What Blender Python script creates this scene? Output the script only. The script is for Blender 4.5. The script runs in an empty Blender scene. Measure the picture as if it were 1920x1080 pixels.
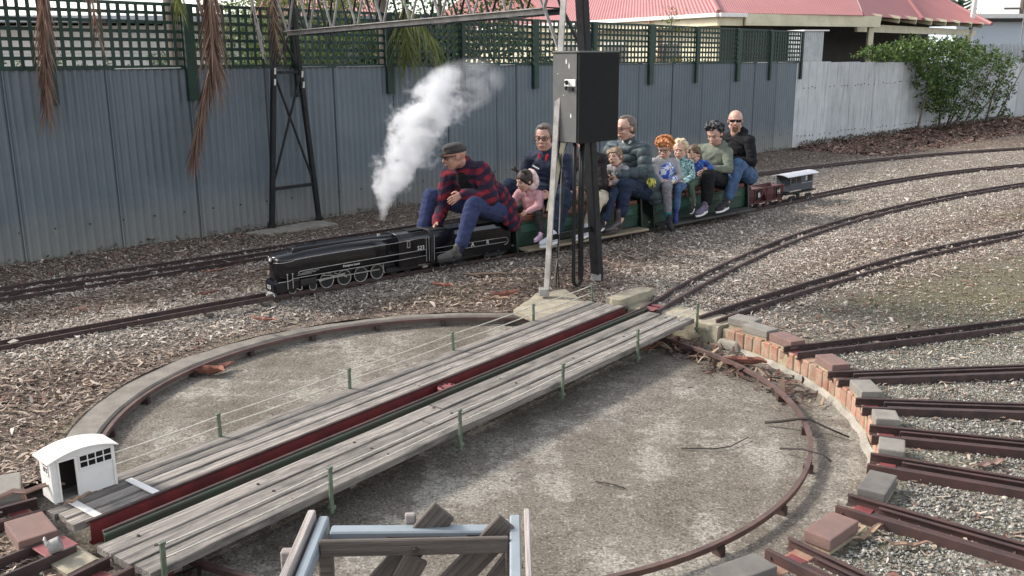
import bpy, bmesh, math, random
import numpy as np
from mathutils import Vector, Matrix, noise as mnoise

SC = bpy.context.scene
COL = SC.collection
rng = np.random.default_rng(7)
random.seed(7)
R = math.radians
PI = math.pi

# ------------------------------------------------------------------ camera
CAMZ = 1.95
pit_, rol_ = R(13.96), R(-0.4045)
Fv = np.array([0, math.cos(pit_), -math.sin(pit_)])
R0 = np.array([1.0, 0, 0]); U0 = np.cross(R0, Fv)
Rv = R0 * math.cos(rol_) + U0 * math.sin(rol_)
Uv = -R0 * math.sin(rol_) + U0 * math.cos(rol_)
cam = bpy.data.cameras.new('camera')
cam.sensor_width = 36
cam.lens = 36 * 1770 / 1920
cam.clip_start = 0.05
cam.clip_end = 3000
camo = bpy.data.objects.new('camera', cam)
COL.objects.link(camo)
camo.matrix_world = Matrix(((Rv[0], Uv[0], -Fv[0], 0), (Rv[1], Uv[1], -Fv[1], 0), (Rv[2], Uv[2], -Fv[2], CAMZ), (0, 0, 0, 1)))
SC.camera = camo

# ------------------------------------------------------------------ sky and sun (thin cloud, weak low sun from the left behind the fence)
SUN_EL = R(36)
SUN_FROM = Vector((-0.93, 0.30, 0)).normalized()
w = bpy.data.worlds.new('World')
SC.world = w
w.use_nodes = True
nt = w.node_tree
nt.nodes.clear()
sky = nt.nodes.new('ShaderNodeTexSky')
sky.sky_type = 'NISHITA'
sky.sun_disc = False
sky.sun_elevation = SUN_EL
sky.sun_rotation = math.atan2(SUN_FROM.x, SUN_FROM.y)
sky.air_density = 1.0
sky.dust_density = 1.5
sky.ozone_density = 1.0
hs = nt.nodes.new('ShaderNodeHueSaturation')
hs.inputs['Saturation'].default_value = 0.34
bg = nt.nodes.new('ShaderNodeBackground')
bg.inputs['Strength'].default_value = 0.15
ow = nt.nodes.new('ShaderNodeOutputWorld')
nt.links.new(sky.outputs[0], hs.inputs['Color'])
nt.links.new(hs.outputs[0], bg.inputs['Color'])
nt.links.new(bg.outputs[0], ow.inputs['Surface'])
sun = bpy.data.lights.new('sun', 'SUN')
sun.energy = 2.0
sun.angle = R(9)
sun.color = (1.0, 0.93, 0.84)
suno = bpy.data.objects.new('sun', sun)
COL.objects.link(suno)
sd = Vector((SUN_FROM.x * math.cos(SUN_EL), SUN_FROM.y * math.cos(SUN_EL), math.sin(SUN_EL)))
suno.rotation_euler = sd.to_track_quat('Z', 'Y').to_euler()
suno.location = sd * 30
vs = SC.view_settings
vs.view_transform = 'Standard'
vs.look = 'None'
vs.gamma = 1
vs.exposure = 1.25
vs.use_curve_mapping = False
SC.cycles.use_denoising = True
SC.cycles.volume_step_rate = 1.0
SC.cycles.max_bounces = 8
SC.cycles.volume_bounces = 4
SC.cycles.transparent_max_bounces = 16

# ------------------------------------------------------------------ materials
def newmat(name):
    m = bpy.data.materials.new(name)
    m.use_nodes = True
    t = m.node_tree
    b = t.nodes['Principled BSDF']
    return m, t, b

def nd(t, typ, **kw):
    n = t.nodes.new(typ)
    for k, v in kw.items():
        if k.startswith('i_'):
            n.inputs[k[2:].replace('_', ' ')].default_value = v
        else:
            setattr(n, k, v)
    return n

def ramp(t, fac, stops):
    r = t.nodes.new('ShaderNodeValToRGB')
    e = r.color_ramp.elements
    while len(e) < len(stops):
        e.new(0.5)
    for el, (p, c) in zip(e, stops):
        el.position = p
        el.color = (*c, 1) if len(c) == 3 else c
    t.links.new(fac, r.inputs[0])
    return r

def mixc(t, fac, a, b, mode='MIX'):
    m = t.nodes.new('ShaderNodeMix')
    m.data_type = 'RGBA'
    m.blend_type = mode
    for sock, v in ((m.inputs[0], fac), (m.inputs[6], a), (m.inputs[7], b)):
        if isinstance(v, (int, float)):
            sock.default_value = v
        elif isinstance(v, tuple):
            sock.default_value = (*v, 1)
        else:
            t.links.new(v, sock)
    return m.outputs[2]

def math_(t, op, a, b=None, clamp=False):
    m = t.nodes.new('ShaderNodeMath')
    m.operation = op
    m.use_clamp = clamp
    for i, v in enumerate((a, b)):
        if v is None:
            continue
        if isinstance(v, (int, float)):
            m.inputs[i].default_value = v
        else:
            t.links.new(v, m.inputs[i])
    return m.outputs[0]

def coords(t, scale=(1, 1, 1), kind='Object', jitter=True):
    tc = t.nodes.new('ShaderNodeTexCoord')
    mp = t.nodes.new('ShaderNodeMapping')
    mp.inputs['Scale'].default_value = scale
    t.links.new(tc.outputs[kind], mp.inputs['Vector'])
    if jitter:
        oi = t.nodes.new('ShaderNodeObjectInfo')
        mu = math_(t, 'MULTIPLY', oi.outputs['Random'], 37.0)
        t.links.new(mu, mp.inputs['Location'])
    return mp.outputs[0]

def noise_(t, vec, scale, detail=4, rough=0.55):
    n = nd(t, 'ShaderNodeTexNoise')
    n.inputs['Scale'].default_value = scale
    n.inputs['Detail'].default_value = detail
    n.inputs['Roughness'].default_value = rough
    t.links.new(vec, n.inputs['Vector'])
    return n.outputs['Fac']

def bump(t, b, h, strength=0.4, dist=0.01):
    n = t.nodes.new('ShaderNodeBump')
    n.inputs['Strength'].default_value = strength
    n.inputs['Distance'].default_value = dist
    t.links.new(h, n.inputs['Height'])
    t.links.new(n.outputs[0], b.inputs['Normal'])

def pmat(name, col, rough=0.7, var=0.25, scale=8.0, col2=None, bmp=0.2, bdist=0.004, bscale=60, metal=0.0, stretch=(1, 1, 1), objvar=0.0, thr=(0.35, 0.65), spec=None):
    """general painted / worn surface: two mottled colours, fine relief"""
    m, t, b = newmat(name)
    v = coords(t, stretch)
    n1 = noise_(t, v, scale, 6, 0.62)
    c2 = col2 if col2 else tuple(c * (1 - var) for c in col)
    c1 = col if col2 else tuple(min(1, c * (1 + var)) for c in col)
    r = ramp(t, n1, [(thr[0], c2), (thr[1], c1)])
    out = r.outputs[0]
    if objvar:
        oi = t.nodes.new('ShaderNodeObjectInfo')
        k = math_(t, 'MULTIPLY_ADD', oi.outputs['Random'], objvar * 2)
        k.node.inputs[2].default_value = 1 - objvar
        cc = t.nodes.new('ShaderNodeCombineColor')
        for i in range(3):
            t.links.new(k, cc.inputs[i])
        out = mixc(t, 1.0, out, cc.outputs[0], 'MULTIPLY')
    t.links.new(out, b.inputs['Base Color'])
    b.inputs['Roughness'].default_value = rough
    b.inputs['Metallic'].default_value = metal
    if spec is not None:
        b.inputs['Specular IOR Level'].default_value = spec
    if bmp:
        n2 = noise_(t, v, bscale, 5, 0.6)
        bump(t, b, n2, bmp, bdist)
    return m

M = {}
M['rust'] = pmat('rusted_steel', (0.075, 0.042, 0.036), 0.75, 0.45, 14, (0.035, 0.022, 0.021), 0.4, 0.002, 90)
M['ringrust'] = pmat('worn_brown_rail', (0.125, 0.072, 0.060), 0.65, 0.4, 10, (0.07, 0.042, 0.036), 0.3, 0.002, 90)
M['rustred'] = pmat('red_oxide_steel', (0.075, 0.034, 0.029), 0.75, 0.4, 10, (0.04, 0.023, 0.021), 0.4, 0.002, 90)
M['redpaint'] = pmat('worn_red_paint', (0.21, 0.030, 0.031), 0.6, 0.3, 7, (0.12, 0.020, 0.022), 0.25, 0.002, 60)
M['redlight'] = pmat('faded_red_paint', (0.25, 0.065, 0.065), 0.6, 0.3, 9, (0.15, 0.04, 0.042), 0.25, 0.002, 60)
M['greenrail'] = pmat('dull_green_paint', (0.050, 0.074, 0.048), 0.65, 0.3, 9, (0.065, 0.058, 0.045), 0.25, 0.002, 60)
M['sage'] = pmat('sage_green_paint', (0.13, 0.165, 0.115), 0.6, 0.3, 20, (0.07, 0.09, 0.055), 0.2, 0.001, 90)
M['wire'] = pmat('galvanised_wire', (0.5, 0.47, 0.4), 0.45, 0.2, 20, None, 0.1, 0.001, 90)
M['fencegreen'] = pmat('dark_green_paint', (0.012, 0.040, 0.026), 0.6, 0.3, 6, (0.008, 0.024, 0.017), 0.2, 0.002, 60, objvar=0.25)
M['black'] = pmat('black_paint', (0.010, 0.010, 0.011), 0.55, 0.3, 10, None, 0.15, 0.001, 60, spec=.25)
M['black2'] = pmat('black_gantry_paint', (0.012, 0.012, 0.014), 0.6, 0.4, 12, (0.022, 0.022, 0.023), 0.2, 0.001, 60, spec=.25)
M['greysteel'] = pmat('weathered_grey_steel', (0.34, 0.32, 0.30), 0.6, 0.35, 9, (0.17, 0.16, 0.15), 0.25, 0.001, 60)
M['boxlit'] = pmat('lit_face_cabinet_grey', (0.125, 0.122, 0.112), 0.5, 0.15, 5, (0.09, 0.088, 0.083), 0.15, 0.001, 60)  # lighter grey puts the light on the cabinet's lit faces into the colour
M['boxblack'] = pmat('black_cabinet_paint', (0.010, 0.0105, 0.0105), 0.65, 0.15, 5, None, 0.1, 0.001, 60, spec=.15)
M['white'] = pmat('white_paint', (0.70, 0.68, 0.645), 0.55, 0.06, 9, (0.59, 0.565, 0.52), 0.15, 0.001, 50, thr=(0.25, 0.5))
M['cream'] = pmat('cream_paint', (0.62, 0.56, 0.40), 0.6, 0.1, 3, (0.5, 0.45, 0.32), 0.15, 0.001, 50)
M['concrete'] = pmat('weathered_concrete', (0.34, 0.31, 0.26), 0.9, 0.3, 9, (0.20, 0.185, 0.155), 0.6, 0.004, 90)
M['sandstone'] = pmat('yellowed_concrete', (0.37, 0.325, 0.235), 0.9, 0.3, 9, (0.22, 0.195, 0.145), 0.7, 0.006, 50)
M['mortar'] = pmat('pale_mortar', (0.40, 0.33, 0.22), 0.95, 0.3, 25, (0.26, 0.22, 0.145), 0.7, 0.004, 80)
M['brick'] = pmat('orange_brick', (0.30, 0.125, 0.085), 0.9, 0.3, 16, (0.34, 0.25, 0.18), 0.6, 0.003, 90, objvar=0.22)
M['pavegrey'] = pmat('grey_paving_block', (0.235, 0.215, 0.185), 0.92, 0.2, 12, (0.175, 0.16, 0.14), 0.6, 0.0025, 170)
M['pavered'] = pmat('red_paving_block', (0.20, 0.118, 0.098), 0.92, 0.2, 12, (0.155, 0.10, 0.086), 0.6, 0.0025, 170)
M['pavedark'] = pmat('dark_paving_block', (0.15, 0.135, 0.12), 0.92, 0.2, 12, (0.11, 0.10, 0.09), 0.6, 0.0025, 170)
M['glassdark'] = pmat('dark_glass', (0.012, 0.012, 0.013), 0.12, 0.1, 5, None, 0)
M['dark'] = pmat('dark_wall_and_shade', (0.03, 0.024, 0.02), 0.8, 0.2, 3, None, 0.1)  # dark walls, and the painted-in shade inside the hut
M['locoblack'] = pmat('gloss_black_enamel', (0.007, 0.007, 0.009), 0.16, 0.2, 9, None, 0.03, 0.0006, 50)
M['locomatt'] = pmat('oily_black_metal', (0.008, 0.0075, 0.0075), 0.6, 0.3, 30, None, 0.2, 0.001, 90)
M['silver'] = pmat('silver_lining', (0.38, 0.365, 0.335), 0.4, 0.2, 30, None, 0, metal=0.3)
M['steel'] = pmat('bright_steel', (0.42, 0.41, 0.39), 0.35, 0.25, 30, None, 0, metal=0.7)
M['whitemark'] = pmat('white_lettering', (0.75, 0.73, 0.68), 0.6, 0.05, 30, None, 0)
M['enddark'] = pmat('dark_end_board_paint', (0.006, 0.016, 0.011), 0.45, 0.2, 7, None, 0.08, 0.001, 40)
M['cargreen'] = pmat('carriage_green_paint', (0.009, 0.038, 0.023), 0.45, 0.25, 7, None, 0.08, 0.001, 40)
M['cargreen2'] = pmat('carriage_light_green', (0.019, 0.066, 0.042), 0.45, 0.2, 7, None, 0.08, 0.001, 40)
M['seatbrown'] = pmat('brown_vinyl', (0.14, 0.05, 0.03), 0.5, 0.2, 12, None, 0.2, 0.002, 60)
M['tanboard'] = pmat('pale_footboard', (0.33, 0.27, 0.18), 0.8, 0.3, 8, (0.22, 0.18, 0.12), 0.3, 0.002, 60, stretch=(0.2, 1, 1))
M['darkboard'] = pmat('dark_footboard', (0.05, 0.048, 0.045), 0.7, 0.3, 8, None, 0.2, 0.002, 60)
M['hopper'] = pmat('hopper_maroon', (0.07, 0.015, 0.017), 0.6, 0.25, 12, None, 0.15, 0.001, 60)
M['van'] = pmat('van_blue_grey', (0.038, 0.045, 0.058), 0.6, 0.2, 12, None, 0.1, 0.001, 60)
M['vanroof'] = pmat('van_pale_roof', (0.42, 0.43, 0.46), 0.6, 0.1, 12, None, 0.1, 0.001, 60)
M['rubber'] = pmat('black_rubber', (0.018, 0.018, 0.018), 0.7, 0.2, 20, None, 0.1)
M['paleblue'] = pmat('pale_blue_grey_steel_paint', (0.235, 0.27, 0.295), 0.5, 0.2, 9, (0.18, 0.205, 0.22), 0.15, 0.001, 60, thr=(0.2, 0.6))
M['tape'] = pmat('dirty_yellow_tape', (0.62, 0.55, 0.33), 0.6, 0.2, 14, (0.5, 0.46, 0.36), 0.1)

def wood_mat(name, c_light, c_dark, c_stain, scale=1.0, stain=0.5):
    m, t, b = newmat(name)
    v = coords(t, (1.2 * scale, 38 * scale, 38 * scale))
    g = noise_(t, v, 2.0, 7, 0.7)
    v2 = coords(t, (2.2, 5, 5))
    st = noise_(t, v2, 2.4, 5, 0.65)
    c = ramp(t, g, [(0.30, c_dark), (0.50, tuple((a + d) / 2 for a, d in zip(c_light, c_dark))), (0.68, c_light)]).outputs[0]
    f = ramp(t, st, [(0.48, (0, 0, 0)), (0.72, (stain, stain, stain))]).outputs[0]
    c = mixc(t, f, c, c_stain)
    oi = t.nodes.new('ShaderNodeObjectInfo')
    k = math_(t, 'MULTIPLY_ADD', oi.outputs['Random'], 0.4)
    k.node.inputs[2].default_value = 0.66
    cc = t.nodes.new('ShaderNodeCombineColor')
    for i in range(3):
        t.links.new(k, cc.inputs[i])
    c = mixc(t, 1.0, c, cc.outputs[0], 'MULTIPLY')
    t.links.new(c, b.inputs['Base Color'])
    b.inputs['Roughness'].default_value = 0.88
    bump(t, b, g, 1.0, 0.006)
    return m
M['plank'] = wood_mat('silver_grey_timber', (0.45, 0.40, 0.35), (0.07, 0.063, 0.056), (0.052, 0.049, 0.045), 1.0, 0.75)
M['plank2'] = wood_mat('pinkish_grey_timber', (0.52, 0.46, 0.425), (0.22, 0.19, 0.175), (0.25, 0.22, 0.20), 1.2, 0.4)
M['timberdark'] = wood_mat('brown_grey_timber', (0.20, 0.165, 0.14), (0.06, 0.05, 0.044), (0.06, 0.052, 0.046), 1.2, 0.4)

def attr_mat(name, rough=0.85, mottling=0.0, trans=0.0, spec=0.3):
    """base colour from the per-face colour attribute 'col' (each chip, stone or leaf has its own colour)"""
    m, t, b = newmat(name)
    a = t.nodes.new('ShaderNodeVertexColor')
    a.layer_name = 'col'
    t.links.new(a.outputs[0], b.inputs['Base Color'])
    b.inputs['Roughness'].default_value = rough
    b.inputs['Specular IOR Level'].default_value = spec
    if trans:
        tr = t.nodes.new('ShaderNodeBsdfTranslucent')
        t.links.new(a.outputs[0], tr.inputs[0])
        mx = t.nodes.new('ShaderNodeMixShader')
        mx.inputs[0].default_value = trans
        out = t.nodes['Material Output']
        t.links.new(b.outputs[0], mx.inputs[1])
        t.links.new(tr.outputs[0], mx.inputs[2])
        t.links.new(mx.outputs[0], out.inputs['Surface'])
    return m
M['attr'] = attr_mat('litter_colours')
M['leaf'] = attr_mat('leaf_colours', 0.55, 0, 0.3, 0.35)

# ------------------------------------------------------------------ mesh helpers
class MB:
    def __init__(s):
        s.v = []; s.f = []; s.mi = []
        s.cur = 0
    def add(s, vs_, fs, mi=None):
        o = len(s.v)
        s.v.extend([tuple(map(float, p)) for p in vs_])
        for f in fs:
            s.f.append(tuple(i + o for i in f))
            s.mi.append(s.cur if mi is None else mi)
    def box(s, c, size, M3=None, taper=None):
        hx, hy, hz = size[0] / 2, size[1] / 2, size[2] / 2
        vv = []
        for z in (-1, 1):
            k = 1 if (taper is None or z < 0) else taper
            for y in (-1, 1):
                for x in (-1, 1):
                    vv.append(np.array([x * hx * k, y * hy * k, z * hz]))
        if M3 is not None:
            vv = [M3 @ p for p in vv]
        c = np.array(c)
        s.add([c + p for p in vv], [(0, 2, 3, 1), (4, 5, 7, 6), (0, 1, 5, 4), (2, 6, 7, 3), (0, 4, 6, 2), (1, 3, 7, 5)])
        return s
    def bar(s, p0, p1, wd, ht, up=(0, 0, 1)):
        p0 = np.array(p0, float); p1 = np.array(p1, float)
        x = p1 - p0; L = np.linalg.norm(x); x /= L
        y = np.cross(np.array(up, float), x)
        if np.linalg.norm(y) < 1e-5:
            y = np.cross(np.array([1.0, 0, 0]), x)
        y /= np.linalg.norm(y); z = np.cross(x, y)
        s.box((p0 + p1) / 2, (L, wd, ht), np.stack([x, y, z], 1))
        return s
    def tube(s, pts, r, n=8, caps=True, flat=1.0):
        pts = [np.array(p, float) for p in pts]
        rs = r if hasattr(r, '__len__') else [r] * len(pts)
        rings = []
        up = np.array([0, 0, 1.0])
        prev = None
        for i, p in enumerate(pts):
            a = pts[max(0, i - 1)]; b_ = pts[min(len(pts) - 1, i + 1)]
            t_ = b_ - a; t_ /= (np.linalg.norm(t_) + 1e-9)
            if prev is None:
                x = np.cross(t_, up)
                if np.linalg.norm(x) < 0.05:
                    x = np.cross(t_, np.array([1.0, 0, 0]))
            else:
                x = prev - t_ * (prev @ t_)
            x /= (np.linalg.norm(x) + 1e-9); prev = x
            y = np.cross(t_, x)
            rings.append([p + rs[i] * (math.cos(2 * PI * k / n) * x + flat * math.sin(2 * PI * k / n) * y) for k in range(n)])
        s.loft(rings, caps)
        return s
    def loft(s, rings, caps=True, closed=True):
        n = len(rings[0])
        vv = [p for rg in rings for p in rg]
        ff = []
        for i in range(len(rings) - 1):
            for k in range(n if closed else n - 1):
                k2 = (k + 1) % n
                ff.append((i * n + k, i * n + k2, (i + 1) * n + k2, (i + 1) * n + k))
        if caps and closed:
            ff.append(tuple(range(n - 1, -1, -1)))
            ff.append(tuple((len(rings) - 1) * n + k for k in range(n)))
        s.add(vv, ff)
        return s
    def ell(s, c, r, M3=None, nu=12, nv=8):
        c = np.array(c, float)
        r = np.array(r, float) * np.ones(3)
        vv = []; ff = []
        for j in range(nv + 1):
            th = PI * j / nv
            for i in range(nu):
                ph = 2 * PI * i / nu
                p = np.array([math.sin(th) * math.cos(ph), math.sin(th) * math.sin(ph), math.cos(th)]) * r
                vv.append(c + (M3 @ p if M3 is not None else p))
        for j in range(nv):
            for i in range(nu):
                i2 = (i + 1) % nu
                a, b_, c_, d_ = j * nu + i, j * nu + i2, (j + 1) * nu + i2, (j + 1) * nu + i
                ff.append((a, d_, c_, b_))
        s.add(vv, ff)
        return s
    def caps(s, p0, p1, r0, r1, n=12):
        """tapered capsule"""
        p0 = np.array(p0, float); p1 = np.array(p1, float)
        d = p1 - p0; L = np.linalg.norm(d)
        if L < 1e-6:
            return s.ell(p0, max(r0, r1))
        d /= L
        pts = []; rs = []
        for a in (80, 55, 28):
            pts.append(p0 - d * r0 * math.sin(R(a))); rs.append(r0 * math.cos(R(a)))
        for k in range(4):
            pts.append(p0 + (p1 - p0) * k / 3); rs.append(r0 + (r1 - r0) * k / 3)
        for a in (28, 55, 80):
            pts.append(p1 + d * r1 * math.sin(R(a))); rs.append(r1 * math.cos(R(a)))
        return s.tube(pts, rs, n)
    def prism(s, poly, z0, z1, M3=None, c=(0, 0, 0)):
        """poly in xy, extruded in z"""
        n = len(poly)
        vv = [np.array([p[0], p[1], z]) for z in (z0, z1) for p in poly]
        if M3 is not None:
            vv = [M3 @ p for p in vv]
        vv = [p + np.array(c) for p in vv]
        ff = [tuple(range(n - 1, -1, -1)), tuple(range(n, 2 * n))]
        ff += [(k, (k + 1) % n, n + (k + 1) % n, n + k) for k in range(n)]
        s.add(vv, ff)
        return s
    def mesh(s, name, mats, smooth=False, bevel=0.0, segs=1):
        me = bpy.data.meshes.new(name)
        me.from_pydata(s.v, [], s.f)
        mats = mats if isinstance(mats, (list, tuple)) else [mats]
        for m_ in mats:
            me.materials.append(m_)
        if len(mats) > 1:
            me.polygons.foreach_set('material_index', s.mi)
        bm = bmesh.new()
        bm.from_mesh(me)
        bmesh.ops.recalc_face_normals(bm, faces=bm.faces)
        if bevel:
            eds = [e for e in bm.edges if len(e.link_faces) == 2 and e.calc_face_angle(0) > 0.5]
            bmesh.ops.bevel(bm, geom=eds, offset=bevel, segments=segs, profile=0.6, affect='EDGES', clamp_overlap=True)
        bm.to_mesh(me)
        bm.free()
        if smooth:
            me.polygons.foreach_set('use_smooth', [True] * len(me.polygons))
        me.update()
        return me
    def build(s, name, mats, parent=None, smooth=False, bevel=0.0, segs=1):
        o = bpy.data.objects.new(name, s.mesh(name, mats, smooth, bevel, segs))
        COL.objects.link(o)
        if parent is not None:
            o.parent = parent
        return o

def tag(o, label=None, cat=None, group=None, kind=None):
    if label: o['label'] = label
    if cat: o['category'] = cat
    if group: o['group'] = group
    if kind: o['kind'] = kind
    return o

def thing(name, label, cat, loc=(0, 0, 0), rz=0.0, group=None):
    o = bpy.data.objects.new(name, None)
    o.empty_display_size = 0.1
    COL.objects.link(o)
    o.location = loc
    o.rotation_euler = (0, 0, rz)
    return tag(o, label, cat, group)

def link_copy(src, parent=None, loc=None, rz=None):
    c = src.copy()
    COL.objects.link(c)
    c.parent = parent
    if loc is not None: c.location = loc
    if rz is not None: c.rotation_euler = (0, 0, rz)
    return c

def part(name, me, parent, loc=(0, 0, 0), rot=(0, 0, 0), scale=(1, 1, 1)):
    o = bpy.data.objects.new(name, me)
    COL.objects.link(o)
    o.parent = parent
    o.location = loc
    o.rotation_euler = rot
    o.scale = scale
    return o

TMP = bpy.data.scenes.new('tmp')
def text_mesh(txt, size, mat, extrude=0.0008, shear=0.0):
    cu = bpy.data.curves.new('t', 'FONT')
    cu.body = txt
    cu.size = size
    cu.extrude = extrude
    cu.shear = shear
    cu.align_x = 'CENTER'
    cu.align_y = 'CENTER'
    cu.resolution_u = 3
    o = bpy.data.objects.new('t', cu)
    TMP.collection.objects.link(o)
    TMP.view_layers[0].update()
    dg = TMP.view_layers[0].depsgraph
    me = bpy.data.meshes.new_from_object(o.evaluated_get(dg), depsgraph=dg)
    bpy.data.objects.remove(o)
    me.materials.clear()
    me.materials.append(mat)
    return me

def remesh(mb, voxel, smooth=2):
    """melt overlapping solids into one continuous skin; returns (verts Nx3, faces)"""
    me = bpy.data.meshes.new('r')
    me.from_pydata(mb.v, [], mb.f)
    bm = bmesh.new(); bm.from_mesh(me)
    bmesh.ops.recalc_face_normals(bm, faces=bm.faces)
    bm.to_mesh(me); bm.free()
    o = bpy.data.objects.new('r', me)
    TMP.collection.objects.link(o)
    md = o.modifiers.new('r', 'REMESH')
    md.mode = 'VOXEL'
    md.voxel_size = voxel
    if smooth:
        s2 = o.modifiers.new('s', 'SMOOTH')
        s2.factor = 0.5
        s2.iterations = smooth
    TMP.view_layers[0].update()
    dg = TMP.view_layers[0].depsgraph
    m2 = bpy.data.meshes.new_from_object(o.evaluated_get(dg), depsgraph=dg)
    n = len(m2.vertices)
    co = np.empty(n * 3); m2.vertices.foreach_get('co', co); co = co.reshape(-1, 3)
    no = np.empty(n * 3); m2.vertices.foreach_get('normal', no); no = no.reshape(-1, 3)
    fs = [tuple(p.vertices) for p in m2.polygons]
    bpy.data.objects.remove(o)
    bpy.data.meshes.remove(me); bpy.data.meshes.remove(m2)
    return co, no, fs

def attr_mesh(name, V, F, C, mat):
    """numpy mesh: V (n,3), F (m,k) faces of equal size, C (n,3) vertex colours"""
    me = bpy.data.meshes.new(name)
    n, m_, k = len(V), len(F), F.shape[1]
    me.vertices.add(n)
    me.vertices.foreach_set('co', np.ascontiguousarray(V, dtype=np.float32).ravel())
    me.loops.add(m_ * k)
    me.loops.foreach_set('vertex_index', np.ascontiguousarray(F, dtype=np.int32).ravel())
    me.polygons.add(m_)
    me.polygons.foreach_set('loop_start', np.arange(0, m_ * k, k, dtype=np.int32))
    me.polygons.foreach_set('loop_total', np.full(m_, k, dtype=np.int32))
    me.update(calc_edges=True)
    ca = me.color_attributes.new('col', 'FLOAT_COLOR', 'POINT')
    ca.data.foreach_set('color', np.c_[C, np.ones(n)].astype(np.float32).ravel())
    me.materials.append(mat)
    return me

# ================================================================== SETTING
C0 = np.array([-0.32, 5.34])                 # turntable centre
BD = np.array([0.616, 0.788]); BD /= np.linalg.norm(BD)
BANG = math.atan2(BD[1], BD[0])
PIT_Z = -0.185

def sstep(a, b, x):
    t_ = np.clip((x - a) / (b - a), 0, 1)
    return t_ * t_ * (3 - 2 * t_)

def angdiff(a, b):
    return (a - b + 180) % 360 - 180

def left_w(th):
    """1 where the pit has only a low concrete kerb (back and left), 0 where it has a brick wall"""
    a = np.abs(angdiff(th, 132.0))
    return 1 - sstep(70, 84, a)

def polar(x, y):
    dx, dy = x - C0[0], y - C0[1]
    return np.hypot(dx, dy), np.degrees(np.arctan2(dy, dx))

def gz(x, y):
    r, th = polar(np.asarray(x, float), np.asarray(y, float))
    wl = left_w(th)
    zl = -0.10 * (1 - sstep(2.2, 3.0, r))
    zr = -0.048 * (1 - sstep(3.4, 6.0, r))
    return zl * wl + zr * (1 - wl)

# ---- track centre lines
d0 = np.array([.70, .714]); d0 /= np.linalg.norm(d0)
n0 = np.array([.714, -.70]); n0 /= np.linalg.norm(n0)
KP = np.array([(-4, -.36), (-2.5, -.16), (-1, -.06), (0, .02), (1.2, .15), (2.5, .30), (4.5, .52), (6.5, .63), (8.8, .72), (11.3, 1.02), (13.7, 1.62), (17, 2.9)])
_c = np.polyfit(KP[:, 0], KP[:, 1], 6)
_S = np.linspace(-4, 17, 400)
MAINXY = np.array([-2.0, 7.5]) + np.outer(_S, d0) + np.outer(np.polyval(_c, _S) - .064, n0)
_seg = np.r_[0, np.cumsum(np.hypot(*np.diff(MAINXY, axis=0).T))]
_a0 = np.interp(0, _S, _seg)
def train_frame(a):
    """a = metres along the main line, from the engine's nose towards the rear; returns position, forward, near side"""
    x = np.interp(a + _a0, _seg, MAINXY[:, 0]); y = np.interp(a + _a0, _seg, MAINXY[:, 1])
    x2 = np.interp(a + _a0 + .02, _seg, MAINXY[:, 0]); y2 = np.interp(a + _a0 + .02, _seg, MAINXY[:, 1])
    t_ = np.array([x2 - x, y2 - y]); t_ /= np.linalg.norm(t_)
    F = -t_
    return np.array([x, y]), F, np.array([-F[1], F[0]])

def spline(pts, n=60):
    pts = np.array(pts, float)
    k = np.r_[0, np.cumsum(np.hypot(*np.diff(pts, axis=0).T))]
    deg = min(3, len(pts) - 1)
    tt = np.linspace(0, k[-1], n)
    return np.c_[np.polyval(np.polyfit(k, pts[:, 0], deg), tt), np.polyval(np.polyfit(k, pts[:, 1], deg), tt)]

FARXY = spline([(-5.6, 6.75), (-4.28, 7.65), (-3.42, 8.30), (-2.4, 9.2), (0.2, 11.75), (2.4, 13.9), (4.07, 15.6), (6.1, 16.95), (10, 18.6), (14, 20.2)], 90)
LEAD1 = spline([(1.065, 7.16), (2.5, 9.14), (4.55, 11.6), (7.5, 13.77), (10, 15.3)], 60)
LEAD2 = spline([(1.48, 6.87), (3.44, 8.6), (5.55, 10.07), (8.2, 11.7)], 50)

def offset_line(xy, off):
    t_ = np.gradient(xy, axis=0)
    t_ /= np.linalg.norm(t_, axis=1)[:, None]
    return xy + np.c_[-t_[:, 1], t_[:, 0]] * off

def dist_to(xy, P):
    """distance of points P to a dense polyline"""
    out = np.full(len(P), 1e9)
    for q in xy[::2]:
        out = np.minimum(out, np.hypot(P[:, 0] - q[0], P[:, 1] - q[1]))
    return out

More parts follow.
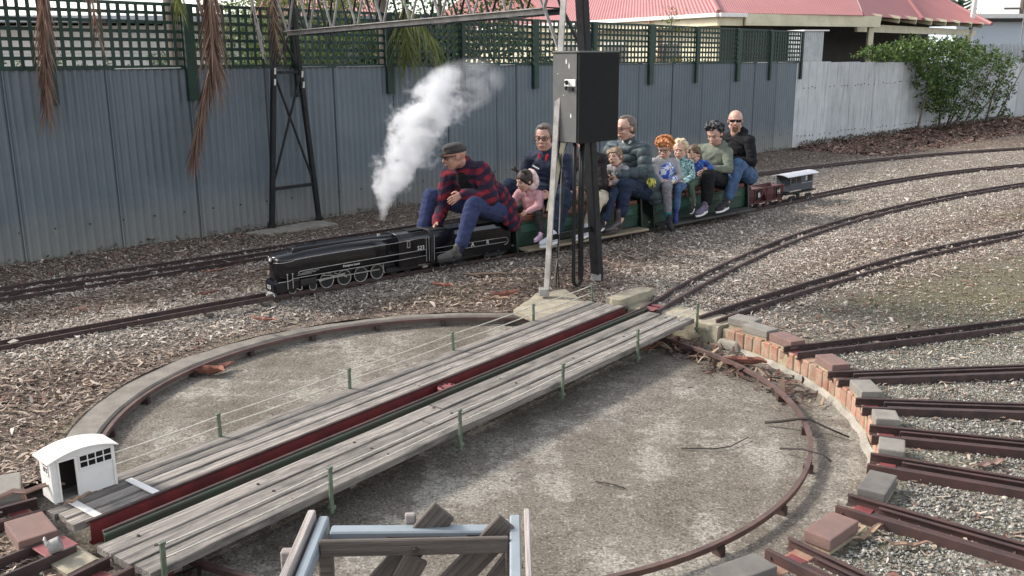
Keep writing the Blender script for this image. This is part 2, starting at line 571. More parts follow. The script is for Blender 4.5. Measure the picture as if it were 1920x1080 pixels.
# ---- ground sheet: polar grid round the pit, out to the horizon
def ground_material():
    m, t, b = newmat('bark_mulch_and_gravel_ground')
    tc = nd(t, 'ShaderNodeTexCoord')
    P = tc.outputs['Object']
    z = nd(t, 'ShaderNodeVertexColor'); z.layer_name = 'zone'
    sp = nd(t, 'ShaderNodeSeparateColor'); t.links.new(z.outputs[0], sp.inputs[0])
    n_f = noise_(t, P, 95, 3, 0.6)
    n_m = noise_(t, P, 28, 5, 0.65)
    n_l = noise_(t, P, 1.7, 4, 0.6)
    vor = nd(t, 'ShaderNodeTexVoronoi'); vor.inputs['Scale'].default_value = 46
    t.links.new(P, vor.inputs['Vector'])
    vor2 = nd(t, 'ShaderNodeTexVoronoi'); vor2.inputs['Scale'].default_value = 75
    t.links.new(P, vor2.inputs['Vector'])
    sv = nd(t, 'ShaderNodeSeparateColor'); t.links.new(vor.outputs['Color'], sv.inputs[0])
    sv2 = nd(t, 'ShaderNodeSeparateColor'); t.links.new(vor2.outputs['Color'], sv2.inputs[0])
    mulch = ramp(t, sv.outputs[0], [(0.0, (0.050, 0.036, 0.029)), (0.40, (0.125, 0.091, 0.072)), (0.72, (0.23, 0.172, 0.135)), (1.0, (0.38, 0.305, 0.24))])
    grav = ramp(t, sv2.outputs[1], [(0.0, (0.11, 0.092, 0.078)), (0.4, (0.28, 0.242, 0.205)), (0.8, (0.44, 0.395, 0.34)), (1.0, (0.58, 0.53, 0.47))])
    grey = ramp(t, sv2.outputs[0], [(0.0, (0.085, 0.078, 0.068)), (0.5, (0.22, 0.205, 0.18)), (1.0, (0.44, 0.42, 0.38))])
    moss = ramp(t, n_m, [(0.3, (0.085, 0.082, 0.04)), (0.7, (0.20, 0.18, 0.09))])
    gw = math_(t, 'ADD', sp.outputs[0], math_(t, 'MULTIPLY', math_(t, 'SUBTRACT', n_m, 0.5), 1.1), True)
    col = mixc(t, gw, mulch.outputs[0], grav.outputs[0])
    yw = math_(t, 'ADD', sp.outputs[1], math_(t, 'MULTIPLY', math_(t, 'SUBTRACT', n_m, 0.5), 1.0), True)
    col = mixc(t, yw, col, grey.outputs[0])
    mw = math_(t, 'MULTIPLY', math_(t, 'ADD', sp.outputs[2], math_(t, 'MULTIPLY', math_(t, 'SUBTRACT', n_l, 0.5), 2.2), True), 0.75)
    col = mixc(t, mw, col, moss.outputs[0])
    t.links.new(col, b.inputs['Base Color'])
    b.inputs['Roughness'].default_value = 0.95
    b.inputs['Specular IOR Level'].default_value = 0.15
    hgt = math_(t, 'ADD', vor.outputs['Distance'], n_f)
    bump(t, b, hgt, 1.0, 0.02)
    return m

def zones(P):
    """gravel (pale ballast), grey gravel (stub yard), moss weights at points P"""
    x, y = P[:, 0], P[:, 1]
    dm = dist_to(MAINXY, P); df = dist_to(FARXY, P)
    d1 = dist_to(LEAD1, P); d2 = dist_to(LEAD2, P)
    g = np.maximum(1 - sstep(0.12, 0.75, dm), 0.85 * (1 - sstep(0.1, 0.65, df)))
    g = np.maximum(g, 0.8 * (1 - sstep(0.15, 0.9, d1)))
    g = np.maximum(g, 0.55 * (1 - sstep(0.15, 0.6, d2)))
    # strip between the two left-hand tracks is mostly ballast, and the broad yard on the right
    g = np.maximum(g, 0.62 * sstep(0.6, 2.5, x) * (1 - sstep(1.6, 2.6, dm)))
    r, th = polar(x, y)
    yard = (1 - sstep(24, 33, np.abs(angdiff(th, -5)) - 0)) * sstep(2.35, 2.5, r)
    yard = np.maximum(yard, (1 - sstep(40, 52, np.abs(angdiff(th, -30)))) * sstep(2.35, 2.5, r))
    yard = np.maximum(yard, 0.55 * (1 - sstep(8, 16, np.abs(angdiff(th, 24)))) * sstep(2.4, 2.6, r))
    moss = 0.45 * yard + 0.75 * np.exp(-((x - 3.6) ** 2 / 1.6 + (y - 7.3) ** 2 / .7)) + 0.6 * np.exp(-((x - 5.2) ** 2 / 2.0 + (y - 8.4) ** 2 / .5)) + 0.3 * np.exp(-((x - 5.6) ** 2 / 5 + (y - 11.4) ** 2 / .5))
    return np.clip(g, 0, 1), np.clip(yard, 0, 1), np.clip(moss, 0, 1)

NT = 400
th_ = np.linspace(0, 2 * PI, NT, endpoint=False)
rr = np.concatenate([[0.0], np.linspace(0.06, 6.0, 85), 6.0 * 1.055 ** np.arange(1, 62)])
rr = np.concatenate([rr, [220, 400, 800]])
wl_ = left_w(np.degrees(th_))
kerb_out = lambda deg: 2.115 + 0.115 * sstep(105, 172, deg % 360)
rin = (kerb_out(np.degrees(th_)) - 0.015) * wl_ + 2.43 * (1 - wl_)
GX = C0[0] + (rin[None, :] + rr[:, None]) * np.cos(th_)[None, :]
GY = C0[1] + (rin[None, :] + rr[:, None]) * np.sin(th_)[None, :]
GZ = gz(GX, GY)
nb = np.array([[mnoise.noise((x * 2.3, y * 2.3, 0.3)) for x, y in zip(rx, ry)] for rx, ry in zip(GX[:60], GY[:60])])
GZ[:60] += nb * 0.012
nr_ = len(rr)
V = np.c_[GX.ravel(), GY.ravel(), GZ.ravel()]
i_, j_ = np.meshgrid(np.arange(nr_ - 1), np.arange(NT), indexing='ij')
j2_ = (j_ + 1) % NT
Fq = np.stack([i_ * NT + j_, (i_ + 1) * NT + j_, (i_ + 1) * NT + j2_, i_ * NT + j2_], -1).reshape(-1, 4)
zg, zy, zm = zones(V)
gme = attr_mesh('ground', V, Fq, np.c_[zg, zy, zm], ground_material())
gme.color_attributes['col'].name = 'zone'
gme.polygons.foreach_set('use_smooth', [True] * len(gme.polygons))
ground = bpy.data.objects.new('ground', gme)
COL.objects.link(ground)
tag(ground, 'bark mulch and pale ballast ground round the miniature railway', None, None, 'structure')

# ---- turntable pit
def pit_material():
    m, t, b = newmat('stained_pit_concrete')
    tc = nd(t, 'ShaderNodeTexCoord'); P = tc.outputs['Object']
    n1 = noise_(t, P, 1.5, 6, 0.68)
    n2 = noise_(t, P, 6.5, 6, 0.7)
    n3 = noise_(t, P, 75, 4, 0.7)
    base = ramp(t, n2, [(0.30, (0.155, 0.135, 0.112)), (0.50, (0.190, 0.168, 0.141)), (0.70, (0.228, 0.205, 0.174))]).outputs[0]
    # pale lichen / worn cement patches of their own shape
    pn = noise_(t, P, 3.1, 8, 0.74)
    pm = ramp(t, math_(t, 'ADD', math_(t, 'MULTIPLY', pn, 0.75), math_(t, 'MULTIPLY', n1, 0.3)), [(0.548, (0, 0, 0)), (0.578, (1, 1, 1))]).outputs[0]
    base = mixc(t, math_(t, 'MULTIPLY', math_(t, 'MULTIPLY', pm, 0.48), ramp(t, noise_(t, P, 38, 4, .7), [(.38, (.25, .25, .25)), (.58, (1, 1, 1))]).outputs[0]), base, (0.45, 0.43, 0.37))
    sp = ramp(t, n3, [(0.30, (0.42, 0.41, 0.40)), (0.5, (1, 1, 1)), (0.68, (1.55, 1.53, 1.48))]).outputs[0]
    base = mixc(t, 1.0, base, sp, 'MULTIPLY')
    ag = nd(t, 'ShaderNodeTexVoronoi'); ag.inputs['Scale'].default_value = 62; t.links.new(P, ag.inputs['Vector'])
    ags = nd(t, 'ShaderNodeSeparateColor'); t.links.new(ag.outputs['Color'], ags.inputs[0])
    agg = math_(t, 'MULTIPLY', ramp(t, ags.outputs[0], [(.80, (0, 0, 0)), (.88, (1, 1, 1))]).outputs[0], ramp(t, ag.outputs['Distance'], [(.25, (1, 1, 1)), (.5, (0, 0, 0))]).outputs[0])
    base = mixc(t, math_(t, 'MULTIPLY', agg, .6), base, (0.42, 0.40, 0.36))
    agd = math_(t, 'MULTIPLY', ramp(t, ags.outputs[1], [(.80, (0, 0, 0)), (.88, (1, 1, 1))]).outputs[0], .38)
    base = mixc(t, agd, base, (0.055, 0.047, 0.040))
    damp = ramp(t, n1, [(0.36, (0.74, 0.72, 0.69)), (0.56, (1, 1, 1))]).outputs[0]
    base = mixc(t, 1.0, base, damp, 'MULTIPLY')
    t.links.new(base, b.inputs['Base Color'])
    b.inputs['Roughness'].default_value = 0.93
    b.inputs['Specular IOR Level'].default_value = 0.2
    bump(t, b, math_(t, 'ADD', n3, math_(t, 'MULTIPLY', n2, 0.6)), 0.9, 0.008)
    return m
M['pit'] = pit_material()
mb = MB()
rings = [[(C0[0] + r * math.cos(a), C0[1] + r * math.sin(a), PIT_Z + 0.006 * mnoise.noise((r * math.cos(a), r * math.sin(a), 2))) for a in np.linspace(0, 2 * PI, 96, endpoint=False)] for r in (0.02, .3, .6, .9, 1.2, 1.5, 1.8, 2.1, 2.3, 2.46)]
mb.loft(rings, caps=False)
pf = mb.build('pit_floor', M['pit'], smooth=True)
tag(pf, 'stained concrete floor of the turntable pit', None, None, 'structure')

def arc(a0, a1, step=2.0):
    n = max(2, int(abs(a1 - a0) / step) + 1)
    return [R(a) for a in np.linspace(a0, a1, n)]

def sweep_arc(mb, prof, a0, a1, step=2.0, c=C0):
    """profile of (r, z) points swept round the pit centre"""
    rings = [[(c[0] + r * math.cos(a), c[1] + r * math.sin(a), z) for r, z in prof] for a in arc(a0, a1, step)]
    mb.loft(rings)
    return mb

mb = MB()
rings = []
for a_ in arc(58, 207, 1.5):
    ro = float(kerb_out(math.degrees(a_))); wv_ = 0.006 * mnoise.noise((a_ * 9, 0, 0))
    rings.append([(C0[0] + r * math.cos(a_), C0[1] + r * math.sin(a_), z) for r, z in ((2.05, PIT_Z - 0.05), (2.05, -0.124 + wv_), (2.062, -0.113 + wv_), (ro - .015 + wv_, -0.104 + wv_), (ro, -0.110), (ro, PIT_Z - 0.05))])
mb.loft(rings)
M['kerb'] = pmat('dirty_kerb_concrete', (.24, .212, .178), .92, .3, 7, (.155, .138, .115), .7, .005, 80)
kerb = mb.build('kerb', M['kerb'], smooth=False)
tag(kerb, 'low curved concrete kerb along the back of the turntable pit', None, None, 'structure')

# circular running rail on little chairs
ring = thing('ring_rail', 'rusty circular rail on small chairs running round the pit floor', 'rail', (C0[0], C0[1], PIT_Z))
mb = MB(); z0 = Vector((0, 0, 0))
sweep_arc(mb, [(2.008, 0.040), (2.008, 0.066), (2.032, 0.066), (2.032, 0.040)], 0, 360, 2.0, (0, 0))
mb.build('rail', M['ringrust'], ring)
cm = MB().box((0, 0, 0.02), (0.05, 0.03, 0.042)).box((0, 0, 0.043), (0.03, 0.045, 0.012)).mesh('rail_chair', M['rust'])
for k in range(24):
    a = R(7 + 15 * k)
    part('rail_chair', cm, ring, (2.02 * math.cos(a), 2.02 * math.sin(a), 0), (0, 0, a))

# brick retaining wall with capping blocks between the stub tracks
wall = thing('brick_wall', 'low curved brick wall of upright orange bricks capped with paving blocks', 'wall', (C0[0], C0[1], PIT_Z))
mb = MB()
sweep_arc(mb, [(2.349, -0.02), (2.349, 0.136), (2.46, 0.136), (2.46, -0.02)], -80, 36.5, 1.5, (0, 0))
sweep_arc(mb, [(2.349, -0.02), (2.349, 0.136), (2.46, 0.136), (2.46, -0.02)], -152, -119, 1.5, (0, 0))
mb.build('mortar_bed', M['mortar'], wall)
mb = MB()
fil = [(2.305, -0.012), (2.312, 0.004), (2.335, 0.016), (2.348, 0.030), (2.348, -0.012)]
sweep_arc(mb, fil, -80, 36.0, 1.2, (0, 0))
mb.v = [(x * (1 + 0.008 * mnoise.noise((x * 9, y * 9, 1))), y * (1 + 0.008 * mnoise.noise((x * 9, y * 9, 1))), z + (0.008 * mnoise.noise((x * 13, y * 13, 5)) if z > 0 else 0)) for x, y, z in mb.v]
mb.build('mortar_fillet', M['concrete'], wall)
bm_var = []
for k in range(4):
    b_ = MB().box((0, 0, 0), (0.10, 0.078, 0.110))
    bm_var.append(b_.mesh('brick', M['brick'], bevel=0.006))
angs = list(np.arange(-79, 35.5, 2.14)) + list(np.arange(-151, -120, 2.14))
for k, a in enumerate(angs):
    ra = R(a)
    rad = 2.345 + 0.05 + random.uniform(-0.006, 0.004)
    part('brick', bm_var[k % 4], wall, (rad * math.cos(ra), rad * math.sin(ra), 0.088 + random.uniform(-0.004, 0.004)), (random.uniform(-.03, .03), random.uniform(-.02, .02), ra + random.uniform(-.03, .03)), (1, random.uniform(.92, 1.02), random.uniform(.96, 1.04)))
caps_ = [(34.8, 0.20, 0.145, 'pavegrey', 2.50, 12), (29.6, 0.235, 0.125, 'pavegrey', 2.425, 4), (23.0, 0.235, 0.125, 'pavered', 2.425, 0), (10.5, 0.225, 0.125, 'pavered', 2.42, 0), (-1.3, 0.215, 0.125, 'pavegrey', 2.415, 0), (-12.3, 0.15, 0.125, 'pavegrey', 2.41, 0), (-22.3, 0.165, 0.125, 'pavegrey', 2.41, 0), (-33.9, 0.235, 0.125, 'pavedark', 2.405, 0), (-46.7, 0.235, 0.125, 'pavered', 2.405, 0), (-60.2, 0.26, 0.125, 'pavedark', 2.40, 0), (-147.3, 0.25, 0.13, 'pavegrey', 2.42, -6), (-135.2, 0.23, 0.155, 'pavered', 2.425, -4)]
for a, lt, dp, mt, rad, tw in caps_:
    me = MB().box((0, 0, 0), (dp, lt, 0.056)).mesh('capping_block', M[mt], bevel=0.007, segs=2)
    ra = R(a)
    part('capping_block', me, wall, (rad * math.cos(ra), rad * math.sin(ra), 0.138 + 0.028 + 0.018), (0, 0, ra + R(tw)))
    me2 = MB().box((0, 0, 0), (dp - 0.012, lt - 0.014, 0.03)).mesh('bedding', M['mortar'])
    part('bedding', me2, wall, (rad * math.cos(ra), rad * math.sin(ra), 0.142), (0, 0, ra + R(tw)))
# plain concrete end wall beside the bridge
mb = MB()
sweep_arc(mb, [(2.30, -0.02), (2.315, 0.145), (2.335, 0.158), (2.62, 0.150), (2.62, -0.02)], 37.0, 57.5, 1.5, (0, 0))
sweep_arc(mb, [(2.30, -0.02), (2.315, 0.145), (2.335, 0.158), (2.46, 0.150), (2.46, -0.02)], -131.5, -126.0, 1.5, (0, 0))
mb.build('concrete_end', M['sandstone'], wall)
mb = MB().box((2.33, 0, 0.035), (0.075, 0.24, 0.075), None, 0.6)
mb.v = [(x + .02 * mnoise.noise((x * 20, y * 20, z * 20)), y, z) for x, y, z in mb.v]
o = mb.build('mortar_lump', M['concrete'], wall, bevel=0.01)
o.rotation_euler = (0, 0, R(34.5))

# ---- tracks
def rail_strip(mb, xy, ztop, h=0.028, wd=0.014, org=None):
    """one rail: head and foot profile swept along a line, following the ground"""
    t_ = np.gradient(xy, axis=0); t_ /= np.linalg.norm(t_, axis=1)[:, None]
    n_ = np.c_[-t_[:, 1], t_[:, 0]]
    prof = [(-wd * 0.95, -h), (-wd * 0.95, -h + 0.004), (-wd * .3, -h + 0.007), (-wd * .3, -0.009), (-wd * .5, -0.007), (-wd * .5, 0), (wd * .5, 0), (wd * .5, -0.007), (wd * .3, -0.009), (wd * .3, -h + 0.007), (wd * .95, -h + 0.004), (wd * .95, -h)]
    rings = []
    zt = np.full(len(xy), ztop) if org is None else np.maximum(gz(xy[:, 0] + org[0], xy[:, 1] + org[1]) + 0.036, ztop)
    for p, n, zq in zip(xy, n_, zt):
        rings.append([(p[0] + n[0] * u, p[1] + n[1] * u, zq + v) for u, v in prof])
    mb.loft(rings)
    return mb

sleeper_me = MB().box((0, 0, 0), (0.055, 0.27, 0.03)).mesh('sleeper', M['timberdark'], bevel=0.004)
def track(label, xy, offs, ztop=0.022, sleepers=(), mat='rust', group='miniature railway tracks', h=0.028, wd=0.014):
    p0 = xy[0]
    tr = thing('railway_track', label, 'track', (p0[0], p0[1], 0), 0, None)
    for off in offs:
        mb = MB()
        line = off if isinstance(off, np.ndarray) else offset_line(xy, off)
        rail_strip(mb, line - p0, ztop, h, wd, p0)
        mb.build('rail', M[mat], tr)
    for s in sleepers:
        k = int(s * (len(xy) - 1))
        d_ = xy[min(k + 1, len(xy) - 1)] - xy[k - 1 if k else 0]
        part('sleeper', sleeper_me, tr, (xy[k][0] - p0[0], xy[k][1] - p0[1], ztop - h - 0.012), (0, 0, math.atan2(d_[1], d_[0]) + random.uniform(-.05, .05)), (random.uniform(.8, 1.2), random.uniform(.9, 1.1), 1))
    return tr
main_dense = MAINXY[::3]
track('main line of rusty rails in pale ballast that the passenger train runs on', main_dense, (0.0695, -0.0695), 0.038, np.linspace(0.02, 0.98, 46), h=0.034, wd=0.017)
third = FARXY + np.c_[np.full(len(FARXY), 1.0), np.full(len(FARXY), -1.0)] * (0.5 ** 0.5) * (0.0695 + 0.17 * (1 - sstep(0.12, 0.36, np.linspace(0, 1, len(FARXY)))))[:, None]
fourth = FARXY - np.c_[np.full(len(FARXY), 1.0), np.full(len(FARXY), -1.0)] * (0.5 ** 0.5) * (0.0695 + 0.13 * (1 - sstep(0.12, 0.36, np.linspace(0, 1, len(FARXY)))))[:, None]
track('rear loop line of dark rails, nearest the corrugated fence', FARXY, (third, fourth, -0.03 + 0 * 0.0), 0.040, np.linspace(0.05, 0.95, 40), 'rust', h=0.034, wd=0.02)
track('pair of rails curving away from the far end of the turntable bridge', LEAD1, (0.0695, -0.0695), 0.0, (.03, .06, .09, .12, .155, .19, .23, .27), 'rust', h=0.036, wd=0.02)
track('pair of rails beside the turntable bridge end, right of the curving pair', LEAD2, (0.075, -0.075), 0.0, (.02, .06, .10), 'rust', h=0.04, wd=0.02)
tp = thing('tie_plate', 'red steel plate between the rails at the far bridge end', 'plate', (1.085, 7.19, -0.012), BANG)
MB().box((0, 0, 0), (0.10, 0.125, 0.008)).box((0.13, 0, -0.006), (0.05, 0.125, 0.008)).build('plate', M['redlight'], tp, bevel=0.002)

# stub tracks of the round yard: deep channel rails with an inner guard bar
stub_labels = {18.5: 'stub track angling up past the two mossy ground patches, farthest of the fan',
               5.0: 'stub track lying level between a reddish and a grey capping block',
               -6.5: 'stub track between the square grey block and the small grey block',
               -16.7: 'stub track between the two small grey capping blocks',
               -26.3: 'stub track between a small grey block and the dark grey block',
               -39.2: 'stub track between the dark grey block and the big red block',
               -52.8: 'stub track between the big red block and the last dark block, nearest the camera',
               -122.5: 'stub track under the near planks, beside the railing post in front',
               -141.3: 'stub track between the grey block and red block by the white hut'}
for a, lab in stub_labels.items():
    L_ = 4.6 if a > -30 else 3.0
    if a < -100: L_ = 1.3
    st = thing('stub_track', lab, 'track', (C0[0], C0[1], 0), R(a), 'stub tracks round the turntable')
    for sgn in (1, -1):
        mb = MB()
        mb.box((2.315 + L_ / 2, sgn * 0.078, -0.026), (L_, 0.009, 0.052))
        mb.box((2.315 + L_ / 2, sgn * 0.068, -0.004), (L_, 0.012, 0.008))
        mb.box((2.315 + L_ / 2, sgn * 0.064, -0.048), (L_, 0.020, 0.008))
        mb.build('rail', M['rustred'] if a < -10 else M['rust'], st, bevel=0.0015)
        mb = MB()
        mb.box((2.315 + 0.15 + L_ / 2, sgn * 0.044, -0.027), (L_, 0.007, 0.04))
        mb.box((2.315 + 0.15 + L_ / 2, sgn * 0.036, -0.010), (L_, 0.016, 0.006))
        if a not in (18.5,):
            mb.build('guard_bar', M['rustred'] if a < -10 else M['rust'], st, bevel=0.001)
    MB().box((2.40, 0, -0.044), (0.075, 0.135, 0.008)).build('tie_bar', M['redlight'], st)
    bt = MB().tube([(0, 0, 0), (0, 0.012, 0)], 0.007, 8).mesh('bolt', M['rust'])
    for sgn in (1, -1):
        part('bolt', bt, st, (2.345, sgn * 0.083 - 0.006, -0.026))
# rails that lead on to the near bridge end
st = thing('approach_track', 'pair of rusty rails leading off the near end of the turntable bridge', 'track', (C0[0], C0[1], 0), BANG)
for v in (0.185, 0.045):
    MB().box((-2.95, v, -0.026), (1.2, 0.014, 0.052)).box((-2.95, v, -0.05), (1.2, 0.03, 0.006)).build('rail', M['rust'], st, bevel=0.002)
MB().box((-2.40, 0.115, -0.008), (0.135, 0.122, 0.008)).build('plate', M['redlight'], st, bevel=0.002)
for k in range(3):
    MB().box((-2.62 - 0.22 * k, 0.115, -0.062), (0.075, 0.30, 0.03)).build('sleeper', M['timberdark'], st, bevel=0.004)
lk = thing('padlock', 'round grey padlock resting on the red plate between the rails', 'padlock', (-1.855, 3.455, 0.0), 0.4)
MB().tube([(-0.024, 0, 0.026), (0.024, 0, 0.040)], [0.029, 0.029], 18).build('lock_body', M['greysteel'], lk, bevel=0.003)
MB().tube([(-0.03, -0.018, 0.045), (-0.035, -0.012, 0.068), (-0.035, 0.012, 0.068), (-0.03, 0.018, 0.045)], 0.005, 8).build('shackle', M['steel'], lk)

# ---- turntable bridge
tt = thing('turntable_bridge', 'long timber-decked turntable bridge with a red girder across the pit', 'turntable', (C0[0], C0[1], 0), BANG)
# local: x along the bridge (away from the camera), y to the left (far side)
mb = MB()
mb.box((0.0, 0.190, -0.056), (4.42, 0.008, 0.112)).box((0, 0.198, -0.004), (4.42, 0.024, 0.010)).box((0, 0.205, -0.108), (4.42, 0.03, 0.008))
mb.build('girder', M['redpaint'], tt, bevel=0.001)['label'] = 'red painted girder'
mb = MB()
mb.box((0, 0.186, 0.006), (4.46, 0.018, 0.010))
mb.build('rail', M['rust'], tt, bevel=0.002)
mb = MB()
mb.box((0.03, 0.040, -0.056), (4.52, 0.008, 0.112)).box((0.03, 0.036, -0.002), (4.52, 0.026, 0.012)).box((0.03, 0.032, -0.108), (4.52, 0.03, 0.008))
mb.build('girder', M['greenrail'], tt, bevel=0.001)['label'] = 'dull green girder'
MB().box((0.03, 0.046, 0.008), (4.52, 0.016, 0.010)).build('rail', M['rust'], tt, bevel=0.002)
for k in range(9):
    MB().box((-2.1 + 0.525 * k, 0.115, -0.125), (0.05, 0.16, 0.02)).build('cross_tie', M['redpaint'], tt)
for k in range(10):
    MB().box((-2.15 + 0.475 * k, -0.19, -0.052), (0.04, 0.36, 0.03)).box((-2.15 + 0.475 * k, 0.37, -0.052), (0.04, 0.33, 0.03)).build('bearer', M['timberdark'], tt)
def plank(y0, y1, x0, x1, th=0.032, ztop=0.0, mat='plank'):
    n = 14
    xs = np.linspace(x0, x1, n)
    rings = []
    off = random.uniform(0, 50)
    for i, x in enumerate(xs):
        dz = 0.0025 * mnoise.noise((x * 2 + off, y0 * 9, 0)); dy = 0.003 * mnoise.noise((x * 3 + off, 5, 0))
        e = random.uniform(-0.004, 0.004) if i in (0, n - 1) else 0
        rings.append([(x + e, y0 + dy, ztop - th), (x + e, y0 + dy, ztop - 0.004 + dz), (x + e, y0 + 0.004 + dy, ztop + dz), (x + e, y1 - 0.004 + dy, ztop + dz), (x + e, y1 + dy, ztop - 0.004 + dz), (x + e, y1 + dy, ztop - th)])
    m = MB(); m.loft(rings)
    c = ((x0 + x1) / 2, (y0 + y1) / 2, 0)
    m.v = [(a - c[0], b - c[1], z) for a, b, z in m.v]
    o = m.build('plank', M[mat], tt)
    o.location = c
for y0, y1, xa, xb in ((0.213, 0.288, -2.27, 2.235), (0.297, 0.370, -2.26, 2.22), (0.380, 0.450, -2.27, 2.20), (0.461, 0.545, -1.92, 2.19)):
    cut = random.uniform(-.4, .5)
    plank(y0, y1, xa, cut - .002, ztop=random.uniform(-.003, .002)); plank(y0, y1, cut + .002, xb, ztop=random.uniform(-.003, .002))
for y0, y1, xa, xb in ((-0.138, -0.028, -2.30, 2.19), (-0.273, -0.153, -2.30, 2.21), (-0.405, -0.289, -2.285, 2.23)):
    cut = random.uniform(-.6, .6)
    plank(y0, y1, xa, cut - .002, 0.034, ztop=random.uniform(-.002, .003)); plank(y0, y1, cut + .002, xb, 0.034, ztop=random.uniform(-.002, .003))
nail = MB().tube([(0, 0, 0), (0, 0, 0.004)], 0.0075, 8).mesh('bolt_head', M['rust'])
for k in range(8):
    for y in (-0.085, -0.215, -0.345):
        part('bolt_head', nail, tt, (-2.15 + 0.61 * k, y + random.uniform(-.01, .01), 0.0))
# railings
def railing(y, us, zb, zt, w1, w2):
    pm = MB().box((0, 0, (zb + zt) / 2), (0.020, 0.014, zt - zb)).box((0, 0, zt), (0.026, 0.020, 0.010)).box((0, 0, zb + 0.03), (0.03, 0.03, 0.02)).mesh('railing_post', M['sage'], bevel=0.002)
    for u in us:
        part('railing_post', pm, tt, (u, y, 0), (random.uniform(-.03, .03), random.uniform(-.02, .02), 0))
    for z in (w1, w2):
        pts = []
        for a_, b_ in zip(us[:-1], us[1:]):
            for q in np.linspace(0, 1, 7)[:-1]:
                pts.append((a_ + (b_ - a_) * q, y, z - 0.006 * math.sin(PI * q)))
        pts.append((us[-1], y, z))
        MB().tube(pts, 0.0038, 6).build('railing_wire', M['wire'], tt, smooth=True)
railing(-0.437, [-2.248, -1.396, -0.494, 0.454, 1.345, 2.215], -0.10, 0.125, 0.115, 0.058)
railing(0.535, [-1.95, -1.302, -0.387, 0.553, 1.463, 2.263], -0.04, 0.125, 0.115, 0.055)
# white edge strips by the hut
for u in (-2.165, -1.885):
    MB().box((u, 0.315, 0.006), (0.035, 0.235, 0.006)).build('white_strip', M['white'], tt, bevel=0.001)
# drive motor between the girders
mo = MB().tube([(0.02, 0.115, -0.06), (0.02, 0.115, -0.012)], 0.062, 20).build('drive_motor', M['redlight'], tt, bevel=0.004)
hol = MB().tube([(0, 0, 0), (0, 0, 0.004)], 0.008, 8).mesh('bolt_head', M['black'])
for k in range(8):
    part('bolt_head', hol, mo, (0.02 + 0.042 * math.cos(k * PI / 4), 0.115 + 0.042 * math.sin(k * PI / 4), -0.012))
MB().tube([(0.10 + .05 * k, 0.115 + .03 * math.sin(k), -0.05) for k in range(8)], 0.007, 6).build('motor_cable', M['rubber'], tt)
for u in (-2.12, 2.10):
    MB().box((u, -0.12, -0.10), (0.10, 0.30, 0.07)).build('wheel_box', M['redpaint'], tt, bevel=0.004)

# ================================================================== FENCES
def sheet_material(name, c1, c2, dirt, dirt_h, streak):
    m, t, b = newmat(name)
    tc = nd(t, 'ShaderNodeTexCoord')
    v = coords(t, (1, 1, 1))
    n1 = noise_(t, v, 3.0, 5, 0.6)
    base = ramp(t, n1, [(0.3, c2), (0.7, c1)]).outputs[0]
    vs_ = coords(t, (22, 22, 1.1))
    s1 = noise_(t, vs_, 1.0, 5, 0.65)
    sm = ramp(t, s1, [(0.50, (0, 0, 0)), (0.70, (1, 1, 1))]).outputs[0]
    base = mixc(t, math_(t, 'MULTIPLY', sm, streak[0]), base, streak[1])
    sx = nd(t, 'ShaderNodeSeparateXYZ'); t.links.new(tc.outputs['Object'], sx.inputs[0])
    zf = math_(t, 'MULTIPLY', sx.outputs[2], -1.0 / dirt_h)
    zf = math_(t, 'ADD', math_(t, 'ADD', zf, 0.75), math_(t, 'MULTIPLY', n1, 0.5), True)
    base = mixc(t, math_(t, 'MULTIPLY', zf, 0.85), base, dirt)
    oi = nd(t, 'ShaderNodeObjectInfo')
    k = math_(t, 'MULTIPLY_ADD', oi.outputs['Random'], 0.22); k.node.inputs[2].default_value = 0.89
    cc = nd(t, 'ShaderNodeCombineColor')
    for i in range(3): t.links.new(k, cc.inputs[i])
    base = mixc(t, 1.0, base, cc.outputs[0], 'MULTIPLY')
    t.links.new(base, b.inputs['Base Color'])
    b.inputs['Roughness'].default_value = 0.55
    bump(t, b, noise_(t, v, 40, 4, 0.6), 0.15, 0.002)
    return m
M['sheet'] = sheet_material('blue_grey_fence_steel', (0.140, 0.166, 0.186), (0.116, 0.139, 0.157), (0.26, 0.25, 0.215), 0.62, (0.25, (0.16, 0.175, 0.188)))
M['sheetpale'] = sheet_material('pale_grey_fence_steel', (0.53, 0.545, 0.55), (0.43, 0.44, 0.44), (0.46, 0.44, 0.41), 0.25, (0.75, (0.19, 0.195, 0.195)))

def corr_sheet(width, h, pitch=0.076, amp=0.009, mat='sheet', seg=6):
    n = int(round(width / pitch * seg))
    xs = np.linspace(0, width, n + 1)
    zs = np.linspace(0, h, 4)
    vv = []; ff = []
    for z in zs:
        for x in xs:
            vv.append((x, amp * math.cos(2 * PI * x / pitch), z))
    for j in range(3):
        for i in range(n):
            a = j * (n + 1) + i
            ff.append((a, a + 1, a + n + 2, a + n + 1))
    m = MB(); m.add(vv, ff)
    return m.mesh('sheet', M[mat], smooth=True)

FO = np.array([-4.9, 8.835]); FD = np.array([.70, .714]); FD /= np.linalg.norm(FD)
FANG = math.atan2(FD[1], FD[0])
fence = thing('corrugated_fence', 'tall blue-grey corrugated fence topped with dark green lattice', 'fence', (FO[0], FO[1], 0), FANG)
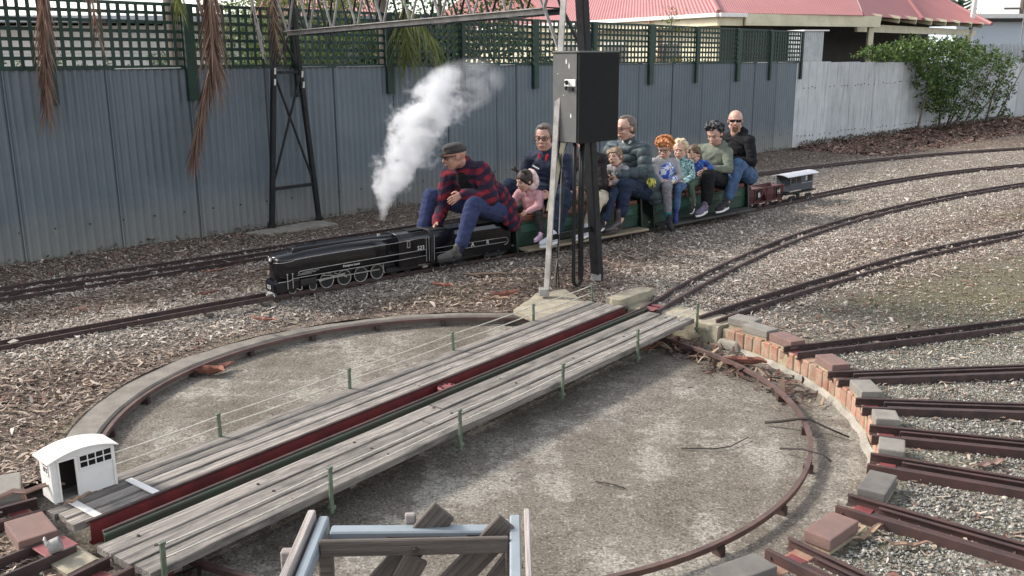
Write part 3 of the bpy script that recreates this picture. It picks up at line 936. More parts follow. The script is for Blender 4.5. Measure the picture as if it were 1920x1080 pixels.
# local x along the fence, local -y towards the camera
def ftop(s): return 1.835 - 0.0065 * s
def ltop(s): return 2.485 - 0.0100 * s
seams = [-2.55, -1.62, -0.70, 0.24, 1.21, 2.09, 3.02, 3.96, 4.87, 5.80, 6.72, 7.12, 8.05, 9.05, 10.03, 11.0, 11.92, 12.86, 13.72, 14.54, 15.42]
for a, b_ in zip(seams[:-1], seams[1:]):
    wdt = b_ - a
    me = corr_sheet(wdt + 0.03, ftop(a) + 0.05, wdt / max(1, round(wdt / 0.085)), 0.0135)
    o = part('sheet', me, fence, (a, random.uniform(-0.004, 0.004), -0.05), (0, random.uniform(-.002, .002), random.uniform(-.008, .008)))
    MB().tube([(0, -0.006, 0), (0, -0.006, ftop(a) + 0.045)], 0.008, 6).build('sheet_lap', M['sheet'], o)
scr = MB().tube([(0, 0, 0), (0, -0.012, 0)], 0.008, 6).mesh('screw', M['black2'])
for a in np.arange(-1.5, 15.3, 0.34):
    part('screw', scr, fence, (a, -0.008, 0.30))
# white capping strip along the top
for a, b_ in zip(seams[:-1], seams[1:]):
    if random.random() < 0.8:
        MB().box(((a + b_) / 2, -0.004, (ftop(a) + ftop(b_)) / 2 + 0.002), ((b_ - a) * random.uniform(.75, 1.0), 0.028, 0.010)).build('capping_strip', M['white'], fence)
posts_s = [-0.72, 0.672, 2.107, 3.42, 4.776, 6.038, 7.476, 8.824, 10.293, 11.639, 13.022, 14.193, 15.44]
posts_w = [.09, .07, .115, .07, .105, .06, .105, .09, .115, .06, .10, .06, .06]
for s_, w_ in zip(posts_s, posts_w):
    zb = 1.50 - 0.007 * s_
    MB().box((0, 0, 0), (w_, 0.045, ltop(s_) + 0.015 - zb)).build('post', M['fencegreen'], fence, bevel=0.003).location = (s_, -0.052, (ltop(s_) + 0.015 + zb) / 2)
slat_v = MB().box((0, 0, 0), (0.036, 0.008, 1.0)).mesh('slat', M['fencegreen'])
for a, b_ in zip(posts_s[:-1], posts_s[1:]):
    L_ = b_ - a
    sc_ = (a + b_) / 2
    zb, zt = ftop(sc_) + 0.012, ltop(sc_)
    tilt = math.atan(-0.0083)
    pn = MB().box((0, 0.008, -(zt - zb) / 2), (L_ - 0.02, 0.028, 0.04)).build('lattice_panel', M['fencegreen'], fence)
    pn.location = (sc_, -0.012, (zb + zt) / 2)
    pn.rotation_euler = (0, -tilt, 0)
    MB().box((0, 0.008, (zt - zb) / 2), (L_ - 0.02, 0.028, 0.032)).build('top_rail', M['fencegreen'], pn)
    nv = int(round(L_ / 0.094))
    for k in range(nv):
        o = part('slat', slat_v, pn, (-L_ / 2 + (k + 0.5) * L_ / nv + random.uniform(-.005, .005), -0.006, 0), (0, random.uniform(-.012, .012), 0), (random.uniform(.9, 1.1), 1, zt - zb))
    hm = MB().box((0, 0, 0), (L_ - 0.01, 0.008, 0.034)).mesh('slat', M['fencegreen'])
    for k in range(1, 7):
        part('slat', hm, pn, (0, 0.003, -(zt - zb) / 2 + k * (zt - zb) / 7 + random.uniform(-.004, .004)), (0, random.uniform(-.003, .003), 0))

# pale corrugated fence on the right
PO = FO + FD * 15.42 + np.array([0.01, -0.01]); PD = np.array([.726, .688]); PD /= np.linalg.norm(PD)
pale = thing('pale_fence', 'low pale grey corrugated fence with dark streaks, half covered by a shrub', 'fence', (PO[0], PO[1], 0), math.atan2(PD[1], PD[0]))
x = -0.06
wid = [1.34, 1.30, 0.78, 0.9] + [0.9] * 20
for k, wd in enumerate(wid):
    h_ = 1.735 - 0.013 * x
    me = corr_sheet(wd + 0.02, h_ + 0.05, wd / round(wd / 0.06), 0.0045, 'sheetpale', 5)
    part('sheet', me, pale, (x, random.uniform(-.008, .008), -0.05), (0, random.uniform(-.004, .004), random.uniform(-.006, .006)))
    x += wd
nailm = MB().tube([(0, 0, 0), (0, -0.014, 0)], 0.010, 6).mesh('nail', M['black2'])
for a in np.arange(0.1, 9, 0.155):
    for z in (0.22, 1.22):
        if random.random() < 0.75:
            part('nail', nailm, pale, (a + random.uniform(-.03, .03), -0.006, z + random.uniform(-.02, .02)))

# ================================================================== GANTRY
gan = thing('signal_gantry', 'black and grey lattice gantry spanning the tracks on two tapering legs', 'gantry', (0.265, 7.6, 0))
GO = np.array([0.265, 7.6]); GP = np.array([.68, .733]); GP /= np.linalg.norm(GP)
GA = np.array([-2.762, 10.729]) - GO; GL = np.linalg.norm(GA); GA = GA / GL
def gp(s, t_, z):
    """s across the gantry (along the track), t_ towards the far tower, z up"""
    q = GP * s + GA * t_
    return np.array([q[0], q[1], z])
def gbar(name, p0, p1, wd, mat, ht=None):
    m = MB(); m.bar(p0, p1, wd, ht or wd)
    return m.build(name, M[mat], gan, bevel=min(wd, ht or wd) * .12)
def angle_bar(name, p0, p1, wd, mat, th=0.007):
    p0 = np.array(p0); p1 = np.array(p1)
    x = (p1 - p0) / np.linalg.norm(p1 - p0)
    yv = np.array([*(-GA), 0]); yv = yv - x * (x @ yv); yv /= np.linalg.norm(yv); zv = np.cross(x, yv)
    m = MB()
    m.bar(p0 + yv * wd / 2, p1 + yv * wd / 2, wd, th, zv)
    m.bar(p0 + zv * wd / 2, p1 + zv * wd / 2, th, wd, zv)
    return m.build(name, M[mat], gan)
TOPZ = 2.75
angle_bar('leg', gp(0, 0, 0.0), gp(.235, 0, TOPZ), 0.055, 'greysteel', 0.012)
gbar('leg', gp(.723, 0, 0), gp(.42, 0, TOPZ), 0.088, 'black2')
gbar('leg', gp(0, GL, 0), gp(.25, GL, TOPZ), 0.055, 'black2')
gbar('leg', gp(.662, GL, 0), gp(.43, GL, TOPZ), 0.055, 'black2')
for t_ in (0, GL):
    for s_ in (0.0, .70 if t_ == 0 else .662):
        m = MB(); m.box(gp(s_, t_, 0.03), (0.085, 0.085, 0.06)); m.build('foot', M['black2' if t_ else 'greysteel'], gan, bevel=0.006)
def legs(z, t_):
    if t_ == 0: return gp(.235 * z / TOPZ, 0, z), gp(.723 - .303 * z / TOPZ, 0, z)
    return gp(.25 * z / TOPZ, t_, z), gp(.662 - .232 * z / TOPZ, t_, z)
a, b_ = legs(.47, 0); gbar('brace', a, b_, .012, 'black', .045)
a, b_ = legs(.46, GL); gbar('brace', a, b_, .035, 'black2')
a2, b2 = legs(1.76, GL); gbar('brace', a2, b2, .03, 'black2')
gbar('brace', a, b2 + np.array([-GA[0] * .02, -GA[1] * .02, 0]), .022, 'black2'); gbar('brace', b_, a2, .022, 'black2')
a3, b3 = legs(2.3, GL); gbar('brace', a2, b3, .022, 'black2'); gbar('brace', b2, a3 + np.array([-GA[0] * .02, -GA[1] * .02, 0]), .022, 'black2')
NSEG = 9
tA, tB = 0.19, GL - 0.27
for s_, mt in ((.205, 'greysteel'), (.43, 'black2')):
    zb = lambda t_: 2.30 - 0.10 * (t_ - tA) / (tB - tA)
    angle_bar('bottom_chord', gp(s_, tA, zb(tA)), gp(s_, tB, zb(tB)), 0.045, mt, 0.008)
    angle_bar('top_chord', gp(s_, 0, TOPZ), gp(s_, GL, TOPZ), 0.045, mt, 0.008)
    ts = np.linspace(tA, tB, NSEG + 1)
    for k in range(NSEG):
        mid = (ts[k] + ts[k + 1]) / 2
        gbar('diagonal', gp(s_, ts[k] + .012, zb(ts[k]) + .01), gp(s_, mid, TOPZ), .022, mt, .010)
        gbar('diagonal', gp(s_ + .012, mid, TOPZ), gp(s_ + .012, ts[k + 1] - .012, zb(ts[k + 1]) + .01), .022, mt, .010)
    gbar('diagonal', gp(s_, tB, zb(tB)), gp(s_, GL, TOPZ), .022, mt, .012)
    gbar('diagonal', gp(s_, tA, zb(tA)), gp(s_, 0, TOPZ), .03, mt, .014)
gbar('knee_brace', gp(.205, tA, 2.31), gp(.175, 0.0, 1.98), .03, 'greysteel', .012)
gbar('knee_brace', gp(.43, tA, 2.31), gp(.50, 0.0, 1.93), .035, 'black2', .02)
for t_ in np.linspace(tA, tB, NSEG + 1)[::2]:
    gbar('cross_tie', gp(.205, t_, 2.31 - .1 * t_ / GL), gp(.43, t_, 2.31 - .1 * t_ / GL), .02, 'black2', .01)
# slack cable below the chord and white insulators on the far tower
pts = [gp(.30, tA + .1 + q * 1.5, 2.27 - .03 * math.sin(q * 9) - 0.03 * q) for q in np.linspace(0, 1, 16)]
MB().tube(pts, .005, 5).build('cable', M['rubber'], gan)
for zq, sgn in ((1.74, 0), (1.62, 0), (1.70, 1), (1.58, 1)):
    pa = legs(zq, GL)[sgn] - np.array([GA[0], GA[1], 0]) * .032
    MB().tube([pa, pa + np.array([0.006, 0, .07])], .011, 8).build('insulator', M['white'], gan)
# ---- control cabinet on the near tower
CAB = np.array([0.525, 7.54])
cb = thing('control_cabinet', 'black electrical cabinet with grey side toned as lit and white lock plate on the gantry leg', 'cabinet', (CAB[0], CAB[1], 1.25), math.atan2(GP[1], GP[0]))
MB().box((.253, .128, .352), (.500, .250, .70)).build('body', M['boxblack'], cb, bevel=0.004)
MB().box((.253, -0.012, .352), (.512, .022, .705)).build('door', M['boxblack'], cb, bevel=0.003)
MB().box((-0.0005, .130, .352), (.008, .244, .69)).build('side_panel', M['boxlit'], cb, bevel=0.002)['label'] = 'grey side panel toned as lit'  # light falling on the left face is painted in as a lighter grey
MB().box((.25, .115, .708), (.525, .275, .014)).build('lid', M['boxlit'], cb, bevel=0.003)
MB().box((-0.007, .072, .470), (.010, .115, .058)).build('lock_plate', M['white'], cb, bevel=0.006)['label'] = 'white lock plate'
MB().tube([(-.012, .10, .48), (-.03, .10, .48), (-.03, .085, .46)], .011, 8).build('latch', M['black'], cb)
MB().box((-.018, .105, .43), (.012, .012, .03)).build('key', M['black'], cb)
MB().box((-.016, .052, .425), (.016, .034, .032)).build('padlock', M['black2'], cb, bevel=0.004)
def blotch(c, w_, h_):
    pts_ = [(c[0] + w_ * math.cos(q) * random.uniform(.6, 1.1), c[1] + h_ * math.sin(q) * random.uniform(.7, 1.1)) for q in np.linspace(0, 2 * PI, 10, endpoint=False)]
    m = MB(); m.add([(-.0052, y, z) for y, z in pts_], [tuple(range(10))])
    m.build('paint_chip', M['white'], cb)
blotch((.115, .635), .008, .022); blotch((.085, .60), .006, .028); blotch((.065, .215), .008, .020); blotch((.20, .54), .005, .004); blotch((.14, .375), .007, .003)
cx_ = [(.03, .05), (.135, .05)]
pts = [(cx_[0][0], cx_[0][1], 0)] + [(cx_[0][0], cx_[0][1], -z) for z in (.4, .8, 1.10)] + [(cx_[0][0] + .0525 - .0525 * math.cos(q), cx_[0][1], -1.12 - .06 * math.sin(q)) for q in np.linspace(.3, PI - .3, 7)] + [(cx_[1][0], cx_[1][1], -z) for z in (1.10, .8, .4, 0)]
MB().tube(pts, .016, 10).build('conduit', M['black'], cb, smooth=True)
for (xa, ya, z1) in ((.20, .12, -1.21), (.235, .15, -1.21)):
    MB().tube([(xa, ya, 0), (xa - .02, ya, -.5), (xa, ya, z1)], .010, 8).build('conduit', M['black'], cb, smooth=True)
for k in range(3):
    pts = [(.02 + .03 * k, .20 - .02 * k, 0), (-.02 + .02 * k, .17, -.12), (.10 - .03 * k, .20, -.35), (.02 + .01 * k, .22, -.9), (.05 - .04 * k, .22, -1.22)]
    MB().tube(pts, .005, 6).build('cable', M['rubber' if k < 2 else 'greysteel'], cb, smooth=True)
rib = []
for q in np.linspace(0, 1, 9):
    c = np.array([.01 - .02 * q, .15 + .13 * q, -.0 - .56 * q]); wv = np.array([.020, -.012 + .006 * math.sin(q * 6), .004])
    rib.append([c - wv, c + wv, c + wv + np.array([.002, .003, 0]), c - wv + np.array([.002, .003, 0])])
m = MB(); m.loft(rib); m.build('tape', M['tape'], cb)

# concrete pads
def slab(name, label, poly, z0, z1, mat, cat='slab'):
    c = np.mean(poly, 0)
    o = thing(name, label, cat, (c[0], c[1], z0))
    n = 5
    pts = []
    for k in range(len(poly)):
        p, q = np.array(poly[k]), np.array(poly[(k + 1) % len(poly)])
        for u in range(n):
            r_ = p + (q - p) * u / n
            pts.append(r_ - c + np.array([random.uniform(-.012, .012), random.uniform(-.012, .012)]))
    MB().prism(pts, 0, z1 - z0).build('slab', M[mat], o, bevel=0.01, segs=2)
    return o
slab('concrete_pad', 'worn yellowish concrete pad under the grey gantry leg', [(.02, 7.23), (.274, 6.78), (.62, 7.40), (.467, 7.9), (.2, 7.75)], -0.07, -0.022, 'sandstone')
slab('concrete_pad', 'long yellowish concrete kerb block beside the far deck planks', [(.75, 7.33), (.86, 7.24), (1.19, 7.62), (1.07, 7.68)], -0.05, 0.045, 'sandstone')
slab('concrete_pad', 'thin concrete footing under the black far tower by the fence', [(-3.0, 10.45), (-2.7, 10.35), (-2.05, 11.0), (-2.3, 11.25)], -0.03, 0.02, 'concrete')

# ================================================================== HOUSES
def roof_mat(name, c1, c2):
    m, t, b = newmat(name)
    v = coords(t, (1, 1, 1), 'Object', False)
    n1 = noise_(t, v, 0.8, 5, 0.6)
    c = ramp(t, n1, [(0.3, c2), (0.7, c1)]).outputs[0]
    t.links.new(c, b.inputs['Base Color'])
    b.inputs['Roughness'].default_value = 0.5
    return m
M['roofred'] = roof_mat('faded_red_roof_steel', (0.38, 0.145, 0.135), (0.33, 0.122, 0.115))
M['roofblue'] = roof_mat('pale_blue_fascia', (0.46, 0.52, 0.58), (0.42, 0.48, 0.54))
def ribbed_face(pts, along, name, parent, pitch=0.09, amp=0.011):
    """roof plane (a quad given eave0, eave1, top1, top0) corrugated from eave to ridge"""
    e0, e1, t1, t0 = [np.array(p, float) for p in pts]
    nrm = np.cross(e1 - e0, t0 - e0); nrm /= np.linalg.norm(nrm)
    if nrm[2] < 0: nrm = -nrm
    n = int(max(np.linalg.norm(e1 - e0), np.linalg.norm(t1 - t0)) / pitch * 4)
    n = min(n, 520)
    rows = []
    m = MB()
    vv = []; ff = []
    for j, q in enumerate(np.linspace(0, 1, 5)):
        for i in range(n + 1):
            u = i / n
            p = (e0 + (e1 - e0) * u) * (1 - q) + (t0 + (t1 - t0) * u) * q
            vv.append(p + nrm * amp * math.cos(2 * PI * i / 4))
    for j in range(4):
        for i in range(n):
            a = j * (n + 1) + i
            ff.append((a, a + 1, a + n + 2, a + n + 1))
    m.add(vv, ff)
    return m.build(name, M['roofred'], parent, smooth=False)
hs_ = thing('house', 'long low house with a faded red hipped steel roof and cream fascia', 'house', (6.0, 24.0, 0))
HK = 1.26
class _H:
    __array_ufunc__ = None
    def __rsub__(s, p):
        p = np.array([0, 0, CAMZ]) + HK * (np.array(p, float) - np.array([0, 0, CAMZ]))
        return p - np.array([6.0, 24.0, 0])
HO = _H()      # the house stands well behind the fence line
ZE = 2.695
E1 = np.array([4.10, 19.30, ZE]) - HO; EL = np.array([-3.2, 33.6, ZE]) - HO
V0 = np.array([7.70, 21.35, ZE]) - HO; E3 = np.array([10.5, 24.95, ZE]) - HO; E4 = np.array([14.56, 29.6, ZE]) - HO
E2 = np.array([8.10, 21.68, ZE]) - HO
H1 = np.array([4.82, 30.7, 5.95]) - HO
VT = np.array([9.75, 31.3, 6.0]) - HO
H2 = np.array([11.5, 33.6, 6.0]) - HO
ribbed_face((EL, E1, H1, np.array([1.0, 37, 5.95]) - HO), 0, 'roof', hs_)
ribbed_face((E1, V0, VT, H1), 0, 'roof', hs_)
ribbed_face((V0, E3, H2, VT), 0, 'roof', hs_)
ribbed_face((E3, E4, np.array([13.8, 33.6, 4.1]) - HO, H2), 0, 'roof', hs_)
for a, b_ in ((E1, H1), (E3, H2), (np.array(E4), np.array([13.8, 33.6, 4.1]) - HO)):
    MB().tube([a + np.array([0, 0, .02]), b_ + np.array([0, 0, .02])], .07, 6).build('ridge_cap', M['roofred'], hs_)
up = np.array([0, 0, 1.0])
vL = (EL - E1) / np.linalg.norm(EL - E1); vF = (E2 - E1) / np.linalg.norm(E2 - E1); vS = (E4 - E2) / np.linalg.norm(E4 - E2)
MB().bar(E1 + up * -.05 - vF * .03, EL + up * -.05 - vF * .03, .10, .10).bar(E1 + up * -.05 + vL * .0 - vL * .05, E1 + vF * .9 + up * -.05 - vL * .05, .10, .10).build('gutter', M['white'], hs_, bevel=0.01)
MB().bar(E1 + up * -.20 + vF * .08 + vL * .10, EL + up * -.20 + vF * .08, .03, .20).bar(E1 + up * -.20 + vL * .08 + vF * .08, E1 + vF * .9 + up * -.20 + vL * .08, .03, .20).build('fascia', M['cream'], hs_)
MB().bar(E1 + vF * .9 + up * -.15, E2 + up * -.15 + vF * .15, .06, .29).build('fascia', M['cream'], hs_)
bo = np.array([-vS[1], vS[0], 0]) * 0.55
MB().bar(E2 + up * -.30 + bo, E4 + up * -.30 + bo, .07, .22).build('verandah_beam', M['cream'], hs_)
for k in range(8):
    p = E2 + (E4 - E2) * (k + .25) / 8
    MB().bar(p + up * -.06, p + bo * 1.3 + up * .08, .06, .20).build('rafter', M['cream'], hs_)
for p in (E2 + up * -.2 + bo * .25, E2 + (E4 - E2) * .93 + up * -.2 + bo):
    MB().box((p[0], p[1], 1.3), (.15, .15, 2.6)).build('post', M['cream'], hs_, bevel=.01)
# walls: cream left flank, dark verandah recess
def hwall(p, q, z0, z1, mat, th=.1):
    m = MB(); m.bar((p[0], p[1], (z0 + z1) / 2), (q[0], q[1], (z0 + z1) / 2), th, z1 - z0)
    return m.build('wall', M[mat], hs_)
iA = vF; iB = vL
c1 = E1 + iA * .55 + iB * .55
hwall(c1, EL + iA * .55, 0, 2.85, 'cream')
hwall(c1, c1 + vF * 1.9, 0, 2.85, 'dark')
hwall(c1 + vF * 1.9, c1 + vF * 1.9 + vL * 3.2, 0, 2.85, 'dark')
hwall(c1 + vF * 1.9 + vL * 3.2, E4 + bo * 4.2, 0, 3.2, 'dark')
for k, (u, wv) in enumerate(((1.6, 1.0), (4.2, 1.3), (7.0, 1.2))):
    p = c1 + vL * u - vF * .06
    w_ = MB().bar(p + up * (-2.888 + 1.75), p + vL * wv + up * (-2.888 + 1.75), .05, 1.0).build('window', M['white'], hs_)
    MB().bar(p + vL * .06 - vF * .03 + up * (-2.888 + 1.75), p + vL * (wv - .06) - vF * .03 + up * (-2.888 + 1.75), .02, .86).build('pane', M['glassdark'], w_)
dp = E1 + vL * 2.9 - vF * .02
MB().tube([dp + up * -.08, dp + up * -.2, dp + vF * .35 + up * -.35, dp + vF * .45 + up * -2.4], .04, 8).build('downpipe', M['roofred'], hs_)
# soffit so the verandah is closed above
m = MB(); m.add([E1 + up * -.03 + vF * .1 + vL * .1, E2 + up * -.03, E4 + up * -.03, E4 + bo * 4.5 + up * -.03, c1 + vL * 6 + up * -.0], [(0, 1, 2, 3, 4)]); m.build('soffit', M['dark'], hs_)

# little corrugated shed under the verandah edge
sh = thing('garden_shed', 'narrow pale corrugated shed standing against the dark verandah', 'shed', (7.35, 23.8, 0), R(20))
M['zinc'] = pmat('zinc_sheet', (0.42, 0.44, 0.45), 0.5, 0.15, 6, (0.33, 0.35, 0.36), 0.1)
m = MB(); sm_ = corr_sheet(0.58, 2.42, .058, .008, 'zincx' if False else 'sheetpale', 6)
sm_.materials[0] = M['zinc']
part('sheet', sm_, sh, (-.22, 0, 0)); part('sheet', sm_, sh, (-.22, 0, 0), (0, 0, R(90)))
MB().box((.08, .30, 1.2), (.54, .54, 2.38)).build('frame', M['dark'], sh)
MB().box((.08, .27, 2.44), (.74, .70, .03)).build('roof', M['white'], sh)

# far right: zinc fence, pale blue shed, pole
zf = thing('zinc_fence', 'bright ribbed zinc fence behind the verandah post', 'fence', (16.0, 33.5, 0), R(12))
sz = corr_sheet(1.5, 2.15, .16, .03, 'sheetpale', 6); sz.materials[0] = M['zinc']
for k in range(5):
    part('sheet', sz, zf, (-.6 + 1.5 * k, 0, 0))
gl = thing('grey_trellis', 'grey weathered trellis panel beyond the shrub', 'trellis', (17.25, 32.6, 0.8), R(8))
for k in range(5):
    MB().box((.32 * k, 0, .55), (.07, .03, 1.2)).build('slat', M['timberdark'], gl)
    MB().box((.64, .02, .1 + .25 * k), (1.5, .03, .07)).build('slat', M['timberdark'], gl)
bs = thing('blue_shed', 'pale blue-grey shed with a white roof edge in the distance', 'shed', (24.6, 45, 0), R(6))
MB().box((0, 2, 1.6), (8.6, 4, 3.2)).build('wall', M['roofblue'], bs)
MB().box((0, 1.9, 3.42), (9.0, 4.6, .22)).build('roof', M['white'], bs)
MB().box((0, -.42, 3.28), (9.0, .06, .12)).build('gutter', M['dark'], bs)
fp = thing('flue_pipe', 'slim white pole rising behind the end of the red roof', 'pole', (17.45, 37.0, 0))
MB().tube([(0, 0, 0), (0, 0, 3.2), (.16, 0, 6.5)], .09, 10).build('pole', M['white'], fp)
ap = thing('aerial_mast', 'thin grey aerial mast in front of the pale blue shed', 'mast', (19.9, 38.0, 0))
MB().tube([(0, 0, 0), (.02, 0, 7)], .025, 6).build('pole', M['greysteel'], ap)
MB().bar((-.3, 0, 6.6), (.3, 0, 6.6), .02, .02).build('crossbar', M['greysteel'], ap)
pp = thing('power_pole', 'dark timber power pole with a crossarm at the right edge of the sky', 'pole', (26.9, 51.5, 0))
MB().tube([(0, 0, 0), (0, 0, 9)], [.2, .15], 10).build('pole', M['timberdark'], pp)
MB().bar((-1.0, 0, 4.05), (.2, 0, 4.05), .1, .1).build('crossarm', M['timberdark'], pp)

# left: white building and a second red roof behind the lattice
wb = thing('white_building', 'long white weatherboard building behind the lattice on the left', 'building', (-5.6, 16.0, 0), R(12))
for k in range(11):
    MB().box((0, 0, .12 + .22 * k), (9.6, .03, .215)).build('weatherboard', M['white'], wb)
MB().box((0, 2.0, 1.2), (9.5, 3.9, 2.4)).build('wall', M['white'], wb)
MB().box((0, 1.9, 2.52), (10.2, 4.8, .10)).build('roof', M['vanroof'], wb)
for k in range(3):
    f = MB().box((-2.6 + 2.9 * k, -.04, 1.35), (1.2, .06, .8)).build('window', M['cream'], wb)
    MB().box((-2.6 + 2.9 * k, -.07, 1.35), (1.06, .03, .66)).build('pane', M['glassdark'], f)
rb = thing('red_roofed_cottage', 'small cottage with a pale red roof glimpsed over the lattice behind the far tower', 'house', (-5.2, 26.5, 0), R(10))
MB().box((0, 1.5, 1.2), (3.4, 3, 2.4)).build('wall', M['cream'], rb)
ribbed_face(((-2, -.4, 2.45), (2, -.4, 2.45), (1.4, 1.6, 3.9), (-1.4, 1.6, 3.9)), 0, 'roof', rb)

# ================================================================== VEGETATION
def leaf_cloud(n, sampler, size, pal, droop=0.2, aspect=0.45, seed=1):
    """n leaf-sized pointed quads at sampled points; returns V, F, C"""
    g = np.random.default_rng(seed)
    P, shade = sampler(g, n)
    n = len(P)
    d = g.normal(size=(n, 3)); d[:, 2] -= droop; d /= np.linalg.norm(d, axis=1)[:, None]
    s_ = np.cross(d, g.normal(size=(n, 3))); s_ /= np.linalg.norm(s_, axis=1)[:, None] + 1e-9
    nn_ = np.cross(d, s_)
    L = size * g.uniform(.6, 1.4, n)[:, None]
    Wd = L * aspect
    bend = nn_ * L * g.uniform(-.15, .25, n)[:, None]
    V = np.stack([P, P + d * L * .5 + s_ * Wd * .5 + bend, P + d * L, P + d * L * .5 - s_ * Wd * .5 + bend], 1).reshape(-1, 3)
    F = np.arange(4 * n).reshape(n, 4)
    pal = np.array(pal)
    k = g.integers(0, len(pal), n)
    C = pal[k] * g.uniform(.7, 1.3, n)[:, None] * shade[:, None]
    return V, F, np.repeat(C, 4, 0)

def blob_sampler(blobs, fill=0.55):
    """points in lumpy ellipsoids: (centre, radii, weight); clustered in twigs"""
    def f(g, n):
        w_ = np.array([b[2] for b in blobs], float); w_ /= w_.sum()
        nt_ = max(1, n // 9)
        k = g.choice(len(blobs), nt_, p=w_)
        u = g.normal(size=(nt_, 3)); u /= np.linalg.norm(u, axis=1)[:, None]
        r = g.uniform(fill ** 3, 1.0, nt_) ** (1 / 3)
        lump = 1 + 0.22 * np.sin(u[:, 0] * 5 + k) * np.cos(u[:, 2] * 4 + k * 2) + .12 * np.sin(u[:, 1] * 9 + k * 3)
        c = np.array([b[0] for b in blobs])[k]; rad = np.array([b[1] for b in blobs])[k]
        tw = c + u * rad * (r * lump)[:, None]
        P = np.repeat(tw, 9, 0) + g.normal(size=(nt_ * 9, 3)) * np.repeat(rad.min(1), 9)[:, None] * .10
        return P, np.ones(len(P))
    return f

def make_tree(name, label, base, trunk_pts, trunk_r, blobs, n, size, pal, cat='tree', group=None, seed=1, aspect=.45, twigs=6):
    t_ = thing(name, label, cat, base, 0, group)
    m = MB(); m.tube(trunk_pts, np.linspace(trunk_r, trunk_r * .45, len(trunk_pts)), 9)
    top = np.array(trunk_pts[-1]); mid = np.array(trunk_pts[len(trunk_pts) // 2])
    g = np.random.default_rng(seed)
    for k in range(twigs):
        b = blobs[k % len(blobs)]
        e = np.array(b[0]) + g.normal(size=3) * np.array(b[1]) * .35
        s_ = mid + (top - mid) * g.uniform(0, 1)
        m.tube([s_, (s_ + e) / 2 + g.normal(size=3) * .08, e], [trunk_r * .45, trunk_r * .3, trunk_r * .1], 6)
    m.build('trunk', M['bark'], t_, smooth=True)
    V, F, C = leaf_cloud(n, blob_sampler(blobs), size, pal, seed=seed, aspect=aspect)
    o = bpy.data.objects.new('crown', attr_mesh('crown', V, F, C, M['leaf']))
    COL.objects.link(o); o.parent = t_
    return t_
M['bark'] = pmat('grey_brown_bark', (0.17, 0.13, 0.10), 0.9, 0.4, 10, (0.08, 0.06, 0.05), 0.7, 0.01, 40, stretch=(1, 1, .25))
G_DARK = [(0.030, 0.065, 0.018), (0.045, 0.09, 0.022), (0.06, 0.11, 0.03)]
G_MID = [(0.06, 0.12, 0.03), (0.09, 0.155, 0.04), (0.13, 0.19, 0.05)]
G_YEL = [(0.16, 0.21, 0.05), (0.22, 0.25, 0.07), (0.12, 0.17, 0.045)]
make_tree('leafy_tree', 'bright green bushy tree behind the lattice, left of the middle tree', (-3.1, 15.2, 0), [(0, 0, 0), (.05, 0, 1.2), (0, .05, 2.2)], .10, [((0, 0, 2.6), (1.0, .9, .9), 3), ((-.5, 0, 1.6), (.8, .8, .6), 2), ((.7, .1, 1.7), (.8, .7, .8), 2)], 9000, .075, G_MID + G_YEL, 'tree', None, 3)
make_tree('leafy_tree', 'dark green tree behind the lattice and the gantry span', (-0.9, 16.2, 0), [(0, 0, 0), (.1, 0, 1.4), (.05, .1, 2.6)], .12, [((0, 0, 2.9), (1.25, 1.0, 1.0), 3), ((.6, 0, 1.7), (1.0, .8, .7), 2), ((-.9, 0, 1.8), (.8, .7, .8), 2)], 11000, .08, G_DARK + G_MID[:2], 'tree', None, 4)
make_tree('leafy_tree', 'low dark hedge tree behind the lattice, in front of the red roof', (1.0, 17.0, 0), [(0, 0, 0), (.05, 0, .8), (.05, .1, 1.4)], .08, [((-.2, 0, 1.45), (.85, .7, .5), 2), ((.6, 0, 1.2), (.7, .6, .5), 2)], 6000, .07, G_DARK + G_MID, 'tree', None, 5)
make_tree('citrus_tree', 'small orange-flecked shrub behind the lattice below the house gutter', (3.1, 18.7, 0), [(0, 0, 0), (0, .05, .6), (.05, 0, 1.2)], .06, [((0, 0, 1.5), (.8, .35, .4), 2), ((.6, 0, 1.3), (.5, .3, .4), 1)], 3500, .06, G_MID + [(0.45, 0.22, 0.05), (0.40, 0.26, 0.10)], 'shrub', None, 6)
make_tree('hedge_shrub', 'grey-green hedge shrub in front of the white building', (-5.6, 12.6, 0), [(0, 0, 0), (0, .05, .6), (.05, 0, 1.2)], .06, [((0, 0, 1.55), (1.2, .4, .38), 2), ((1.4, .2, 1.65), (.8, .4, .4), 2), ((-1.3, 0, 1.5), (.8, .4, .4), 1)], 4200, .06, [(0.12, 0.16, 0.10), (0.17, 0.20, 0.11), (0.08, 0.11, 0.06)], 'shrub', None, 7)
make_tree('garden_bush', 'yellow-green bush between the palm and the far tower', (-3.5, 13.6, 0), [(0, 0, 0), (0, .05, .8), (.05, 0, 1.6)], .06, [((0, 0, 2.1), (.7, .5, .75), 2), ((.5, 0, 1.7), (.5, .4, .5), 1)], 4500, .06, G_YEL + G_MID, 'bush', None, 8)
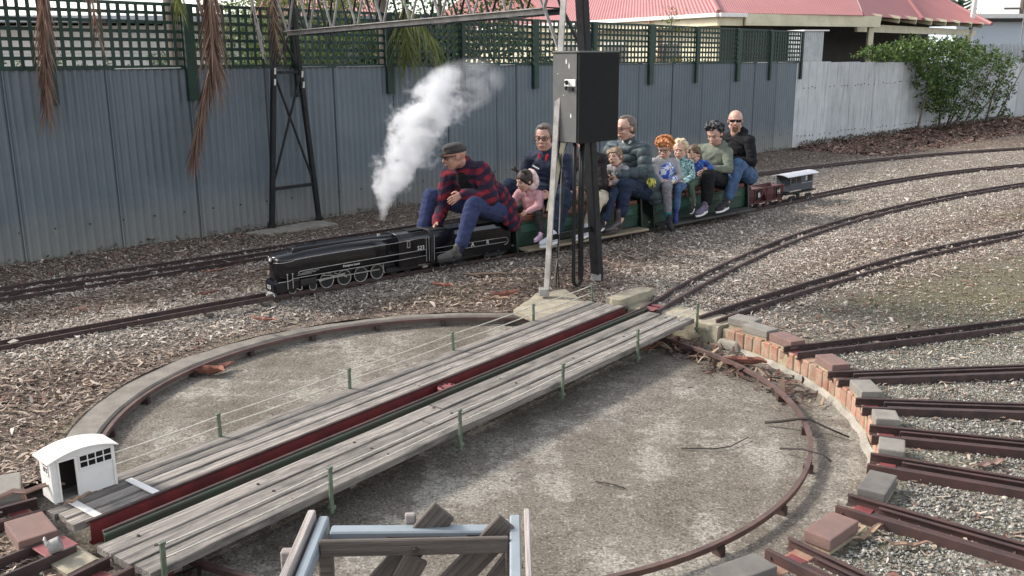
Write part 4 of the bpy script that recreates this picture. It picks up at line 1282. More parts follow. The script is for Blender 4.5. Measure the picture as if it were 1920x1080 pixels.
# far trees: Norfolk pine tip and a tree at the right edge
pine = thing('norfolk_pine', 'tall dark Norfolk pine tip rising behind the red roof', 'tree', (27.4, 60, 0))
MB().tube([(0, 0, 0), (0, 0, 7.2)], [.25, .03], 8).build('trunk', M['bark'], pine)
Vs, Cs = [], []
g = np.random.default_rng(5)
for L_ in np.linspace(2.6, 7.1, 22):
    rad = (7.3 - L_) * .36 + .1
    for k in range(9):
        a = k * 2 * PI / 9 + L_ * 3 + g.uniform(-.2, .2)
        for q in np.linspace(.1, 1, 12):
            c = np.array([math.cos(a) * rad * q, math.sin(a) * rad * q, L_ + .30 * q * q * rad])
            d_ = np.array([-math.sin(a), math.cos(a), 0]) * .16 * (1.2 - q); u_ = np.array([0, 0, .06])
            Vs += [c - d_, c + u_, c + d_, c - u_]
            Cs += [np.array([0.045, 0.075, 0.05]) * g.uniform(.6, 1.4)] * 4
Vs = np.array(Vs)
o = bpy.data.objects.new('crown', attr_mesh('crown', Vs, np.arange(len(Vs)).reshape(-1, 4), np.array(Cs), M['leaf'])); COL.objects.link(o); o.parent = pine
make_tree('street_tree', 'leafy tree at the far right edge beside the power pole', (31.4, 54, 0), [(0, 0, 0), (0, .1, 2), (.1, 0, 3.6)], .25, [((0, 0, 4.6), (1.6, 1.5, 1.7), 2), ((-.6, 0, 3.2), (1.2, 1.2, .9), 1)], 6000, .16, G_MID, 'tree', None, 9)
bare = thing('bare_tree', 'pale leafless tree top behind the ridge of the red roof', 'tree', (22.8, 56, 0))
m = MB(); g = np.random.default_rng(8)
m.tube([(0, 0, 0), (.1, 0, 2.4), (0, 0, 4.2)], [.2, .14, .08], 7)
for k in range(46):
    s_ = np.array([0, 0, g.uniform(2.2, 4.2)]); e = s_ + np.array([g.normal() * 1.3, g.normal() * .8, g.uniform(.6, 2.2)])
    m.tube([s_, (s_ + e) / 2 + g.normal(size=3) * .12, e], [.045, .03, .012], 5)
m.build('trunk', pmat('pale_bare_twigs', (0.36, 0.30, 0.27), 0.9, 0.2, 8), bare)

# shrub sprawling over the pale fence
PA = np.array([PD[0], PD[1], 0]); PN = np.array([PD[1], -PD[0], 0])
def pw(s, out, z):
    p = np.array([PO[0], PO[1], 0]) + PA * s + PN * out
    return np.array([p[0], p[1], z])
sb0 = pw(7.2, .35, 0)
blobs = []
for s, o_, z, rs, rz, w_ in ((3.6, 0, 1.90, .8, .20, 2.2), (4.9, .05, 1.95, .9, .28, 3.2), (6.3, .05, 1.98, 1.0, .32, 3.6), (7.8, .0, 1.98, 1.0, .32, 3), (9.2, 0, 1.80, 1.0, .30, 2.2), (10.6, .1, 1.62, .8, .25, 1.0), (5.4, .35, 1.45, .75, .55, 3.2), (6.5, .4, 1.3, .8, .6, 3.4), (6.0, .4, .75, .8, .42, 2.4), (7.5, .4, 1.35, .7, .55, 2.0), (7.0, .4, .6, .6, .35, 1.0), (9.4, .3, 1.2, .9, .6, 1.8), (8.6, .3, .65, .7, .5, 1.0), (10.8, .25, .9, .5, .6, .8), (10.4, .3, .25, .7, .25, .5)):
    p = pw(s, o_, z) - sb0
    blobs.append((tuple(p), (rs * .62, rs * .62, rz), w_))
t_ = thing('climbing_shrub', 'sprawling green shrub hanging over the pale corrugated fence', 'shrub', tuple(sb0))
m = MB(); g = np.random.default_rng(4)
for s0, s1_, zt in ((6.9, 8.1, 1.0), (7.1, 8.3, 1.15), (7.9, 9.4, 1.7), (6.4, 6.0, 1.9), (5.1, 5.5, 1.8), (8.2, 10.6, 1.7), (10.0, 11.5, 1.5), (9.4, 10.2, 1.9), (6.8, 7.0, 2.0)):
    a_ = pw(s0, .32, 0) - sb0; e = pw(s1_, .42, zt) - sb0
    m.tube([a_, a_ * .6 + e * .4 + g.normal(size=3) * .06, e], [.03, .022, .012], 6)
m.build('stems', M['bark'], t_, smooth=True)
V, F, C = leaf_cloud(13500, blob_sampler(blobs, .2), .08, [(0.035, 0.075, 0.018), (0.06, 0.115, 0.025), (0.095, 0.16, 0.035), (0.15, 0.21, 0.05), (0.05, 0.07, 0.03)], seed=11)
low = V.reshape(-1, 4, 3).mean(1)
o = bpy.data.objects.new('foliage', attr_mesh('foliage', V, F, C, M['leaf'])); COL.objects.link(o); o.parent = t_

# ---- palms behind the fence, dead fronds hanging in front of it
def frond(base, tip_dir, length, droop, n, leaf_len, cols, wd=.012, seed=0, hang=0.0, spread=1.0):
    """one feather frond: arching midrib with narrow leaflets; returns V, F, C in palm coordinates"""
    g = np.random.default_rng(seed)
    base = np.array(base, float); d = np.array(tip_dir, float); d /= np.linalg.norm(d)
    pts = [base]
    for k in range(24):
        d = d + np.array([0, 0, -droop / 24]); d /= np.linalg.norm(d)
        pts.append(pts[-1] + d * length / 24)
    pts = np.array(pts)
    V, F, C = [], [], []
    def quad(a, b, c, e, col):
        o_ = len(V); V.extend([a, b, c, e]); F.append((o_, o_ + 1, o_ + 2, o_ + 3)); C.extend([col] * 4)
    for a, b in zip(pts[:-1], pts[1:]):
        t__ = (b - a); s_ = np.cross(t__, (0, 0, 1.0)); s_ = s_ / (np.linalg.norm(s_) + 1e-6) * wd
        quad(a - s_, b - s_, b + s_, a + s_, np.array(cols[0]) * 1.1)
    for k in range(n):
        q = .12 + .88 * k / n
        i = min(23, int(q * 24)); p = pts[i] + (pts[i + 1] - pts[i]) * (q * 24 - i)
        ax = pts[i + 1] - pts[i]; ax /= np.linalg.norm(ax)
        side = np.cross(ax, (0, 0, 1.0))
        if np.linalg.norm(side) < .2: side = np.cross(ax, (FD[0], FD[1], 0))
        side /= np.linalg.norm(side)
        sg = 1 if k % 2 else -1
        L_ = leaf_len * (1 - .45 * abs(q - .4)) * g.uniform(.75, 1.2)
        dd_ = ax * .8 + side * sg * .75 * spread + np.array([0, 0, -.25]) + g.normal(size=3) * .13
        dd_ /= np.linalg.norm(dd_)
        col = np.array(cols[g.integers(len(cols))]) * g.uniform(.75, 1.25)
        w_ = wd * .55
        sv = np.cross(dd_, g.normal(size=3)); sv /= np.linalg.norm(sv)
        a = p
        for j in range(3):
            dd_ = dd_ + np.array([0, 0, -hang * (.5 + j * .4)]); dd_ /= np.linalg.norm(dd_)
            b = a + dd_ * L_ / 3
            w2 = w_ * (1 - (j + 1) / 3.2)
            quad(a - sv * w_, b - sv * w2, b + sv * w2, a + sv * w_, col)
            a = b; w_ = w2
    return np.array(V), np.array(F), np.array(C)
DEAD = [(0.25, 0.155, 0.11), (0.19, 0.115, 0.085), (0.33, 0.22, 0.16), (0.14, 0.085, 0.065)]
GREY = [(0.36, 0.33, 0.31), (0.28, 0.25, 0.235)]
LIVE = [(0.17, 0.19, 0.055), (0.25, 0.25, 0.08), (0.10, 0.14, 0.04)]
def palm(label, base, top, fronds):
    t_ = thing('palm_tree', label, 'palm tree', base)
    m = MB(); m.tube([(0, 0, 0), (.03, 0, top * .5), (0, 0, top)], [.10, .085, .085], 12); m.build('trunk', M['bark'], t_, smooth=True)
    for f in fronds:
        kind, args = f
        V, F, C = frond(*args[:6], {'dead': DEAD, 'grey': GREY, 'live': LIVE}[kind], **args[6])
        b0 = np.array(args[0]); c0 = np.array([0, 0, top])
        if np.linalg.norm(b0 - c0) > .3:
            MB().tube([c0, c0 * .55 + b0 * .45 + np.array([0, 0, .45]), c0 * .12 + b0 * .88 + np.array([0, 0, .26]), b0], [.028, .022, .018, .014], 6).build('frond_stalk', M['bark'], t_, smooth=True)
        nm = {'dead': 'dead_frond', 'grey': 'dead_frond', 'live': 'frond'}[kind]
        o = bpy.data.objects.new(nm, attr_mesh(nm, V, F, C, M['leaf'])); COL.objects.link(o); o.parent = t_
PB = (-3.92, 11.35, 0)
fn = np.array([FD[1], -FD[0], 0]); fa = np.array([FD[0], FD[1], 0])      # towards camera, along the fence
def rel(p): return np.array(p) - np.array(PB)
palm('palm with brown dead fronds hanging over the left part of the fence', PB, 3.0, [
    ('dead', (rel((-4.24, 9.05, 3.05)), (-.08, -.02, -1), 1.55, .05, 260, .50, dict(seed=1, wd=.017, hang=.10, spread=.62))),
    ('dead', (rel((-3.10, 10.20, 3.1)), (.02, -.10, -1), 1.35, .05, 300, .62, dict(seed=2, wd=.018, hang=.08, spread=.55))),
    ('dead', (rel((-3.10, 10.10, 1.95)), (-.26, -.10, -1), 1.00, .05, 300, .52, dict(seed=22, wd=.017, hang=.08, spread=.55))),
    ('dead', (rel((-4.02, 9.35, 3.1)), (.10, -.02, -1), 1.0, .1, 70, .45, dict(seed=12, wd=.010, hang=.2, spread=.8))),
    ('dead', (rel((-2.62, 10.75, 3.1)), (.05, -.02, -1), 1.1, .1, 70, .5, dict(seed=13, wd=.010, hang=.15, spread=.9))),
    ('grey', (rel((-2.84, 10.6, 2.95)), (.16, -.02, -1), 1.05, .05, 22, .2, dict(seed=3, wd=.042, hang=.2, spread=.2))),
    ('live', (rel((-3.42, 10.15, 2.98)), (.05, -.12, -.9), .55, .3, 70, .42, dict(seed=4, wd=.016, hang=.35, spread=.9))),
    ('live', (rel((-3.92, 11.35, 3.0)), tuple(fa * .8 + np.array([0, 0, .55])), 2.2, 1.2, 110, .55, dict(seed=5, hang=.2))),
    ('live', (rel((-3.92, 11.35, 3.0)), tuple(-fa * .8 + np.array([0, 0, .55])), 2.2, 1.2, 110, .55, dict(seed=6, hang=.2))),
    ('live', (rel((-3.92, 11.35, 3.0)), tuple(fn * .5 + fa * .4 + np.array([0, 0, .8])), 2.0, 1.5, 110, .55, dict(seed=7, hang=.2))),
    ('live', (rel((-3.92, 11.35, 3.0)), tuple(-fn * .8 + np.array([0, 0, .6])), 2.2, 1.2, 110, .55, dict(seed=8, hang=.2)))])
PB2 = (-1.79, 13.6, 0)
def rel2(p): return np.array(p) - np.array(PB2)
palm('palm with a yellow-green frond drooping over the lattice beneath the gantry span', PB2, 2.9, [
    ('live', (rel2((-1.35, 12.3, 2.62)), (.08, -.14, -.55), .75, .8, 130, .62, dict(seed=21, hang=.25, wd=.012))),
    ('live', (rel2((-1.40, 12.25, 2.60)), (.55, -.10, -.35), .80, .9, 130, .58, dict(seed=27, hang=.25, wd=.012))),
    ('live', (rel2((-1.60, 12.5, 2.9)), (-.75, .1, -.15), 1.0, .9, 90, .5, dict(seed=28, hang=.3, wd=.012))),
    ('live', (rel2((-1.55, 13.5, 2.9)), (.9, .2, .3), 2.0, .9, 120, .6, dict(seed=23, hang=.25))),
    ('live', (rel2((-1.55, 13.5, 2.9)), (-.9, .2, .3), 2.0, .9, 120, .6, dict(seed=24, hang=.25))),
    ('live', (rel2((-1.55, 13.6, 2.9)), (.2, .9, .5), 2.0, .9, 110, .6, dict(seed=25, hang=.2))),
    ('live', (rel2((-1.55, 13.6, 2.9)), (-.5, -.4, .9), 1.8, 1.2, 110, .6, dict(seed=26, hang=.2)))])
# wispy twig plant poking over the lattice in front of the gutter
t_ = thing('wispy_plant', 'wispy yellow-green twig poking over the lattice in front of the gutter', 'plant', (2.75, 16.75, 0))
m = MB(); g = np.random.default_rng(31)
m.tube([(0, 0, 0), (.02, 0, 1.2), (0, 0, 2.62)], [.012, .01, .005], 5)
for k in range(14):
    z = g.uniform(1.9, 2.5); m.tube([(0, 0, z), (g.normal() * .16, g.normal() * .1, z + g.uniform(.05, .3))], [.005, .002], 4)
m.build('stem', M['bark'], t_)
V, F, C = leaf_cloud(330, blob_sampler([((0, 0, 2.45), (.30, .15, .26), 1)], .1), .035, G_YEL, seed=32)
o = bpy.data.objects.new('foliage', attr_mesh('foliage', V, F, C, M['leaf'])); COL.objects.link(o); o.parent = t_

# ================================================================== TRAIN
def train_thing(name, label, cat, a, group=None, half=0.6):
    """local x forward (towards the engine's nose), y to the camera side, z up; origin on the ground"""
    P1, F1, L1 = train_frame(a - half); P2, F2, L2 = train_frame(a + half)
    F = P1 - P2; ang = math.atan2(F[1], F[0]); c = (P1 + P2) / 2
    return thing(name, label, cat, (c[0], c[1], 0), ang, group)

RT = 0.024     # rail top
def wheel_set(parent, x, r, name='wheel', spokes=False, tyre='silver', inset=0.066, w_=0.014):
    for sg in (1, -1):
        y = sg * inset
        m = MB()
        m.tube([(x, y - sg * w_ / 2, RT + r), (x, y + sg * w_ / 2, RT + r)], [r, r], 22)
        wv = m.build(name, M['locomatt'], parent, smooth=False)
        m = MB()
        ring_ = []
        for k in range(25):
            a = 2 * PI * k / 24
            ring_.append((x + (r - .003) * math.cos(a), y + sg * (w_ / 2 + .001), RT + r + (r - .003) * math.sin(a)))
        m.tube(ring_, .0042 if r > .05 else .0032, 6, caps=False)
        m.build('tyre', M[tyre], wv, smooth=True)
        if spokes:
            m = MB()
            for k in range(8):
                a = k * PI / 4 + .2
                m.bar((x, y + sg * (w_ / 2 + .002), RT + r), (x + (r - .006) * math.cos(a), y + sg * (w_ / 2 + .002), RT + r + (r - .006) * math.sin(a)), .006, .003, (0, 1, 0))
            m.build('spokes', M['locomatt'], wv)

LOCO_A = 0.795
loco = train_thing('steam_locomotive', 'glossy black streamlined model steam engine with thin silver lining', 'locomotive', LOCO_A, None, .55)
X = lambda a: LOCO_A - (a if a > .3 else .066 + a * .78)
def loco_sec(a, hw, zb, top, sh=.055, n=5):
    """cross-section: skirt, slab side, rounded shoulder, flat crown"""
    zs = top - sh
    pr = [(hw * .97, zb), (hw, zb + (zs - zb) * .5), (hw * .985, zs)]
    for k in range(1, n + 1):
        q = k / n * PI / 2
        pr.append((hw * (.985 - .50 * (1 - math.cos(q))) if k < n else hw * .46, zs + sh * math.sin(q)))
    pr.append((0, top + .002))
    full = [(X(a), y, z) for y, z in pr] + [(X(a), -y, z) for y, z in reversed(pr[:-1])]
    return full
m = MB()
secs = [(.000, .022, .135, .338, .03), (.006, .050, .132, .345, .032), (.03, .085, .128, .352, .036), (.08, .107, .125, .358, .042), (.15, .121, .140, .364, .05), (.23, .127, .160, .372, .06), (.33, .129, .166, .380, .064), (.60, .130, .167, .388, .066), (.95, .130, .167, .386, .066), (1.24, .130, .167, .380, .06)]
m.loft([loco_sec(*s) for s in secs])
m.build('boiler_casing', M['locoblack'], loco, smooth=True)
# raised skyline casing on the crown with slanted front
m = MB()
m.loft([[(X(a), y * w_, z) for y, z in ((-.062, .350), (-.058, h_), (.058, h_), (.062, .350))] for a, w_, h_ in ((.20, .8, .366), (.225, 1, .405), (.45, 1, .407), (.85, .92, .402), (1.22, .7, .392))])
m.build('skyline_casing', M['locoblack'], loco, bevel=.008, segs=2)
MB().tube([(X(.27), 0, .40), (X(.27), 0, .409)], .026, 16).build('chimney', M['black'], loco)
MB().tube([(X(1.10), 0, .39), (X(1.10), 0, .408)], .016, 12).build('safety_valve', M['steel'], loco)
# cab
m = MB()
cabsec = lambda a, s=1: [(X(a), y * s, z) for y, z in ((.131, .10), (.132, .33), (.124, .362), (.085, .392), (.03, .402), (-.03, .402), (-.085, .392), (-.124, .362), (-.132, .33), (-.131, .10))]
m.loft([cabsec(1.225), cabsec(1.56)])
cabm = m.build('cab', M['locoblack'], loco, bevel=.003)
MB().box((X(1.46), 0, .404), (.16, .12, .006)).build('roof_hatch', M['black'], cabm)
for sg in (1, -1):
    MB().box((X(1.325), sg * .133, .303), (.032, .004, .066)).build('window_frame', M['silver'], cabm, bevel=.001)
    MB().box((X(1.325), sg * .1348, .303), (.020, .003, .05)).build('pane', M['glassdark'], cabm)
    MB().box((X(1.43), sg * .1335, .300), (.115, .003, .078)).build('side_window', M['glassdark'], cabm)
    for (xa, xb, z) in ((1.56, 1.27, .345),):
        pass
    MB().tube([(X(1.545), sg * .1345, .12), (X(1.545), sg * .1345, .345)], .0025, 6).build('handrail', M['silver'], cabm)
    MB().tube([(X(1.515), sg * .1345, .12), (X(1.515), sg * .1345, .345)], .0025, 6).build('handrail', M['silver'], cabm)
    # silver lining: waist line, running-board lines, skirt line
    def line(pts, r=.0026, nm='lining'):
        MB().tube(pts, r, 6).build(nm, M['silver'], loco, smooth=True)
    line([(X(a), sg * y, z) for a, y, z in ((.004, .040, .300), (.03, .089, .301), (.08, .110, .303), (.16, .124, .310), (.20, .127, .322), (.36, .1305, .327), (.7, .1315, .331), (1.225, .1318, .331), (1.29, .1335, .337), (1.56, .1335, .342))])
    line([(X(a), sg * y, z) for a, y, z in ((.225, .126, .196), (.228, .128, .212), (.26, .130, .219), (.7, .1318, .226), (1.24, .1325, .229), (1.52, .1335, .231))], .0036)
    line([(X(a), sg * y, z) for a, y, z in ((.13, .1225, .150), (.16, .124, .163), (.30, .130, .167), (1.24, .1312, .172), (1.52, .1330, .176))], .0032)
    for z0, aa, ab in ((.206, .27, .43), (.196, .225, .40), (.186, .21, .36)):
        line([(X(aa), sg * .1305, z0), (X(ab), sg * .131, z0 + .002)], .0022)
# nose: headlight, front apron, number plate, pilot
MB().tube([(X(-.012), 0, .322), (X(.03), 0, .322)], [.017, .02], 14).build('headlight', M['silver'], loco)
MB().tube([(X(-.0145), 0, .322), (X(-.011), 0, .322)], [.011, .011], 12).build('headlight_lens', M['whitemark'], loco)
MB().box((X(.028), .072, .327), (.02, .018, .016)).build('marker_lamp', M['silver'], loco, bevel=.002)
MB().box((X(.028), -.072, .327), (.02, .018, .016)).build('marker_lamp', M['silver'], loco, bevel=.002)
m = MB()
m.loft([[(X(a), y * w_, z) for y, z in ((-.112, zb), (-.112, zt), (.112, zt), (.112, zb))] for a, w_, zb, zt in ((-.035, .62, .060, .118), (-.02, .86, .055, .140), (.03, 1, .05, .148), (.16, 1.05, .062, .150), (.24, 1.05, .085, .150))])
m.build('front_apron', M['locoblack'], loco, bevel=.006, segs=2)
for sg in (1, -1):
    MB().tube([(X(.0), sg * .112, .146), (X(.11), sg * .122, .147), (X(.13), sg * .123, .153)], .003, 6).build('lining', M['silver'], loco)
MB().box((X(-.038), 0, .096), (.004, .075, .036)).build('number_plate', M['black'], loco)
nme = text_mesh('523', .046, M['whitemark'])
part('number', nme, loco, (X(-.0415), 0, .096), (R(90), 0, R(90)))
m = MB()
m.loft([[(X(-.035), -.075, .055), (X(-.035), .075, .055), (X(-.01), .09, .055), (X(-.01), -.09, .055)], [(X(-.075), -.02, .030), (X(-.075), .02, .030), (X(-.02), .105, .030), (X(-.02), -.105, .030)]])
m.build('cowcatcher', M['locomatt'], loco)
for k in range(-4, 5):
    MB().bar((X(-.037), .017 * k, .058), (X(-.077 + .010 * abs(k)), .022 * k, .028), .006, .003).build('cowcatcher_bar', M['whitemark'], loco)
for sg in (1, -1):
    for a in (.095, .155):
        MB().tube([(X(a), sg * .128, .085), (X(a), sg * .130, .205)], .0032, 6).build('handrail', M['silver'], loco)
        MB().box((X(a), sg * .130, .207), (.010, .008, .012)).build('lamp_iron', M['silver'], loco)
    MB().tube([(X(.205), sg * .115, .075), (X(.23), sg * .118, .058), (X(.26), sg * .118, .062), (X(.262), sg * .118, .09)], .004, 6).build('sand_pipe', M['silver'], loco)
    # cylinder, slide bars and motion
    MB().box((X(.33), sg * .105, .118), (.15, .045, .062)).build('cylinder', M['locomatt'], loco, bevel=.012, segs=2)
    MB().bar((X(.40), sg * .118, .118), (X(.55), sg * .118, .122), .006, .006).build('slide_bar', M['steel'], loco)
    MB().bar((X(.43), sg * .116, .106), (X(.69), sg * .100, .128), .006, .016).build('connecting_rod', M['steel'], loco, bevel=.002)
    MB().bar((X(.50), sg * .095, .108), (X(1.04), sg * .095, .112), .005, .011).build('coupling_rod', M['steel'], loco, bevel=.002)
    MB().bar((X(.46), sg * .118, .150), (X(.66), sg * .112, .118), .004, .006).build('radius_rod', M['steel'], loco)
    MB().bar((X(.58), sg * .112, .152), (X(.70), sg * .112, .098), .004, .006).build('return_crank', M['steel'], loco)
    MB().tube([(X(1.06), sg * .12, .165), (X(1.065), sg * .12, .10), (X(1.075), sg * .12, .075)], .004, 6).build('injector_pipe', M['steel'], loco)
    MB().box((X(1.50), sg * .125, .075), (.055, .012, .02)).build('cab_step', M['steel'], loco)
    nm_ = text_mesh('523', .052, M['whitemark'])
    part('number', nm_, loco, (X(1.455), sg * .1345, .253), (R(90), 0, R(180) if sg > 0 else 0))
    nm_ = text_mesh('Essington Lewis', .026, M['whitemark'], shear=.35)
    part('nameplate', nm_, loco, (X(.735), sg * .1335, .203), (R(90), 0, R(180) if sg > 0 else 0))
MB().box((X(.72), 0, .105), (1.30, .10, .075)).build('frame', M['locomatt'], loco)
MB().box((X(1.28), 0, .085), (.34, .19, .055)).build('trailing_truck', M['locomatt'], loco, bevel=.01)
for a in (.175, .392):
    wheel_set(loco, X(a), .036, 'bogie_wheel', False, 'silver', .070)
for a in (.522, .690, .854, 1.02):
    wheel_set(loco, X(a), .067, 'driving_wheel', True, 'silver', .074)
for a in (1.19, 1.34):
    wheel_set(loco, X(a), .038, 'trailing_wheel', False, 'locomatt', .070)

TEN_A = 2.09
tender = train_thing('tender', 'long black tender with silver lining that the driver sits on', 'tender', TEN_A, None, .4)
XT = lambda a: TEN_A - a
m = MB()
tsec = lambda a, s=1, top=.385: [(XT(a), y * s, z) for y, z in ((.128, .105), (.130, .33), (.122, .365), (.105, top), (-.105, top), (-.122, .365), (-.130, .33), (-.128, .105))]
m.loft([tsec(1.60), tsec(2.51), ])
m.build('tank', M['locoblack'], tender, bevel=.004)
MB().box((XT(1.70), 0, .3865), (.16, .17, .006)).build('coal_opening', M['black'], tender)
m = MB()
m.loft([[(XT(a), y, z) for y, z in ((.134, .10), (.137, .34), (.125, .375), (.095, .402), (-.095, .402), (-.125, .375), (-.137, .34), (-.134, .10))] for a in (1.565, 1.60)])
m.build('gangway', M['rubber'], tender, bevel=.003)
for sg in (1, -1):
    for z, aa, ab in ((.182, 1.62, 2.44), (.228, 1.62, 2.42)):
        MB().tube([(XT(aa), sg * .1315, z), (XT(ab), sg * .1315, z)], .0026, 6).build('lining', M['silver'], tender)
    MB().tube([(XT(2.42 + .05 * math.sin(q)), sg * .1315, .205 - .0 + .023 * math.cos(q) * 1.6 - .013) for q in np.linspace(0, PI, 9)], .0026, 6).build('lining', M['silver'], tender)
    MB().tube([(XT(1.6), sg * .138, .12), (XT(1.6), sg * .139, .35)], .0025, 6).build('handrail', M['silver'], tender)
    for t_, a in (('S', 1.86), ('A', 2.04), ('R', 2.22)):
        part('letter', text_mesh(t_, .056, M['whitemark']), tender, (XT(a), sg * .1318, .205), (R(90), 0, R(180) if sg > 0 else 0))
    for a in (1.80, 2.32):
        MB().box((XT(a), sg * .108, .075), (.25, .015, .04)).build('bogie_frame', M['locomatt'], tender, bevel=.006)
    MB().box((XT(1.78), sg * .22, .092), (.16, .12, .012)).build('footrest', M['locomatt'], tender, bevel=.003)
    MB().bar((XT(1.78), sg * .10, .10), (XT(1.78), sg * .20, .092), .02, .012).build('footrest_arm', M['steel'], tender)
for a in (1.73, 1.87, 2.25, 2.39):
    wheel_set(tender, XT(a), .036, 'wheel', False, 'steel', .070)
MB().box((XT(2.05), 0, .09), (.90, .16, .03)).build('frame', M['locomatt'], tender)
MB().box((XT(2.25), 0, .402), (.38, .22, .034)).build('seat_pad', M['rubber'], tender, bevel=.012, segs=2)

def carriage(label, a, board):
    c = train_thing('passenger_car', label, 'carriage', a, None, .6)
    hl = .885
    for sg in (1, -1):
        MB().box((0, sg * .225, .098), (1.72, .155, .022)).build('footboard', M[board], c, bevel=.003)
        MB().box((0, sg * .121, .222), (1.74, .012, .215)).build('side_panel', M['cargreen'], c, bevel=.002)
        MB().box((0, sg * .131, .212), (1.74, .016, .016)).build('ledge', M['cargreen'], c, bevel=.003)
        for k in range(4):
            m = MB(); m.loft([[(-.64 + .425 * k - .17, sg * .128, .235), (-.64 + .425 * k + .17, sg * .128, .235), (-.64 + .425 * k + .17, sg * .128, .318), (-.64 + .425 * k - .17, sg * .128, .318)], [(-.64 + .425 * k - .13, sg * .136, .247), (-.64 + .425 * k + .13, sg * .136, .247), (-.64 + .425 * k + .13, sg * .136, .306), (-.64 + .425 * k - .13, sg * .136, .306)]])
            m.build('raised_panel', M['cargreen2'], c)
    MB().box((0, 0, .34), (1.74, .262, .02)).build('seat_board', M['cargreen'], c)
    for k in range(3):
        MB().box((-.575 + .575 * k, 0, .374), (.56, .255, .05)).build('cushion', M['seatbrown'], c, bevel=.016, segs=2)
    MB().box((0, 0, .095), (1.76, .24, .035)).build('chassis', M['locomatt'], c)
    for sg in (1, -1):
        m = MB(); m.prism([(-.185, .06), (.185, .06), (.150, .455), (.12, .475), (-.12, .475), (-.150, .455)], -.012, .012, np.array([[0, 0, 1.0], [1, 0, 0], [0, 1, 0]]), (sg * hl, 0, 0))
        m.build('end_board', M['enddark'], c, bevel=.004)
        for x in (.18, -.18):
            pass
        MB().tube([(sg * (hl + .016), .12, .13), (sg * (hl + .03), .12, .13)], .012, 10).build('lamp', M['steel'], c)
    for x in (-.62, .62):
        MB().box((x, 0, .065), (.22, .19, .04)).build('bogie', M['locomatt'], c, bevel=.006)
        wheel_set(c, x - .07, .034, 'wheel', False, 'steel', .070); wheel_set(c, x + .07, .034, 'wheel', False, 'steel', .070)
    return c
car1 = carriage('green sit-astride carriage with pale footboards right behind the tender', 3.435, 'tanboard')
car2 = carriage('green sit-astride carriage with dark footboards at the rear of the passenger train', 5.40, 'darkboard')

def hopper(label, a, letter, L_=.42):
    h = train_thing('hopper_wagon', label, 'wagon', a, None, .2)
    m = MB()
    m.loft([[(x * .62 * L_ / 2 * 1.1, y * .075, .112) for x, y in ((1, 1), (-1, 1), (-1, -1), (1, -1))], [(x * L_ / 2, y * .098, .20) for x, y in ((1, 1), (-1, 1), (-1, -1), (1, -1))], [(x * L_ / 2, y * .10, .285) for x, y in ((1, 1), (-1, 1), (-1, -1), (1, -1))], [(x * (L_ / 2 - .012), y * .09, .285) for x, y in ((1, 1), (-1, 1), (-1, -1), (1, -1))], [(x * .5 * L_ / 2, y * .05, .18) for x, y in ((1, 1), (-1, 1), (-1, -1), (1, -1))]])
    m.build('body', M['hopper'], h, bevel=.003)
    MB().box((0, 0, .105), (L_ + .03, .15, .022)).build('frame', M['hopper'], h, bevel=.002)
    for sg in (1, -1):
        MB().bar((-L_ / 2, sg * .103, .288), (L_ / 2, sg * .103, .288), .012, .012).build('rim', M['hopper'], h)
        for x in (-.19, -.02, .15):
            MB().bar((x * L_ / .42, sg * .085, .12), (x * L_ / .42 - sg * .0 + .03, sg * .104, .285), .012, .012).build('rib', M['hopper'], h)
        m = MB(); m.bar((-.10, sg * .098, .145), (-.075, sg * .1075, .268), .075, .004, (0, 1, 0)); m.build('letter_board', M['black'], h)
        part('letter', text_mesh(letter, .088, M['whitemark']), h, (-.088, sg * .1085, .21), (R(86), 0, R(180) if sg > 0 else 0))
        for x in (-.14, .14):
            MB().box((x * L_ / .42, sg * .09, .072), (.09, .012, .03)).build('axle_box', M['hopper'], h)
            MB().box((x * L_ / .42, sg * .098, .085), (.03, .008, .012)).build('spring', M['steel'], h)
    for x in (-.17, -.10, .10, .17):
        wheel_set(h, x * L_ / .42, .030, 'wheel', False, 'locomatt', .070)
    return h
hopper('maroon hopper wagon lettered B, coupled behind the last carriage', 6.53, 'B', .40)
hopper('maroon hopper wagon lettered H, just ahead of the grey van', 6.98, 'H', .44)
van = train_thing('brake_van', 'dark blue-grey model brake van with a pale curved roof and letter B', 'wagon', 7.63, None, .25)
MB().box((0, 0, .268), (.58, .20, .205)).build('body', M['van'], van, bevel=.003)
MB().box((0, 0, .145), (.74, .21, .022)).build('frame', M['black'], van)
for sg in (1, -1):
    for x, w_ in ((.20, .10), (.07, .10), (-.20, .10)):
        MB().box((x, sg * .100, .315), (w_, .006, .08)).build('window', M['glassdark'], van)
    MB().tube([(.0, sg * .102, .262), (-.29, sg * .102, .262)], .003, 5).build('lining', M['steel'], van)
    MB().box((.15, sg * .101, .175), (.28, .005, .018)).build('step_board', M['steel'], van)
    part('letter', text_mesh('B', .085, M['whitemark']), van, (-.11, sg * .1035, .318), (R(90), 0, R(180) if sg > 0 else 0))
    for x in (-.2, .2):
        MB().box((x, sg * .09, .09), (.14, .012, .04)).build('axle_guard', M['black'], van)
m = MB()
m.loft([[(x, -.125 + .25 * k / 8, .372 + .028 * math.sin(PI * k / 8)) for k in range(9)] + [(x, .125 - .25 * k / 8, .365 + .026 * math.sin(PI * (8 - k) / 8)) for k in range(9)] for x in (-.40, .38)])
m.build('roof', M['vanroof'], van)
for x in (-.22, .22):
    wheel_set(van, x, .038, 'wheel', False, 'steel', .070)

